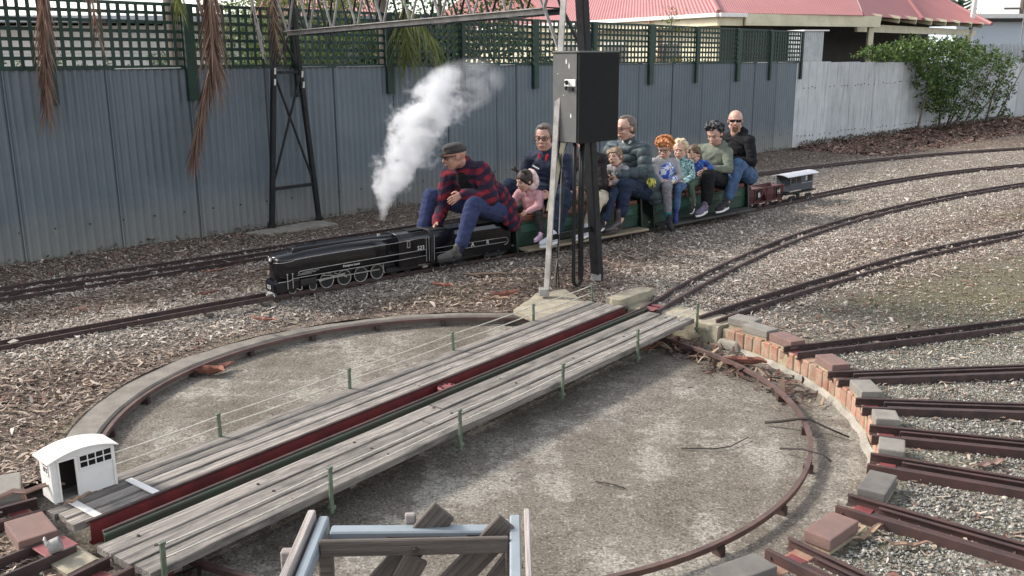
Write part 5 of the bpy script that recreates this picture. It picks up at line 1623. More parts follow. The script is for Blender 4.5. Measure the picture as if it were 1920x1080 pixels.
# ================================================================== STEAM
def steam_material():
    m = bpy.data.materials.new('white_steam')
    m.use_nodes = True
    t = m.node_tree
    t.nodes.clear()
    out = nd(t, 'ShaderNodeOutputMaterial')
    pv = nd(t, 'ShaderNodeVolumePrincipled')
    pv.inputs['Color'].default_value = (0.86, 0.865, 0.88, 1)
    pv.inputs['Anisotropy'].default_value = 0.1
    tc = nd(t, 'ShaderNodeTexCoord')
    sx = nd(t, 'ShaderNodeSeparateXYZ'); t.links.new(tc.outputs['Object'], sx.inputs[0])
    xx, yy, zz_ = sx.outputs[0], sx.outputs[1], sx.outputs[2]
    # plume axis: leans downwind with height; x = downwind
    def curve(z, pts):
        n = nd(t, 'ShaderNodeFloatCurve')
        c = n.mapping.curves[0]
        while len(c.points) < len(pts): c.points.new(.5, .5)
        for p, (a, b) in zip(c.points, pts): p.location = (a, b); p.handle_type = 'AUTO'
        n.mapping.update()
        t.links.new(math_(t, 'MULTIPLY', z, 0.5), n.inputs['Value'])
        return n.outputs[0]
    cx = curve(zz_, STEAM_AXIS)
    rad = curve(zz_, STEAM_RAD)
    n1 = nd(t, 'ShaderNodeTexNoise'); n1.inputs['Scale'].default_value = 5.2; n1.inputs['Detail'].default_value = 6; n1.inputs['Roughness'].default_value = .62
    t.links.new(tc.outputs['Object'], n1.inputs['Vector'])
    n2 = nd(t, 'ShaderNodeTexNoise'); n2.inputs['Scale'].default_value = 13; n2.inputs['Detail'].default_value = 4; n2.inputs['Roughness'].default_value = .6
    t.links.new(tc.outputs['Object'], n2.inputs['Vector'])
    dx = math_(t, 'SUBTRACT', xx, cx)
    d = math_(t, 'SQRT', math_(t, 'ADD', math_(t, 'MULTIPLY', dx, dx), math_(t, 'MULTIPLY', yy, yy)))
    q = math_(t, 'DIVIDE', d, rad)
    q = math_(t, 'ADD', q, math_(t, 'MULTIPLY', math_(t, 'SUBTRACT', n1.outputs[0], .5), 3.6))
    q = math_(t, 'ADD', q, math_(t, 'MULTIPLY', math_(t, 'SUBTRACT', n2.outputs[0], .5), 1.7))
    dens = math_(t, 'MULTIPLY', math_(t, 'SUBTRACT', 1.0, q, True), 1.0, True)
    dens = math_(t, 'POWER', dens, 1.1)
    amt = curve(zz_, STEAM_DEN)
    dens = math_(t, 'MULTIPLY', math_(t, 'MULTIPLY', dens, amt), 30.0)
    # thin wisps drifting off downwind near the top
    w1 = nd(t, 'ShaderNodeTexNoise'); w1.inputs['Scale'].default_value = 4.0; w1.inputs['Detail'].default_value = 6; w1.inputs['Roughness'].default_value = .65; w1.inputs['Distortion'].default_value = .8
    t.links.new(tc.outputs['Object'], w1.inputs['Vector'])
    ex = math_(t, 'DIVIDE', math_(t, 'SUBTRACT', xx, .92), .52)
    ez = math_(t, 'DIVIDE', math_(t, 'SUBTRACT', zz_, math_(t, 'ADD', 1.02, math_(t, 'MULTIPLY', xx, .12))), .26)
    ey = math_(t, 'DIVIDE', yy, .16)
    e = math_(t, 'ADD', math_(t, 'ADD', math_(t, 'MULTIPLY', ex, ex), math_(t, 'MULTIPLY', ez, ez)), math_(t, 'MULTIPLY', ey, ey))
    wsp = math_(t, 'MULTIPLY', math_(t, 'SUBTRACT', 1.0, e, True), math_(t, 'MULTIPLY', math_(t, 'SUBTRACT', w1.outputs[0], .42, True), 30.0))
    dens = math_(t, 'ADD', dens, wsp)
    t.links.new(dens, pv.inputs['Density'])
    t.links.new(pv.outputs[0], out.inputs['Volume'])
    return m
# object space: x downwind (along the train, rearwards), z up; z is halved for the curves' 0..1 domain
STEAM_AXIS = [(0, 0.02), (.08, .06), (.16, .14), (.25, .27), (.34, .40), (.45, .53), (.55, .64), (.65, .74), (1, 1)]
STEAM_RAD = [(0, .03), (.05, .055), (.12, .12), (.2, .18), (.30, .23), (.42, .25), (.52, .23), (.62, .17), (.68, .05), (1, .02)]
STEAM_DEN = [(0, .35), (.05, .55), (.12, .85), (.3, 1), (.45, .8), (.55, .5), (.63, .2), (.70, 0), (1, 0)]
ps, fs, ls = train_frame(1.13)
stm = bpy.data.objects.new('steam_plume', MB().box((.55, 0, .72), (1.75, .74, 1.46)).mesh('steam_plume', steam_material()))
COL.objects.link(stm)
stm.location = (ps[0], ps[1], .53)
stm.rotation_euler = (0, 0, math.atan2(-fs[1], -fs[0]))
tag(stm, 'billowing white steam plume rising and drifting back from the black engine', 'steam')

# ================================================================== PEOPLE
def skin_mat(name, c):
    m, t, b = newmat(name)
    v = coords(t)
    n = noise_(t, v, 26, 4, .6)
    r = ramp(t, n, [(.35, tuple(x * y for x, y in zip(c, (.88, .78, .75)))), (.65, c)])
    t.links.new(r.outputs[0], b.inputs['Base Color'])
    b.inputs['Roughness'].default_value = .5
    b.inputs['Subsurface Weight'].default_value = .12
    b.inputs['Subsurface Radius'].default_value = (.02, .008, .005)
    return m
SK = {'old': skin_mat('ruddy_skin', (.50, .28, .21)), 'fair': skin_mat('fair_skin', (.55, .335, .26)), 'child': skin_mat('child_skin', (.62, .40, .31))}
def cloth_mat(name, c, c2=None, scale=30, rough=.9, thr=(.4, .6), bs=180, bst=.25):
    return pmat(name, c, rough, .2, scale, c2, .22, .003, 110, thr=thr, spec=.2)
def plaid_mat(name):
    m, t, b = newmat(name)
    tc = nd(t, 'ShaderNodeTexCoord')
    ds = nd(t, 'ShaderNodeTexNoise'); ds.inputs['Scale'].default_value = 5; t.links.new(tc.outputs['Object'], ds.inputs['Vector'])
    vm = nd(t, 'ShaderNodeVectorMath', operation='MULTIPLY_ADD'); t.links.new(ds.outputs['Color'], vm.inputs[0]); vm.inputs[1].default_value = (.07, .07, .07); t.links.new(tc.outputs['Object'], vm.inputs[2])
    sx = nd(t, 'ShaderNodeSeparateXYZ'); t.links.new(vm.outputs[0], sx.inputs[0])
    def bands(v, per):
        s_ = math_(t, 'SINE', math_(t, 'MULTIPLY', v, 2 * PI / per))
        return ramp(t, math_(t, 'MULTIPLY_ADD', s_, .5), [(.0, (0, 0, 0)), (.44, (0, 0, 0)), (.56, (1, 1, 1)), (1, (1, 1, 1))]).outputs[0], s_
    def bandfac(v, per):
        s_ = math_(t, 'SINE', math_(t, 'MULTIPLY', v, 2 * PI / per))
        q = math_(t, 'MULTIPLY_ADD', s_, 2.2); q.node.inputs[2].default_value = .5; q.node.use_clamp = True
        return q
    a = bandfac(math_(t, 'ADD', sx.outputs[2], math_(t, 'MULTIPLY', sx.outputs[0], .55)), .105)
    c = bandfac(math_(t, 'ADD', math_(t, 'MULTIPLY', sx.outputs[0], .9), math_(t, 'SUBTRACT', math_(t, 'MULTIPLY', sx.outputs[1], .8), math_(t, 'MULTIPLY', sx.outputs[2], .45))), .10)
    col = mixc(t, a, (.012, .012, .030), (.085, .010, .030))
    col = mixc(t, c, col, mixc(t, a, (.030, .010, .032), (.21, .015, .028)))
    fz = noise_(t, tc.outputs['Object'], 120, 3, .6)
    col = mixc(t, 1.0, col, ramp(t, fz, [(.3, (.75, .75, .75)), (.7, (1.15, 1.15, 1.15))]).outputs[0], 'MULTIPLY')
    t.links.new(col, b.inputs['Base Color'])
    b.inputs['Roughness'].default_value = .95
    bump(t, b, fz, .3, .003)
    return m
M['plaid'] = plaid_mat('red_and_navy_check_flannel')
M['workblue'] = cloth_mat('purple_blue_work_trousers', (.046, .058, .132), (.032, .041, .095), 12)
M['blacktee'] = cloth_mat('black_cotton', (.013, .013, .014))
M['navyjkt'] = cloth_mat('navy_jacket', (.020, .027, .055), (.014, .018, .038), 9, .6)
M['redshirt'] = cloth_mat('red_collar', (.42, .03, .045))
M['jeans'] = cloth_mat('blue_jeans', (.080, .135, .235), (.045, .08, .155), 11)
M['darkjeans'] = cloth_mat('dark_navy_jeans', (.026, .038, .068), (.016, .024, .045), 11)
M['pink'] = cloth_mat('pale_pink_fleece', (.62, .36, .37), (.53, .29, .31), 14)
M['pinklining'] = cloth_mat('cream_pink_hood_lining', (.70, .52, .49))
M['charcoal'] = cloth_mat('charcoal_leggings', (.045, .043, .045))
M['brownjkt'] = cloth_mat('dark_brown_jacket', (.026, .020, .020), (.018, .014, .014), 9, .7)
M['beige'] = cloth_mat('beige_cotton', (.52, .45, .35), (.44, .38, .29), 9)
M['puffer'] = cloth_mat('grey_green_quilted_nylon', (.068, .088, .096), (.052, .068, .076), 7, .5)
M['greymarl'] = cloth_mat('grey_marl_jersey', (.36, .35, .36), (.28, .27, .28), 90)
M['trackgrey'] = cloth_mat('grey_track_pants', (.23, .225, .24), (.18, .175, .19), 40)
M['sagehood'] = cloth_mat('sage_green_hoodie', (.17, .185, .145), (.13, .145, .115), 9)
M['blackhood'] = cloth_mat('black_hoodie', (.014, .014, .016))
M['olivekid'] = cloth_mat('olive_green_trousers', (.085, .115, .085), (.065, .09, .068), 16)
M['whitesole'] = pmat('white_rubber_sole', (.70, .69, .67), .6, .1, 20)
M['darkshoe'] = cloth_mat('dark_trainers', (.035, .034, .038))
M['mauveshoe'] = cloth_mat('mauve_trainers', (.17, .14, .19), (.12, .10, .14), 30)
M['blueshoe'] = cloth_mat('blue_trainers', (.04, .05, .17))
M['pinkshoe'] = cloth_mat('pink_shoes', (.66, .46, .56))
M['whiteshoe'] = cloth_mat('white_trainers', (.62, .61, .62), (.42, .42, .46), 25)
M['brownboot'] = pmat('brown_leather_boot', (.045, .033, .033), .45, .3, 14)
M['greyboot'] = pmat('scuffed_grey_boot', (.115, .105, .092), .8, .4, 14, (.05, .046, .042), .5, .003, 60)
M['sock'] = cloth_mat('dark_sock', (.022, .024, .045))
M['tealsock'] = cloth_mat('teal_sock', (.03, .16, .20))
def print_mat(name, base, cols, scale, thr):
    m, t, b = newmat(name)
    v = coords(t, (1, 1, 1), 'Object', False)
    n1 = nd(t, 'ShaderNodeTexNoise'); n1.inputs['Scale'].default_value = scale; n1.inputs['Detail'].default_value = 2; n1.inputs['Distortion'].default_value = 1.2
    t.links.new(v, n1.inputs['Vector'])
    r = ramp(t, n1.outputs[0], [(0, base)] + [(th_, c) for th_, c in zip(thr, cols)])
    r.color_ramp.interpolation = 'CONSTANT'
    t.links.new(r.outputs[0], b.inputs['Base Color'])
    b.inputs['Roughness'].default_value = .9
    return m
M['tealcamo'] = print_mat('mint_and_navy_camouflage_fleece', (.04, .085, .12), [(.29, .48, .45), (.05, .10, .14), (.40, .58, .53)], 17, (.42, .50, .56))
M['blueprint'] = print_mat('blue_and_navy_print_top', (.02, .03, .12), [(.03, .09, .38), (.02, .03, .12), (.12, .26, .55)], 19, (.42, .53, .60))
M['shirtprint'] = print_mat('blue_white_and_yellow_print', (.05, .11, .52), [(.70, .72, .78), (.04, .10, .48), (.74, .68, .38)], 10, (.47, .56, .63))
def hair_mat(name, c, c2):
    m, t, b = newmat(name)
    v = coords(t, (1, 1, 1))
    n = noise_(t, v, 70, 4, .7)
    r = ramp(t, n, [(.35, c2), (.65, c)])
    t.links.new(r.outputs[0], b.inputs['Base Color'])
    b.inputs['Roughness'].default_value = .5
    bump(t, b, n, .8, .006)
    return m
HR = {'greybrown': hair_mat('short_grey_brown_hair', (.17, .13, .10), (.07, .055, .045)), 'grey': hair_mat('grey_hair', (.32, .30, .27), (.16, .15, .14)), 'darkbrown': hair_mat('dark_brown_hair', (.055, .034, .024), (.022, .014, .011)), 'black': hair_mat('black_wavy_hair', (.028, .026, .027), (.007, .007, .008)), 'ginger': hair_mat('curly_ginger_hair', (.55, .21, .06), (.30, .095, .025)), 'blond': hair_mat('pale_blond_hair', (.68, .56, .38), (.42, .32, .19)), 'lightbrown': hair_mat('light_brown_hair', (.27, .17, .09), (.13, .08, .045)), 'brown': hair_mat('brown_curly_hair', (.16, .095, .055), (.07, .042, .026)), 'ginge_beard': hair_mat('short_brown_beard', (.24, .12, .07), (.13, .07, .045))}
M['cap'] = pmat('worn_black_engine_cap', (.035, .033, .031), .75, .3, 14, (.06, .055, .05), .2)
M['brass'] = pmat('brass_badge', (.55, .42, .2), .35, .2, 20, None, 0, metal=.8)
M['eyewhite'] = pmat('eye_white', (.20, .15, .13), .3, .05, 20, None, 0)
M['iris'] = pmat('dark_iris', (.02, .015, .012), .2, .1, 20, None, 0)
M['lip'] = pmat('lip_skin', (.40, .16, .14), .5, .1, 30, None, 0)
M['lens'] = pmat('dark_sunglass_lens', (.012, .010, .012), .12, .1, 20, None, 0)

def v3(p): return np.array(p, float)
def unit(a): return a / (np.linalg.norm(a) + 1e-9)

def bake(name, mb, voxel, mats, parent, amp=0.0, freq=14.0, smooth=2, quilt=None, seed=0, extra=None, fold=None):
    co, no, fs = remesh(mb, voxel, smooth)
    if amp or quilt:
        disp = np.zeros(len(co))
        if amp:
            for i, p in enumerate(co):
                q = p * freq
                a = mnoise.noise((q[0] + seed, q[1], q[2] * 1.5))
                b_ = mnoise.noise((q[0] * .5 + 7, q[1] * .5 + seed, q[2] * .55))
                disp[i] = amp * ((.4 - abs(a)) * 1.5 + b_ * .7)
        if quilt:
            bones, per, qa = quilt
            best = np.full(len(co), 1e9); tt = np.zeros(len(co))
            for p0, p1 in bones:
                d_ = p1 - p0; L_ = np.linalg.norm(d_)
                t_ = np.clip(((co - p0) @ d_) / L_ ** 2, 0, 1)
                dist = np.linalg.norm(co - (p0 + np.outer(t_, d_)), axis=1)
                u = dist < best
                best[u] = dist[u]; tt[u] = ((co - p0) @ d_)[u] / L_
            disp += qa * (np.abs(np.sin(PI * tt / per)) ** .6 - .7)
        co = co + no * disp[:, None]
    m = MB()
    m.add(co, fs)
    if extra is not None:
        m.add(extra.v, extra.f)
    me = bpy.data.meshes.new(name)
    me.from_pydata(m.v, [], m.f)
    me.materials.append(mats)
    me.polygons.foreach_set('use_smooth', [True] * len(me.polygons))
    me.update()
    o = bpy.data.objects.new(name, me)
    COL.objects.link(o)
    o.parent = parent
    return o

def hand_prims(m, fm, wr, tip, S, side, curl=.6, palm_n=None):
    """palm goes to the body skin m; fingers (thin) to fm. wr wrist, tip where the middle finger would reach"""
    d = unit(tip - wr)
    n_ = palm_n if palm_n is not None else np.array([0, 0, -1.0])
    n_ = unit(n_ - d * (n_ @ d)); lat = np.cross(n_, d) * side
    pl = .085 * S
    pc = wr + d * pl * .55
    for k in (-1, 0, 1):
        m.caps(wr + lat * k * .012 * S, wr + d * pl + lat * k * .024 * S, .017 * S, .0145 * S, 8)
    for k, L_ in zip((-1.5, -.5, .5, 1.5), (.066, .080, .084, .074)):
        b0 = wr + d * pl * .93 + lat * k * .0185 * S
        d1 = unit(d + n_ * curl * .55 + lat * k * .06); d2 = unit(d + n_ * curl * 1.5)
        b1 = b0 + d1 * L_ * .5 * S; b2 = b1 + d2 * L_ * .5 * S
        fm.caps(b0, b1, .0095 * S, .009 * S, 7); fm.caps(b1, b2, .009 * S, .0072 * S, 7)
    t0 = wr + d * pl * .3 + lat * .024 * S
    t1 = t0 + unit(d * .6 + lat * .8 + n_ * .3) * .042 * S; t2 = t1 + unit(d + n_ * .5 + lat * .1) * .034 * S
    fm.caps(t0, t1, .0125 * S, .010 * S, 7); fm.caps(t1, t2, .010 * S, .008 * S, 7)

def head_prims(m, hc, Fd, Ud, h, neckbase, nr):
    Ld = np.cross(Ud, Fd)
    B = np.stack([Fd, Ld, Ud], 1)
    def at(f, l, u): return hc + B @ np.array([f, l, u]) * h
    m.ell(at(-.03, 0, .12), np.array([.425, .335, .375]) * h, B, 16, 12)
    m.ell(at(.10, 0, -.14), np.array([.285, .265, .34]) * h, B, 14, 10)
    m.ell(at(.20, 0, -.385), np.array([.115, .13, .095]) * h, B, 10, 8)
    m.caps(at(.36, -.09, .11), at(.36, .09, .11), .055 * h, .055 * h, 8)
    m.caps(at(.37, 0, .06), at(.455, 0, -.10), .038 * h, .062 * h, 8)
    m.ell(at(.405, .05, -.11), .042 * h); m.ell(at(.405, -.05, -.11), .042 * h)
    for s_ in (1, -1):
        m.ell(at(.23, .165 * s_, -.12), np.array([.12, .09, .11]) * h, B, 8, 6)
        m.ell(at(-.03, .335 * s_, -.02), np.array([.085, .035, .115]) * h, B, 8, 6)
        m.caps(at(-.02, .25 * s_, -.26), at(.18, .10 * s_, -.40), .07 * h, .075 * h, 8)
    m.caps(at(-.10, 0, -.2), neckbase, nr * 1.0, nr * 1.12, 12)
    m.ell(at(.355, 0, -.235), np.array([.06, .11, .05]) * h, B, 8, 6)
    return at, B, Ld

def face_parts(parent, at, B, h, lips='lip', eyes=True, brow=None, closed=False):
    if eyes:
        for s_ in (1, -1):
            e = MB().ell(at(.335, .135 * s_, .02), np.array([.045, .056, .020 if closed else .028]) * h, B, 10, 8).build('eye', M['eyewhite'], parent, smooth=True)
            if not closed:
                MB().ell(at(.372, .132 * s_, .018), np.array([.014, .030, .026]) * h, B, 8, 6).build('iris', M['iris'], e, smooth=True)
    if brow is not None:
        for s_ in (1, -1):
            MB().tube([at(.405, .06 * s_, .115), at(.395, .14 * s_, .135), at(.345, .21 * s_, .11)], [.008 * h, .011 * h, .006 * h], 6).build('eyebrow', brow, parent, smooth=True)
    MB().tube([at(.370, -.105, -.262), at(.405, -.04, -.245), at(.41, 0, -.25), at(.405, .04, -.245), at(.370, .105, -.262)], [.010 * h, .020 * h, .022 * h, .020 * h, .010 * h], 6).build('mouth', M[lips], parent, smooth=True)

def hair_cap(parent, at, B, h, mat, style, seed=0):
    m = MB(); g = np.random.default_rng(seed)
    vox = .0055 if h > .2 else .005
    if style == 'short':
        m.ell(at(-.075, 0, .155), np.array([.415, .372, .375]) * h, B, 16, 12)
        m.ell(at(-.16, 0, -.02), np.array([.31, .352, .33]) * h, B, 14, 10)
        m.ell(at(.12, 0, .42), np.array([.22, .24, .10]) * h, B, 12, 8)
    elif style == 'receding':
        m.ell(at(-.12, 0, .15), np.array([.38, .365, .36]) * h, B, 16, 12)
        m.ell(at(-.17, 0, -.02), np.array([.30, .352, .32]) * h, B, 14, 10)
        m.ell(at(.02, 0, .45), np.array([.22, .17, .08]) * h, B, 12, 8)
    elif style == 'sides':
        m.ell(at(-.21, 0, -.06), np.array([.24, .315, .20]) * h, B, 14, 10)
    elif style in ('curly', 'bigcurly', 'wavy'):
        k_ = {'curly': 1.0, 'bigcurly': 1.22, 'wavy': 1.1}[style]
        m.ell(at(-.09, 0, .17), np.array([.40, .37, .37]) * h * (.9 + .1 * k_), B, 16, 12)
        m.ell(at(-.17, 0, -.02), np.array([.30, .35, .32]) * h, B, 14, 10)
        n_ = {'curly': 90, 'bigcurly': 150, 'wavy': 110}[style]
        for k in range(n_):
            u = g.normal(size=3); u /= np.linalg.norm(u)
            if u[0] > .45 and u[2] < .48: continue
            if u[2] < -.45: continue
            if u[0] > .1 and u[2] < (.12 if style == 'wavy' else -.05): continue
            if style == 'wavy' and u[2] < 0 and u[0] > -.3: continue
            r = np.array([.42, .385, .385]) * (k_ if u[2] > 0 else 1.02) * g.uniform(.93, 1.06)
            p = at(*(np.array([-.07, 0, .16]) + u * r))
            s_ = g.uniform(.055, .095) * h
            q = unit(np.cross(u, g.normal(size=3))); 
            m.caps(p - B @ q * s_ * .8, p + B @ q * s_ * .8, s_ * .75, s_ * .6, 7)
        if style == 'bigcurly':
            for k in range(26):
                p = at(g.uniform(.22, .40), g.uniform(-.33, .33), g.uniform(.27, .46)); m.ell(p, g.uniform(.06, .10) * h)
        if style == 'wavy':
            for k in range(30):
                p = at(g.uniform(.0, .30), g.uniform(-.3, .3), g.uniform(.42, .60)); m.ell(p, g.uniform(.06, .09) * h)
    elif style == 'fringe':
        m.ell(at(-.07, 0, .15), np.array([.43, .39, .38]) * h, B, 16, 12)
        m.ell(at(-.15, 0, -.05), np.array([.33, .375, .36]) * h, B, 14, 10)
        for k in range(16):
            l_ = -.28 + .56 * k / 15
            m.caps(at(.22, l_ * .9, .40), at(.385 - .5 * l_ * l_, l_ + g.uniform(-.03, .03), .20 + g.uniform(-.03, .05)), .05 * h, .03 * h, 7)
    elif style == 'pigtails':
        m.ell(at(-.05, 0, .17), np.array([.445, .385, .385]) * h, B, 16, 12)
        m.ell(at(-.15, 0, -.02), np.array([.33, .375, .36]) * h, B, 14, 10)
        for s_ in (1, -1): m.caps(at(.18, .26 * s_, .24), at(.12, .33 * s_, -.05), .07 * h, .05 * h, 8)
        for s_ in (1, -1):
            p = at(.06, .30 * s_, .44)
            m.ell(p, .085 * h)
            for k in range(5):
                m.caps(p, at(.26 + g.normal() * .09, (.46 + g.uniform(-.1, .12)) * s_, .68 + g.normal() * .09), .040 * h, .018 * h, 6)
    return bake('hair', m, vox, mat, parent, amp=.02 * h * (1.0 if style not in ('curly', 'bigcurly', 'wavy') else .4), freq=11 / h * .9, smooth=1, seed=seed)

def glasses(parent, at, B, h, kind):
    m = MB()
    if kind == 'shades':
        for s_ in (1, -1):
            MB().box(at(.425, .145 * s_, .03), np.array([.03, .24, .125]) * h, B).build('lens', M['lens'], parent, bevel=.003)
            m.bar(at(.41, .26 * s_, .06), at(.0, .345 * s_, .06), .006, .007)
        m.bar(at(.44, -.05, .06), at(.44, .05, .06), .006, .006)
        m.build('sunglasses_frame', M['black'], parent)
        return
    for s_ in (1, -1):
        pts = [at(.43, .145 * s_ + .115 * math.cos(q), .025 + .075 * math.sin(q) * (1 if abs(math.sin(q)) < .8 else .95)) for q in np.linspace(0, 2 * PI, 17)]
        m.tube(pts, .0035 if kind == 'thick' else .0022, 6, caps=False)
        m.bar(at(.42, .26 * s_, .05), at(.0, .345 * s_, .05), .004, .004)
    m.bar(at(.45, -.04, .04), at(.45, .04, .04), .004, .004)
    m.build('glasses', M['black'], parent)

def shoe(parent, heel, toe, S, mat, sole='whitesole', boot=None, up=None):
    d = unit(toe - heel)
    upv = np.array([0, 0, 1.0]) if up is None else unit(up)
    upv = unit(upv - d * (upv @ d)); lat = np.cross(upv, d)
    B = np.stack([d, lat, upv], 1)
    L_ = .27 * S
    c = heel + d * L_ * .36
    def at(x, y, z): return c + B @ np.array([x, y, z]) * S
    m = MB()
    m.ell(at(.075, 0, -.004), np.array([.085, .044, .036]) * S, B, 14, 8)
    m.ell(at(-.055, 0, .006), np.array([.065, .036, .046]) * S, B, 12, 8)
    m.caps(at(-.045, 0, .02), at(.06, 0, .005), .038 * S, .034 * S, 10)
    m.caps(at(-.055, 0, .03), at(-.062, 0, .06 if not boot else .14), .036 * S, .037 * S, 10)
    o = bake('shoe', m, .006, mat, parent, smooth=2)
    ms = MB()
    n = 18
    out = []
    for k in range(n):
        q = 2 * PI * k / n
        x = .02 + .138 * math.cos(q); w_ = (.042 if math.cos(q) > 0 else .036) * (1 if abs(math.cos(q)) < .8 else .96)
        out.append((x, w_ * math.sin(q) * 1.08))
    ms.loft([[at(x, y, -.044) for x, y in out], [at(x, y, -.020) for x, y in out]])
    ms.build('sole', M[sole], o, bevel=.003)
    return o

def person(label, A, J, S=1.0, h=.25, skin='fair', yaw=0, pitch=0, roll=0, top=None, topmat='navyjkt', trousers='jeans', shoes=('darkshoe', 'whitesole'), hair=('short', 'greybrown'), bulk=1.0, legs=('N', 'F'), quilt=None, brow=None, glass=None, hands=('N',), seed=0, long_=None, boot=None, belly=1.0, closed=False, sleeves=True, collar=True, hood=None, toph=0.0):
    P_, F_, L_ = train_frame(A)
    root = thing('person', label, 'person', (P_[0], P_[1], 0), math.atan2(F_[1], F_[0]))
    J = {k: v3(v) for k, v in J.items()}
    for k in ('sh', 'el', 'wr', 'hip', 'kn', 'an', 'toe', 'hd'):
        for a, b_ in (('N', 'F'), ('F', 'N')):
            if k + a not in J and k + b_ in J:
                c0 = (J['neck'] if k in ('sh', 'el', 'wr', 'hd') else J['pelvis'])[1]
                q = J[k + b_].copy(); q[1] = 2 * c0 - q[1]; J[k + a] = q
    lat = unit(J['shN'] - J['shF'])
    upT = unit(J['neck'] - J['pelvis'])
    fr_ = unit(np.cross(lat, upT)); 
    TB = np.stack([fr_, lat, unit(np.cross(fr_, lat)) * 1.0], 1)
    if 'hipN' not in J:
        dk = unit(J['knN'] - J['pelvis'])
        J['hipN'] = J['pelvis'] + np.array([.03, .095 * bulk, -.01]) * S
        J['hipF'] = J['pelvis'] + np.array([.03, -.095 * bulk, -.01]) * S
    chest = J.get('chest', J['pelvis'] * .3 + J['neck'] * .7)
    bel = J.get('belly', J['pelvis'] * .65 + J['neck'] * .35)
    # ---- body: one continuous skin
    m = MB(); fm = MB()
    Fd = np.array([math.cos(R(yaw)) * math.cos(R(pitch)), math.sin(R(yaw)) * math.cos(R(pitch)), -math.sin(R(pitch))])
    Ud = unit(np.array([0, 0, 1.0]) - Fd * Fd[2])
    if roll:
        Ld_ = np.cross(Ud, Fd); Ud = unit(Ud * math.cos(R(roll)) + Ld_ * math.sin(R(roll)))
    at, B, _ = head_prims(m, J['head'], Fd, Ud, h, J['neck'] + upT * .0, .058 * S * (1.0 if S > .8 else .85))
    def torso(m, e):
        m.ell(J['pelvis'] + upT * .02 * S, np.array([.115, .155 * bulk, .12]) * S + e, TB, 14, 10)
        m.ell(bel, np.array([.115 * belly, .150 * bulk, .15]) * S + e, TB, 14, 10)
        m.ell(chest, np.array([.115, .165 * bulk, .17]) * S + e, TB, 14, 10)
        m.caps(J['pelvis'], bel, .11 * S + e, .11 * S + e); m.caps(bel, chest, .11 * S + e, .115 * S + e)
        m.caps(chest, J['neck'] - upT * .07 * S, .12 * S + e * .6, .075 * S + e * .5)
        m.caps(J['shF'], J['shN'], .062 * S + e * .7, .062 * S + e * .7)
        for s_ in 'NF':
            m.caps(J['neck'] - upT * .02 * S, J['sh' + s_], .05 * S + e * .4, .058 * S + e * .6)
    torso(m, -.012 * S)
    for s_, sg in (('N', 1), ('F', -1)):
        m.caps(J['sh' + s_], J['el' + s_], .048 * S, .040 * S); m.caps(J['el' + s_], J['wr' + s_], .040 * S, .027 * S)
        tip = J.get('hd' + s_) if s_ in hands and ('hd' + s_) in J else J['wr' + s_] + unit(J['wr' + s_] - J['el' + s_]) * .1 * S
        hand_prims(m, fm, J['wr' + s_], tip, S, sg, .7, np.array([-.2, -sg * .8, -.5]))
        m.caps(J['hip' + s_], J['kn' + s_], .080 * S, .056 * S); m.caps(J['kn' + s_], J['an' + s_], .052 * S, .036 * S)
        m.caps(J['an' + s_], J['toe' + s_] * .6 + J['an' + s_] * .4 + np.array([0, 0, -.02 * S]), .036 * S, .03 * S)
    body = bake('body', m, .0058 if S > .8 else .005, SK[skin], root, smooth=2, extra=fm)
    face_parts(root, at, B, h, brow=brow, closed=closed, eyes=glass != 'shades')
    # ---- trousers
    m = MB(); tb = bulk ** .5
    m.ell(J['pelvis'] + upT * .0, np.array([.125, .165 * bulk, .115]) * S, TB, 14, 10)
    for s_ in legs:
        hp, kn, an = J['hip' + s_], J['kn' + s_], J['an' + s_]
        m.caps(J['pelvis'], hp, .11 * S, .10 * S)
        m.caps(hp, kn, .098 * S * tb, .073 * S * tb)
        e_ = kn + (an - kn) * (.90 if not boot else .80)
        m.caps(kn, kn + (e_ - kn) * .5, .072 * S * tb, .066 * S * tb); m.caps(kn + (e_ - kn) * .5, e_, .066 * S * tb, .056 * S * tb)
    bake('trousers', m, .0075 if S > .8 else .0065, M[trousers], root, amp=.009 * S, freq=10 / S, smooth=2, seed=seed + 3)
    # ---- top
    m = MB()
    e = .014 * S + toph
    torso(m, e)
    bones = [(J['pelvis'], J['neck'])]
    for s_ in 'NF':
        m.caps(J['sh' + s_], J['el' + s_], .060 * S + toph + (.006 if bulk > 1.05 else 0), .053 * S + toph)
        w_ = J['el' + s_] + (J['wr' + s_] - J['el' + s_]) * .93
        m.caps(J['el' + s_], w_, .053 * S + toph, .040 * S + toph * .6)
        bones += [(J['sh' + s_], J['el' + s_]), (J['el' + s_], w_)]
    if collar:
        m.caps(J['neck'] - upT * .05 * S + fr_ * .02 * S, J['neck'] + upT * .015 * S, .080 * S + toph * .5, .068 * S + toph * .4)
    if long_:
        for p in long_:
            m.caps(p[0], p[1], p[2], p[3])
    tm = bake('jacket' if top is None else top, m, .0075 if S > .8 else .006, M[topmat], root, amp=(.004 if quilt else .009) * S, freq=10 / S, smooth=2, seed=seed, quilt=(bones, quilt, .016) if quilt else None)
    if hood:
        mh = MB(); nb_ = J['neck'] - fr_ * .055 * S
        mh.ell(nb_ - upT * .0, np.array([.06, .11, .07]) * S, TB, 12, 8); mh.caps(nb_ + lat * .09 * S, J['neck'] + fr_ * .05 * S + lat * .06 * S - upT * .03 * S, .035 * S, .022 * S); mh.caps(nb_ - lat * .09 * S, J['neck'] + fr_ * .05 * S - lat * .06 * S - upT * .03 * S, .035 * S, .022 * S)
        bake('hood', mh, .006, M[hood], root, amp=.006 * S, freq=16, smooth=2)
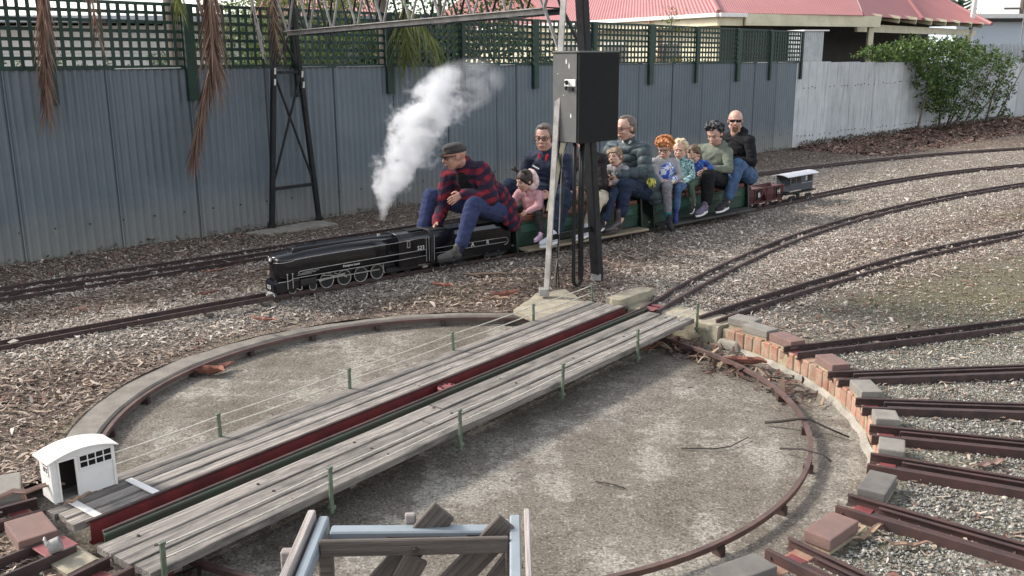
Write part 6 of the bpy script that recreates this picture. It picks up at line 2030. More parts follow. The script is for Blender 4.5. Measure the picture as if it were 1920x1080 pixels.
    # ---- shoes
    for s_ in legs:
        heel = J['an' + s_] + np.array([0, 0, -.055 * S])
        tt_ = J['toe' + s_]
        d = tt_ - J['an' + s_]; d[2] = min(d[2], .03) if not (label.startswith('elderly')) else d[2]
        tgt = heel + unit(np.array([d[0], d[1], (tt_[2] - heel[2]) * .5])) * .2 * S
        shoe(root, heel, tgt, S, M[shoes[0]], shoes[1], boot)
    if hair:
        hair_cap(root, at, B, h, HR[hair[1]], hair[0], seed)
    if glass:
        glasses(root, at, B, h, glass)
    return root, J, at, B, TB, (fr_, lat, upT)

# ---- the driver
D = dict(head=(.300, 0, 1.030), neck=(.185, 0, .945), shN=(.135, .185, .905), shF=(.235, -.175, .850), elN=(.095, .27, .655), wrN=(.300, .11, .690), hdN=(.42, .07, .63), elF=(.300, -.22, .545), wrF=(.455, -.09, .405), hdF=(.53, -.05, .37), chest=(.085, 0, .79), belly=(-.10, 0, .60), pelvis=(-.20, 0, .485), hipN=(-.13, .11, .475), hipF=(-.13, -.11, .475), knN=(.305, .28, .607), anN=(.455, .27, .235), toeN=(.66, .27, .165), knF=(.373, -.30, .632), anF=(.515, -.28, .24), toeF=(.70, -.28, .15))
lng = [(v3((-.19, .13, .50)), v3((-.245, .185, .335)), .085, .062), (v3((-.26, .03, .52)), v3((-.30, .15, .36)), .085, .06), (v3((-.19, -.13, .50)), v3((-.245, -.18, .36)), .085, .06), (v3((-.10, .13, .56)), v3((-.15, .19, .38)), .06, .03)]
root, J, at, B, TB, ax = person('elderly driver in red and navy check flannel shirt and black cap, on the tender', 2.25, D, 1.0, .25, 'old', yaw=-24, pitch=10, top='flannel_shirt', topmat='plaid', trousers='workblue', shoes=('greyboot', 'rubber'), hair=None, bulk=1.2, hands=('N', 'F'), seed=1, long_=lng, belly=1.15, boot=None, toph=.020)
h = .25
# dark undershirt at the open front
m = MB(); m.ell(J['chest'] + ax[0] * .105 + ax[2] * .01, (.06, .085, .19), TB, 12, 10); m.ell(J['neck'] + ax[0] * .03 - ax[2] * .03, (.07, .075, .05), TB, 12, 8)
bake('undershirt', m, .006, M['blacktee'], root, amp=.004, freq=16)
m = MB(); m.ell(at(-.05, 0, .24), np.array([.445, .375, .25]) * h, B, 18, 10); m.ell(at(.0, 0, .38), np.array([.39, .36, .13]) * h, B, 16, 8)
for k in range(7):
    l_ = -.27 + .09 * k
    m.caps(at(.30, l_, .22), at(.62 - 1.6 * l_ * l_, l_, .13), .022 * h, .018 * h, 7)
bake('cap', m, .005, M['cap'], root, amp=.002, freq=30)
MB().box(at(.405, .10, .36), np.array([.02, .10, .07]) * h, B).build('cap_badge', M['brass'], root, bevel=.002)
glasses(root, at, B, h, 'shades')
MB().box(at(.0, 0, 0), (.001, .001, .001)).v
for s_ in 'N':
    m = MB(); d = unit(J['an' + s_] - J['kn' + s_]); a0 = J['kn' + s_] + (J['an' + s_] - J['kn' + s_]) * .86
    m.caps(a0, J['an' + s_] + d * .03, .045, .042); bake('sock', m, .006, M['sock'], root, amp=.004, freq=20)

# ---- man in navy jacket
Nv = dict(head=(.105, .005, 1.135), neck=(.070, 0, .985), shF=(.13, -.165, .915), shN=(-.01, .185, .920), elN=(.0, .28, .69), wrN=(.20, .22, .60), hdN=(.28, .15, .58), elF=(.20, -.24, .68), wrF=(.30, -.08, .58), chest=(.035, 0, .82), belly=(.0, 0, .63), pelvis=(-.06, 0, .49), knF=(.30, -.30, .645), knN=(.165, .36, .612), anN=(.235, .33, .24), toeN=(.40, .36, .165), anF=(.42, -.30, .24), toeF=(.58, -.31, .16))
root, J, at, B, TB, ax = person('smiling man with glasses in navy jacket and red collar, behind the pink toddler', 3.15, Nv, 1.02, .265, 'fair', yaw=32, pitch=4, topmat='navyjkt', trousers='darkjeans', shoes=('whiteshoe', 'whitesole'), hair=('short', 'greybrown'), bulk=1.12, brow=HR['greybrown'], glass='thick', seed=2, hands=('N',), belly=1.1)
m = MB(); c = J['neck'] + ax[0] * .075 - ax[2] * .045
m.caps(c + ax[1] * .045 + ax[2] * .045, c - ax[2] * .07 + ax[0] * .022, .016, .020); m.caps(c - ax[1] * .045 + ax[2] * .045, c - ax[2] * .07 + ax[0] * .022, .016, .020); m.caps(c - ax[2] * .06 + ax[0] * .02, c - ax[2] * .13 + ax[0] * .035, .022, .014)
bake('red_collar', m, .005, M['redshirt'], root, amp=.002, freq=20)
MB().bar(J['chest'] + ax[0] * .122 - ax[1] * .11 + ax[2] * .075, J['chest'] + ax[0] * .132 - ax[1] * .04 + ax[2] * .045, .006, .012).build('pocket_trim', M['whitemark'], root)

# ---- toddler girl in pink
Gi = dict(head=(.165, .045, .735), neck=(.115, .04, .635), shF=(.15, -.055, .600), shN=(.045, .125, .595), elF=(.19, -.09, .525), wrF=(.235, -.06, .490), hdF=(.28, -.04, .46), elN=(.11, .19, .50), wrN=(.19, .125, .445), hdN=(.235, .10, .42), chest=(.065, .03, .535), belly=(.045, .03, .48), pelvis=(.02, .03, .44), knN=(.12, .19, .425), anN=(.105, .23, .235), toeN=(.19, .25, .175), knF=(.15, -.12, .43), anF=(.16, -.16, .26), toeF=(.24, -.17, .2))
root, J, at, B, TB, ax = person('toddler in pale pink hooded coat with dark pigtails, front of first carriage', 2.92, Gi, .52, .205, 'child', yaw=-2, pitch=10, top='pink_coat', topmat='pink', trousers='charcoal', shoes=('pinkshoe', 'pinkshoe'), hair=('pigtails', 'darkbrown'), bulk=1.12, hands=('N', 'F'), seed=3, belly=1.25, toph=.012)
m = MB(); m.ell(at(-.40, .05, -.02), np.array([.24, .46, .52]) * .205, B, 14, 10); m.ell(at(-.25, .20, -.30), np.array([.25, .25, .22]) * .205, B, 12, 8); m.ell(at(-.25, -.2, -.30), np.array([.25, .25, .22]) * .205, B, 12, 8)
bake('hood', m, .005, M['pinklining'], root, amp=.005, freq=24)
# ---- rider mostly hidden by the cabinet
Bw = dict(head=(-.01, 0, 1.085), neck=(-.075, 0, .945), shN=(-.06, .18, .885), shF=(-.06, -.18, .885), elN=(-.03, .25, .64), wrN=(.10, .13, .58), hdN=(.2, .10, .56), chest=(-.11, 0, .80), belly=(-.16, 0, .62), pelvis=(-.21, 0, .48), knN=(.07, .27, .50), anN=(.20, .28, .235), toeN=(.36, .30, .16))
person('rider in a dark brown jacket and beige trousers, mostly hidden behind the cabinet legs', 3.6, Bw, .98, .25, 'fair', yaw=20, pitch=4, topmat='brownjkt', trousers='beige', shoes=('whiteshoe', 'whitesole'), hair=('short', 'darkbrown'), bulk=1.05, seed=4, hands=('N',))
# ---- man in the quilted jacket
Pf = dict(head=(-.115, .0, 1.165), neck=(-.19, 0, 1.015), shN=(-.19, .20, .945), shF=(-.12, -.20, .935), elN=(-.12, .29, .73), wrN=(.135, .14, .690), hdN=(.20, .13, .60), elF=(-.02, -.28, .72), wrF=(.13, -.08, .66), chest=(-.235, 0, .84), belly=(-.31, 0, .65), pelvis=(-.37, 0, .49), knN=(.165, .27, .606), anN=(.225, .27, .255), toeN=(.40, .29, .165))
lng = [(v3((-.36, .13, .54)), v3((-.42, .19, .42)), .14, .105), (v3((-.46, .06, .54)), v3((-.52, .12, .42)), .12, .09), (v3((-.34, -.12, .52)), v3((-.42, -.16, .42)), .11, .07)]
root, J, at, B, TB, ax = person('tall man with glasses in grey-green quilted jacket, hugging a boy', 4.1, Pf, 1.04, .26, 'fair', yaw=-4, pitch=6, top='quilted_jacket', topmat='puffer', trousers='darkjeans', shoes=('brownboot', 'brownboot'), hair=('receding', 'greybrown'), bulk=1.16, quilt=.095, brow=HR['greybrown'], glass='thin', seed=5, hands=('N',), boot=True, long_=lng, toph=.014, belly=1.05)
m = MB(); c = J['neck'] + ax[0] * .06
m.caps(c + ax[1] * .045 + ax[2] * .03, c - ax[2] * .05 + ax[0] * .03, .014, .014); m.caps(c - ax[1] * .045 + ax[2] * .03, c - ax[2] * .05 + ax[0] * .03, .014, .014)
bake('shirt_collar', m, .005, M['whitesole'], root)
# ---- boy in his arms
By = dict(head=(-.095, .11, .885), neck=(-.17, .09, .785), shN=(-.20, .16, .745), shF=(-.15, -.02, .745), elN=(-.17, .20, .63), wrN=(-.03, .15, .62), elF=(-.08, -.06, .63), wrF=(.0, .05, .62), chest=(-.215, .075, .68), belly=(-.23, .07, .60), pelvis=(-.25, .06, .52), knN=(.055, .245, .545), anN=(.20, .26, .25), toeN=(.30, .28, .18), knF=(.06, .08, .52), anF=(.16, .12, .30), toeF=(.26, .12, .24))
person('boy with light brown hair leaning back in the arms of a man in grey-green', 3.85, By, .68, .205, 'child', yaw=16, pitch=-8, roll=-14, topmat='greymarl', trousers='darkjeans', shoes=('darkshoe', 'whitesole'), hair=('fringe', 'lightbrown'), seed=6, top='jumper', hands=('N',))
# ---- red-haired boy
Rd = dict(head=(-.095, .125, .925), neck=(-.11, .115, .795), shF=(.015, .075, .770), shN=(-.235, .155, .755), elF=(.06, .14, .64), wrF=(.06, .23, .575), elN=(-.215, .25, .620), wrN=(-.03, .26, .572), hdN=(.06, .26, .57), chest=(-.115, .105, .69), belly=(-.13, .09, .60), pelvis=(-.15, .07, .51), knN=(.10, .33, .540), anN=(.045, .32, .235), toeN=(.075, .37, .11), knF=(.03, -.14, .52), anF=(.0, -.24, .26), toeF=(.08, -.27, .17))
root, J, at, B, TB, ax = person('boy with bright curly ginger hair and glasses in a grey hoodie with a blue print', 4.62, Rd, .74, .222, 'child', yaw=26, pitch=16, top='hoodie', topmat='greymarl', trousers='trackgrey', shoes=('darkshoe', 'darkshoe'), hair=('bigcurly', 'ginger'), glass='thin', seed=7, hands=('N',), hood='greymarl')
m = MB(); m.ell(J['chest'] + ax[0] * .054 - ax[2] * .015, (.046, .100, .120), TB, 14, 10); m.ell(J['belly'] + ax[0] * .05, (.04, .09, .06), TB, 12, 8)
bake('chest_print', m, .006, M['shirtprint'], root, amp=.003, freq=14)
m = MB(); p = J['elN'] * .45 + J['wrN'] * .55; m.caps(p, J['wrN'] * .85 + J['elN'] * .15, .040, .036); bake('cuff_print', m, .005, M['shirtprint'], root, amp=.003, freq=18)
m = MB(); m.caps(J['knN'] * .12 + J['anN'] * .88, J['anN'] + v3((.01, .01, -.02)), .040, .036); bake('sock', m, .005, M['tealsock'], root)
# ---- blond boy
Bl = dict(head=(-.255, .08, .890), neck=(-.285, .07, .77), shN=(-.365, .14, .725), shF=(-.21, -.01, .725), elN=(-.32, .22, .590), wrN=(-.16, .22, .545), hdN=(-.08, .2, .53), elF=(-.14, .0, .6), wrF=(-.08, .14, .55), chest=(-.32, .06, .66), belly=(-.32, .06, .57), pelvis=(-.32, .05, .50), knN=(.0, .27, .495), anN=(.035, .29, .245), toeN=(.085, .33, .17), knF=(-.02, -.12, .50), anF=(-.02, -.22, .28), toeF=(.05, -.25, .2))
person('small boy with pale blond hair in a mint and navy patterned fleece', 4.78, Bl, .66, .212, 'child', yaw=28, pitch=9, top='fleece', topmat='tealcamo', trousers='jeans', shoes=('blueshoe', 'blueshoe'), hair=('curly', 'blond'), seed=8, hands=('N',))
# ---- toddler in blue
To = dict(head=(-.215, .095, .815), neck=(-.30, .07, .735), shN=(-.375, .14, .705), shF=(-.26, -.02, .70), elN=(-.40, .21, .655), wrN=(-.315, .225, .660), hdN=(-.27, .22, .64), elF=(-.2, .0, .6), wrF=(-.12, .1, .58), chest=(-.33, .07, .64), belly=(-.335, .06, .57), pelvis=(-.33, .05, .51), knN=(-.015, .22, .50), anN=(-.04, .26, .285), toeN=(.03, .29, .20), knF=(-.05, -.12, .5), anF=(-.05, -.2, .32), toeF=(.02, -.22, .25))
person('brown-haired toddler in blue patterned top looking down, before the woman in sage green', 5.05, To, .56, .195, 'child', yaw=12, pitch=36, top='top', topmat='blueprint', trousers='olivekid', shoes=('darkshoe', 'whitesole'), hair=('curly', 'brown'), seed=9, legs=('N', 'F'), hands=('N',))
# ---- woman in sage green
Wo = dict(head=(-.385, .03, 1.015), neck=(-.455, 0, .875), shN=(-.435, .185, .80), shF=(-.40, -.175, .815), elN=(-.36, .27, .625), wrN=(-.085, .19, .640), hdN=(.03, .17, .60), elF=(-.25, -.22, .62), wrF=(-.05, -.05, .62), chest=(-.455, 0, .715), belly=(-.49, 0, .585), pelvis=(-.52, 0, .47), knN=(.015, .26, .580), anN=(.045, .275, .265), toeN=(.20, .30, .175))
root, J, at, B, TB, ax = person('woman with short wavy black hair in a sage green hoodie, smiling down at the toddler', 5.35, Wo, .98, .252, 'fair', yaw=14, pitch=22, top='hoodie', topmat='sagehood', trousers='blacktee', shoes=('mauveshoe', 'whitesole'), hair=('wavy', 'black'), bulk=1.22, seed=10, collar=False, hands=('N',), brow=HR['black'], hood='sagehood', belly=1.3)
# ---- bald man
Ba = dict(head=(-.365, .01, 1.145), neck=(-.41, 0, .995), shN=(-.385, .205, .915), shF=(-.45, -.195, .915), elN=(-.35, .29, .675), wrN=(-.19, .13, .70), hdN=(-.10, .10, .68), elF=(-.33, -.27, .66), wrF=(-.19, -.1, .69), chest=(-.48, 0, .80), belly=(-.55, 0, .61), pelvis=(-.60, 0, .47), knN=(-.065, .28, .662), anN=(.085, .27, .265), toeN=(.27, .29, .17))
root, J, at, B, TB, ax = person('bald man with sunglasses and goatee in black hoodie and jeans, last on the train', 5.8, Ba, 1.03, .252, 'fair', yaw=36, pitch=2, top='hoodie', topmat='blackhood', trousers='jeans', shoes=('darkshoe', 'whitesole'), hair=None, bulk=1.14, collar=False, glass='shades', seed=11, hands=(), hood='blackhood', belly=1.1)
h = .252
m = MB(); m.ell(at(.235, 0, -.40), np.array([.13, .135, .10]) * h, B, 12, 8); m.caps(at(.375, -.10, -.205), at(.375, .10, -.205), .024 * h, .024 * h)
for s_ in (1, -1): m.caps(at(.365, .105 * s_, -.21), at(.30, .10 * s_, -.36), .028 * h, .04 * h)
bake('goatee', m, .004, HR['ginge_beard'], root, amp=.002, freq=60)
# small yellow and navy ball tucked under the quilted sleeve
P_, F_, L_ = train_frame(4.1)
o = thing('toy_ball', 'small yellow and navy ball tucked under the quilted sleeve', 'ball', (P_[0] + F_[0] * -.20 + L_[0] * .31, P_[1] + F_[1] * -.20 + L_[1] * .31, .60))
M['ball'] = print_mat('yellow_and_navy_ball', (.55, .50, .06), [(.03, .04, .12), (.55, .5, .06)], 14, (.52, .62))
MB().ell((0, 0, 0), (.05, .05, .055), None, 16, 12).build('ball', M['ball'], o, smooth=True)

# ================================================================== SMALL THINGS
# little white hut standing on the end of the bridge deck
hut = thing('signal_hut', 'little white hut with a curved roof standing on the near end of the bridge deck', 'hut', (-2.055, 3.875, 0.003), math.atan2(.723, .691))
HL, HD, HZ = .285, .128, .196
def panel(name, boxes, mat='white'):
    m = MB()
    for c, s_ in boxes: m.box(c, s_)
    return m.build(name, M[mat], hut, bevel=.0012)
T_ = .006
def fr(x0, x1, z0, z1): return (((x0 + x1) / 2, T_ / 2, (z0 + z1) / 2), (x1 - x0, T_, z1 - z0))
panel('wall', [fr(0, .034, 0, HZ), fr(.106, .128, 0, HZ), fr(.128, .272, 0, .130), fr(.272, HL, 0, HZ), fr(.034, .106, .188, HZ), fr(.128, .272, .188, HZ)])
panel('wall', [((HL / 2, HD, HZ / 2), (HL, T_, HZ))])
panel('wall', [((HL - T_ / 2, HD / 2, HZ / 2), (T_, HD - T_ - .001, HZ))])
panel('wall', [((T_ / 2, .018, HZ / 2), (T_, .024, HZ)), ((T_ / 2, .103, HZ / 2), (T_, .044, HZ)), ((T_ / 2, .0555, .066), (T_, .051, .132)), ((T_ / 2, .0555, .199), (T_, .051, .006))])
panel('corner_post', [((.004, -.002, HZ / 2), (.012, .006, HZ))]); panel('corner_post', [((HL - .004, -.002, HZ / 2), (.012, .006, HZ))])
panel('door_frame', [((.032, -.002, .095), (.009, .005, .19)), ((.110, -.002, .095), (.009, .005, .19)), ((.071, -.002, .192), (.088, .005, .009))])
wf = panel('window', [((.200, -.002, .128), (.156, .008, .008)), ((.200, -.002, .191), (.156, .005, .007)), ((.126, -.002, .16), (.006, .005, .062)), ((.274, -.002, .16), (.006, .005, .062))])
for k in range(1, 4): MB().box((.128 + .036 * k, -.001, .16), (.0045, .004, .06)).build('glazing_bar', M['white'], wf)
MB().box((.200, -.0012, .160), (.146, .004, .0045)).build('glazing_bar', M['white'], wf)
MB().box((.200, .0036, .159), (.144, .002, .056)).build('pane', M['glassdark'], wf)
ws = panel('window', [((-.002, .0555, .131), (.008, .058, .007)), ((-.001, .0555, .198), (.005, .058, .006)), ((-.001, .029, .165), (.005, .006, .064)), ((-.001, .082, .165), (.005, .006, .064))])
MB().box((-.001, .0555, .165), (.004, .004, .064)).build('glazing_bar', M['white'], ws); MB().box((-.0014, .0555, .165), (.004, .048, .004)).build('glazing_bar', M['white'], ws)
MB().box((.0036, .0555, .165), (.002, .05, .066)).build('pane', M['glassdark'], ws)
n = 13
xs = np.linspace(-.018, HL + .018, n)
arcz = lambda x: HZ + .034 * (1 - ((x - HL / 2) / (HL / 2 + .018)) ** 2)
m = MB(); m.loft([[(x, .0005, HZ - .001 if i in (0, n - 1) else HZ - .001), (x, T_, HZ - .001), (x, T_, max(HZ, arcz(x) - .002)), (x, .0005, max(HZ, arcz(x) - .002))] for i, x in enumerate(np.linspace(0.001, HL - .001, n))]); m.build('gable', M['white'], hut)
m = MB(); m.loft([[(x, -.020, arcz(x)), (x, HD + .02, arcz(x)), (x, HD + .02, arcz(x) + .005), (x, -.020, arcz(x) + .005)] for x in xs]); m.build('roof', M['vanroof2'] if 'vanroof2' in M else M['white'], hut)
MB().box((HL / 2, HD - .008, HZ / 2), (HL - .016, .004, HZ - .01)).box((HL - .010, HD / 2, HZ / 2), (.004, HD - .026, HZ - .01)).box((HL / 2, HD / 2, HZ - .006), (HL - .024, HD - .024, .004)).build('shade_lining', M['dark'], hut)  # dark lining added to paint the interior shade behind the door opening
MB().box((HL / 2, HD / 2, .003), (HL - .02, HD - .02, .004)).build('hut_floor', M['plank'], hut)

# timber and steel trestle close to the camera
ts_ = thing('loading_trestle', 'pale blue steel and grey timber trestle frame close to the camera', 'trestle', (-.25, 2.0, 0))
def tb(name, c, size, mat, bev=.004):
    o = MB().box((0, 0, 0), size).build(name, M[mat], ts_, bevel=bev)
    o.location = (c[0] + .25, c[1] - 2.0, c[2]); return o
tb('steel_rail', (-.488, 1.72, .777), (.026, 1.0, .042), 'paleblue'); tb('steel_rail', (.004, 1.72, .777), (.028, 1.0, .042), 'paleblue')
def tw(name, p0, p1, wd, th, mat, up=(0, 0, 1)):
    if up[1]: wd, th = th, wd
    p0, p1 = np.array(p0), np.array(p1); c = (p0 + p1) / 2; L_ = np.linalg.norm(p1 - p0)
    o = MB().box((0, 0, 0), (L_, wd, th)).build(name, M[mat], ts_, bevel=.003)
    x = (p1 - p0) / L_; y = unit(np.cross(np.array(up, float), x)); z = np.cross(x, y)
    o.matrix_local = Matrix(((x[0], y[0], z[0], c[0] + .25), (x[1], y[1], z[1], c[1] - 2.0), (x[2], y[2], z[2], c[2]), (0, 0, 0, 1)))
    return o
tw('side_board', (-.519, 1.2, .782), (-.519, 2.222, .784), .020, .060, 'plank2'); tw('side_board', (.034, 1.2, .782), (.034, 2.222, .784), .015, .060, 'plank2')
o = MB().box((0, 0, 0), (.45, .040, .034)).build('cross_tube', M['paleblue'], ts_, bevel=.004); o.location = (-.237 + .25, 2.165 - 2.0, .773)
MB().box((0, -.0208, -.006), (.16, .001, .018)).build('rust_patch', M['rustred'], o); o2 = MB().box((.17, -.0208, -.004), (.10, .001, .022)).build('rust_patch', M['rustred'], o)
tw('cross_board', (-.474, 2.085, .780), (-.012, 2.090, .784), .012, .044, 'timberdark')
MB().tube([(.01, .070, .778), (.01, .082, .778)], .007, 8).build('bolt', M['rust'], ts_)
tw('brace_board', (-.175, 2.180, .83), (-.50, 2.130, .46), .018, .068, 'timberdark', (0, 1, 0)); tw('brace_board', (-.245, 2.145, .72), (-.42, 2.14, .40), .018, .062, 'timberdark', (0, 1, 0))
tw('brace_board', (-.012, 2.150, .81), (-.36, 2.12, .43), .018, .068, 'timberdark', (0, 1, 0)); tw('brace_board', (.0, 2.13, .72), (-.22, 2.11, .42), .016, .06, 'timberdark', (0, 1, 0))
tb('post', (-.263, 2.196, .40), (.028, .018, .83), 'plank2'); tb('post', (-.562, 2.115, .36), (.030, .028, .80), 'plank2'); tb('post', (-.595, 2.02, .33), (.030, .03, .78), 'plank2')
for x in (-.47, -.005): 
    tb('leg', (x, 2.13, .36), (.034, .034, .79), 'timberdark'); tb('leg', (x, 1.25, .36), (.034, .034, .79), 'timberdark')
MB().tube([(.29, -.06, .735), (.38, -.03, .745)], .014, 10).build('pipe_stub', M['paleblue'], ts_)

# ---- ballast stones and bark chips: real pieces scattered on the ground
def visible_points(g, n, y0, y1):
    y = y0 + (y1 - y0) * g.uniform(0, 1, n)
    x = (g.uniform(-1, 1, n)) * (.575 * y + .45)
    return np.c_[x, y]
def on_open_ground(P):
    r, th = polar(P[:, 0], P[:, 1])
    rin_ = np.where(left_w(th) > .5, 2.26, 2.50)
    s_ = (P - FO) @ np.array([FD[1], -FD[0]])
    s2 = (P - PO) @ np.array([PD[1], -PD[0]])
    ok = (r > rin_) & (s_ > .03) & ((P[:, 0] < 5.7) | (s2 > .05))
    inbr = (P - C0) @ BD; ob = (P - C0) @ np.array([-BD[1], BD[0]])
    ok &= ~((np.abs(inbr) < 2.28) & (ob > -.45) & (ob < .56))
    pad = (np.abs(P[:, 0] - .3) < .3) & (np.abs(P[:, 1] - 7.3) < .4)
    return ok & ~(pad & (g_rng.uniform(0, 1, len(P)) < .8))
g_rng = np.random.default_rng(77)
def sample_ground(n_try, dens_fn, bands):
    out = []
    for y0, y1, dens in bands:
        area = (y1 - y0) * 2 * (.575 * (y0 + y1) / 2 + .45)
        P = visible_points(g_rng, int(area * dens), y0, y1)
        P = P[on_open_ground(P)]
        near = np.minimum(np.minimum(np.abs(dist_to(MAINXY, P) - .07), np.abs(dist_to(LEAD1, P) - .07)), np.minimum(np.abs(dist_to(LEAD2, P) - .075), np.abs(dist_to(FARXY, P) - .10)))
        P = P[near > .035]
        out.append(P)
    return np.concatenate(out)

def chips(P, pal_w, lenr, wr_, zoff=.002, tilt=.35, curl=.25):
    g = g_rng; n = len(P)
    ang = g.uniform(0, 2 * PI, n)
    L_ = g.uniform(*lenr, n) * np.exp(g.normal(0, .3, n)); Wd = L_ * g.uniform(*wr_, n)
    d = np.c_[np.cos(ang), np.sin(ang), g.normal(0, tilt, n)]; d /= np.linalg.norm(d, axis=1)[:, None]
    s_ = np.c_[-np.sin(ang), np.cos(ang), g.normal(0, tilt * 1.2, n)]
    s_ -= d * (s_ * d).sum(1)[:, None]; s_ /= np.linalg.norm(s_, axis=1)[:, None]
    up = np.cross(d, s_)
    c = np.c_[P, gz(P[:, 0], P[:, 1]) + zoff + L_ * .5 * np.abs(d[:, 2]) + g.uniform(0, .010, n)]
    cu = (g.uniform(-.3, 1, n) * curl * L_)[:, None]
    side = (g.normal(0, .25, n) * L_)[:, None]
    a, b_, e = c - d * (L_ / 2)[:, None], c + up * cu + s_ * side, c + d * (L_ / 2)[:, None]
    w_ = (Wd / 2)[:, None]
    V = np.stack([a - s_ * w_ * .6, a + s_ * w_ * .6, b_ + s_ * w_, b_ - s_ * w_, e + s_ * w_ * .5, e - s_ * w_ * .5], 1).reshape(-1, 3)
    base = np.arange(n)[:, None] * 6
    F = np.concatenate([base + np.array([0, 1, 2, 3]), base + np.array([3, 2, 4, 5])])
    pal, wts = pal_w
    k = np.array([g.choice(len(pal), p=wts[0]) for _ in range(0)]) if False else None
    return V, F
def colour_by_zone(P, g):
    zg_, zy_, zm_ = zones(P)
    mul = np.array([(.078, .055, .043), (.14, .098, .075), (.22, .16, .122), (.31, .235, .18), (.39, .315, .245), (.22, .11, .083), (.48, .405, .33)])
    pw_ = np.array([.13, .17, .20, .19, .15, .07, .09])
    gra = np.array([(.20, .16, .128), (.32, .265, .215), (.43, .365, .30), (.53, .465, .39), (.60, .545, .47), (.14, .10, .078)])
    pg_ = np.array([.16, .23, .23, .17, .09, .12])
    n = len(P)
    cm = mul[g.choice(len(mul), n, p=pw_)]; cg = gra[g.choice(len(gra), n, p=pg_)]
    use = (g.uniform(0, 1, n) < np.clip(zg_ * .88 + .05, 0, 1))[:, None]
    return np.where(use, cg, cm) * g.uniform(.85, 1.15, n)[:, None]

P = sample_ground(0, None, [(3.0, 5.2, 1700), (5.2, 7.5, 2100), (7.5, 10, 1600), (10, 13.5, 800), (13.5, 18, 420), (18, 27, 170)])
zg_, zy_, zm_ = zones(P)
P = P[g_rng.uniform(0, 1, len(P)) < (1 - .80 * zy_) * (1 - .75 * np.clip(zm_ - .15, 0, 1))]
V, F = chips(P, (None, None), (.018, .048), (.14, .36), .001, .20, .18)
C = np.repeat(colour_by_zone(P, g_rng), 6, 0)
o = bpy.data.objects.new('bark_chips', attr_mesh('bark_chips', V, F, C, M['attr'])); COL.objects.link(o)
tag(o, 'loose bark chips and dry leaves strewn over the ground between the tracks', None, None, 'stuff')

q_ = g_rng.uniform(-.5, 16, 9000); w2_ = .15 + 2.1 * g_rng.uniform(0, 1, 9000) ** 1.3
PB_ = PO + np.outer(q_, PD) + np.outer(w2_, np.array([PD[1], -PD[0]]))
V, F = chips(PB_, (None, None), (.05, .10), (.25, .5), .004, .25, .25)
mul_ = np.array([(.10, .055, .042), (.17, .095, .072), (.25, .15, .115), (.33, .22, .17), (.06, .038, .03)])
C = np.repeat(mul_[g_rng.choice(5, len(PB_), p=[.22, .27, .25, .12, .14])] * g_rng.uniform(.85, 1.15, len(PB_))[:, None], 6, 0)
o = bpy.data.objects.new('leaf_mulch', attr_mesh('leaf_mulch', V, F, C, M['attr'])); COL.objects.link(o)
tag(o, 'reddish brown leaf mulch banked in front of the pale fence', None, None, 'stuff')

def stones(P, rr_, cols, zf=.35):
    g = g_rng; n = len(P)
    rad = g.uniform(*rr_, n) * np.exp(g.normal(0, .25, n))
    base = np.array([(1, 0, 0), (-1, 0, 0), (0, 1, 0), (0, -1, 0), (0, 0, 1), (0, 0, -1)], float)
    faces = np.array([(0, 2, 4), (2, 1, 4), (1, 3, 4), (3, 0, 4), (2, 0, 5), (1, 2, 5), (3, 1, 5), (0, 3, 5)])
    A = g.normal(size=(n, 3, 3)); Q, _ = np.linalg.qr(A)
    sc_ = g.uniform(.6, 1.25, (n, 1, 3)) * rad[:, None, None]
    V = (base[None] * sc_ * g.uniform(.75, 1.25, (n, 6, 1))) @ Q
    V[:, :, 2] *= .8
    V = V + np.c_[P, gz(P[:, 0], P[:, 1]) + rad * zf][:, None, :]
    F = (np.arange(n)[:, None, None] * 6 + faces[None]).reshape(-1, 3)
    return V.reshape(-1, 3), F, np.repeat(cols, 6, 0)
P = sample_ground(0, None, [(3.0, 5.2, 1400), (5.2, 7.5, 1700), (7.5, 10, 1500), (10, 13.5, 760), (13.5, 18, 330), (18, 24, 90)])
zg_, zy_, zm_ = zones(P)
P = P[g_rng.uniform(0, 1, len(P)) < np.clip(zg_ * 1.15 * (1 - zy_) + .03, 0, 1)]
pal = np.array([(.35, .30, .25), (.45, .395, .335), (.54, .485, .42), (.26, .215, .175), (.60, .555, .49), (.17, .14, .115)])
cols = pal[g_rng.choice(6, len(P), p=[.24, .26, .18, .16, .08, .08])] * g_rng.uniform(.85, 1.15, len(P))[:, None]
V, F, C = stones(P, (.006, .012), cols)
o = bpy.data.objects.new('ballast_stones', attr_mesh('ballast_stones', V, F, C, M['attr'])); COL.objects.link(o)
tag(o, 'pale crushed ballast stones along the miniature tracks', None, None, 'stuff')
P = sample_ground(0, None, [(3.0, 4.2, 5200), (4.2, 5.6, 4200), (5.6, 7.4, 2300)])
zg_, zy_, zm_ = zones(P)
P = P[g_rng.uniform(0, 1, len(P)) < zy_ * .9]
pal = np.array([(.17, .16, .142), (.26, .248, .222), (.35, .335, .30), (.43, .41, .37), (.125, .115, .10)])
cols = pal[g_rng.choice(5, len(P), p=[.28, .28, .20, .10, .14])] * g_rng.uniform(.85, 1.15, len(P))[:, None]
V, F, C = stones(P, (.0045, .0085), cols)
o = bpy.data.objects.new('grey_gravel', attr_mesh('grey_gravel', V, F, C, M['attr'])); COL.objects.link(o)
tag(o, 'fine grey gravel between the stub tracks', None, None, 'stuff')
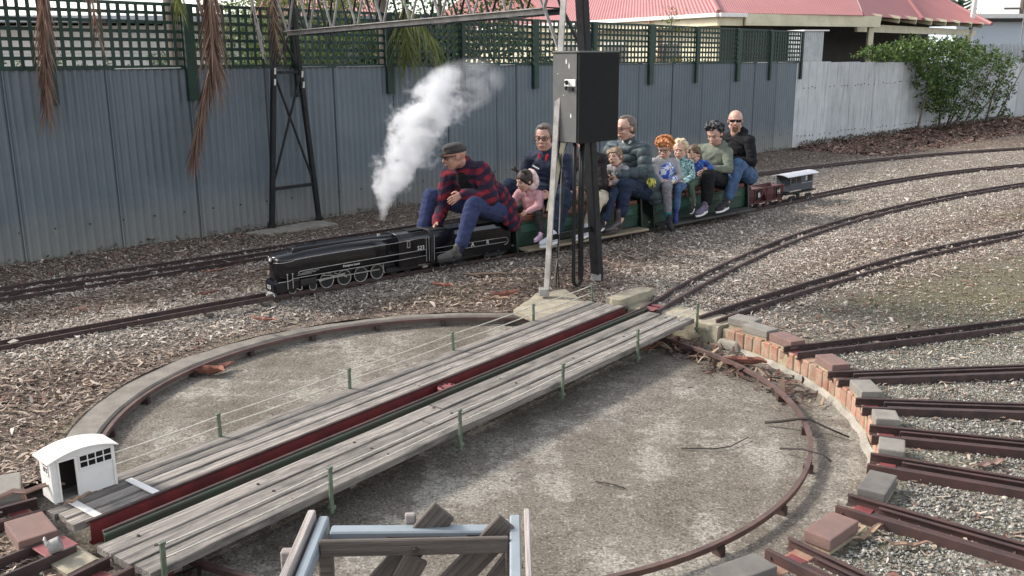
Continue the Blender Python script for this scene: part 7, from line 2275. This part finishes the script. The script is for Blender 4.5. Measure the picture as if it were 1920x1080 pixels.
# scattered pale pebbles, right-hand yard
P = sample_ground(0, None, [(5, 9, 14), (9, 12, 7)])
P = P[P[:, 0] > 1.5]
V, F, C = stones(P, (.010, .019), np.array([(.46, .42, .35)]) * g_rng.uniform(.7, 1.1, (len(P), 1)))
o = bpy.data.objects.new('pebbles', attr_mesh('pebbles', V, F, C, M['attr'])); COL.objects.link(o)
tag(o, 'pale pebbles scattered over the mossy ground on the right', None, None, 'stuff')

# ---- litter inside the pit
def pit_litter(name, label, pts, n, spread, lenr, dark=1.0):
    g = g_rng
    pts = np.array(pts, float)
    k = g.integers(0, len(pts), n)
    P = pts[k] + g.normal(size=(n, 2)) * spread
    r, th = polar(P[:, 0], P[:, 1]); P = P[r < 2.31]
    V, F = chips(P, (None, None), lenr, (.10, .26), .004, .35, .2)
    V[:, 2] += PIT_Z - np.repeat(gz(P[:, 0], P[:, 1]), 6)
    mul = np.array([(.08, .047, .037), (.14, .078, .060), (.22, .145, .105), (.36, .275, .19), (.155, .068, .053), (.05, .035, .03)])
    C = np.repeat(mul[g.choice(6, len(P), p=[.22, .22, .18, .12, .14, .12])] * g.uniform(.8, 1.2, len(P))[:, None] * dark, 6, 0)
    o = bpy.data.objects.new(name, attr_mesh(name, V, F, C, M['attr'])); COL.objects.link(o)
    return tag(o, label, None, None, 'stuff')
def arcpts(r, a0, a1, n): return [(C0[0] + r * math.cos(R(a)), C0[1] + r * math.sin(R(a))) for a in np.linspace(a0, a1, n)]
pit_litter('leaf_litter', 'drift of dry bark and leaves along the brick wall and ring rail', arcpts(2.12, 6, 42, 10) + arcpts(2.0, 22, 40, 8), 430, .085, (.04, .11), .8)
pit_litter('pit_chips', 'sparse chips and seed pods over the pit floor', [(C0[0] + r * math.cos(a), C0[1] + r * math.sin(a)) for r, a in zip(2.2 * np.sqrt(g_rng.uniform(0, 1, 300)), g_rng.uniform(0, 2 * PI, 300))], 420, .06, (.010, .026), .8)
pit_litter('dry_twigs', 'dry leaves gathered by the near end of the bridge', [(-1.25, 3.3), (-1.1, 3.2), (-1.35, 3.42), (-.95, 3.15)], 90, .09, (.05, .14))

# ---- larger fallen pieces of bark and branches, each a thing
M['barkred'] = pmat('reddish_fallen_bark', (.30, .125, .085), .85, .3, 9, (.17, .07, .05), .5, .003, 50)
M['barktan'] = pmat('tan_fallen_bark', (.36, .25, .17), .85, .3, 9, (.22, .14, .10), .5, .003, 50)
M['barkpink'] = pmat('pinkish_bark_strip', (.34, .235, .19), .85, .25, 7, (.24, .155, .125), .4, .003, 50)
M['twig'] = pmat('dark_twig', (.035, .027, .023), .85, .3, 12)
def bark_piece(label, x, y, z, L_, w_, ang, mat, curl=.3, lift=.0, cup=.35):
    o = thing('bark_piece', label, 'bark', (x, y, z), R(ang))
    n = 9; rings = []
    g = np.random.default_rng(abs(hash(label)) % 1000 if False else int(abs(x * 977 + y * 131)) % 9973)
    for i, q in enumerate(np.linspace(-.5, .5, n)):
        ww = w_ * (1 - (2 * abs(q)) ** 2.2 * .75) * g.uniform(.8, 1.1)
        zz_ = curl * L_ * (q * q) + lift + .006 * math.sin(i * 2.1)
        yo = .10 * L_ * math.sin(q * 4 + g.uniform(-.3, .3))
        row = []
        for v in (-1, -.5, 0, .5, 1):
            row.append((q * L_, yo + v * ww / 2, zz_ + cup * ww * v * v))
        bot = [(p[0], p[1], p[2] - .003) for p in reversed(row)]
        rings.append(row + bot)
    m = MB(); m.loft(rings); m.build('strip', M[mat], o, smooth=False)
    return o
pz = PIT_Z + .006
bark_piece('curled red bark lying against the ring rail, left part of the pit', -2.10, 6.15, pz + .01, .26, .10, -25, 'barkred', .5, .0, .5)
bark_piece('second red bark curl overlapping the one at the left ring rail', -2.02, 6.22, pz + .02, .20, .07, 30, 'barkred', .6)
bark_piece('orange bark strip on the pale ground in front of the engine', -1.88, 6.87, .008, .24, .045, -35, 'barkred', .25)
bark_piece('orange bark flake between the two left tracks', -2.55, 7.70, .008, .20, .05, 35, 'barkred', .2)
bark_piece('dark red bark strip beside the rear track, left of the engine', -2.75, 8.52, .012, .26, .04, 20, 'barkred', .15)
bark_piece('tan bark strip on the chips below the tender', -.25, 8.30, .010, .40, .05, -12, 'barktan', .12)
bark_piece('reddish bark heap beside the grey gantry foot', -.05, 7.55, .012, .26, .09, 15, 'barkred', .4)
bark_piece('tan bark flake beside the grey gantry foot, under the red one', -.13, 7.42, .008, .22, .07, -20, 'barktan', .3)
bark_piece('large orange bark curl on the drift by the brick wall', 1.62, 6.22, pz + .03, .27, .08, -28, 'barkred', .35, 0, .6)
bark_piece('dark red bark lying in the shade of the bridge end', .98, 6.63, pz + .01, .30, .08, 10, 'barkred', .4)
bark_piece('red bark twist behind the ring rail in the bridge shade', 1.22, 6.72, pz + .02, .24, .06, 60, 'barkred', .5)
bark_piece('long pinkish bark strip lying across the red block by the hut', -2.22, 3.84, .055, .42, .045, 18, 'barkpink', .08, .01)
bark_piece('brown bark sliver leaning on the deck in front of the hut', -1.925, 3.835, .030, .14, .022, 48, 'barktan', .15, .02)
bark_piece('coiled tan bark strip behind the big red block', 1.50, 3.62, -.035, .22, .03, 25, 'barktan', .35)
bark_piece('tan bark twist beside the big red block, nearest the camera', 1.62, 3.52, -.03, .20, .025, -20, 'barktan', .45)
bark_piece('brown bark strip between the stub tracks on the gravel', 2.35, 4.30, -.035, .20, .05, 5, 'barkpink', .15)
bark_piece('leaf-brown bark by the front railing post', -1.05, 3.22, pz + .02, .30, .06, 50, 'barktan', .4)
bark_piece('red bark flake on the chips left of the main line', -.6, 7.9, .010, .22, .06, -40, 'barkred', .35)
def branch(label, pts, r0, r1, mat='twig'):
    pts = np.array(pts, float); c = pts[0]
    o = thing('branch', label, 'branch', tuple(c))
    n = len(pts)
    MB().tube([p - c for p in pts], np.linspace(r0, r1, n), 7).build('stem', M[mat], o, smooth=True)
    return o
branch('dark stick lying across the ring rail on the right', [(1.48, 5.19, pz + .015), (1.57, 5.155, pz + .035), (1.66, 5.11, pz + .068), (1.71, 5.10, pz + .070), (1.79, 5.03, pz + .045), (1.90, 4.97, pz + .010)], .010, .005)
branch('thin twig curved on the pit floor inside the ring rail', [(.93, 4.86, pz), (1.10, 4.83, pz + .008), (1.20, 4.86, pz + .006), (1.33, 4.98, pz + .01)], .004, .003)
branch('forked twig hooked over the ring rail, nearer than the dark stick', [(1.46, 4.80, pz + .02), (1.55, 4.70, pz + .06), (1.63, 4.60, pz + .07), (1.66, 4.56, pz + .05)], .006, .004)
branch('short pale twig on the middle of the pit floor', [(.42, 4.45, pz), (.50, 4.40, pz + .008), (.56, 4.36, pz + .004)], .004, .003)
# leaf weeds along the foot of the fences
def weeds(name, label, pts, n, size, pal, h_):
    def f(g, n_):
        k = g.integers(0, len(pts), n_); q = np.array(pts)[k] + g.normal(size=(n_, 2)) * .05
        return np.c_[q, g.uniform(0, h_, n_)], np.ones(n_)
    V, F, C = leaf_cloud(n, f, size, pal, -.5, .35, 3)
    o = bpy.data.objects.new(name, attr_mesh(name, V, F, C, M['leaf'])); COL.objects.link(o)
    return tag(o, label, None, None, 'stuff')
fp_ = [tuple(FO + FD * s + np.array([FD[1], -FD[0]]) * .05) for s in np.linspace(-.5, 15, 120) if random.random() < .6]
weeds('fence_weeds', 'dead leaves and small weeds along the foot of the blue-grey fence', fp_, 1500, .035, [(.10, .07, .05), (.18, .13, .09), (.06, .07, .03), (.25, .19, .13)], .05)
pp_ = [tuple(PO + PD * s + np.array([PD[1], -PD[0]]) * .10) for s in np.linspace(.2, 12, 80)]
weeds('wall_weeds', 'leaf litter and weeds along the foot of the pale fence', pp_, 2200, .06, [(.10, .06, .045), (.16, .10, .07), (.05, .08, .03), (.22, .14, .10)], .10)
bpy.data.scenes.remove(TMP)
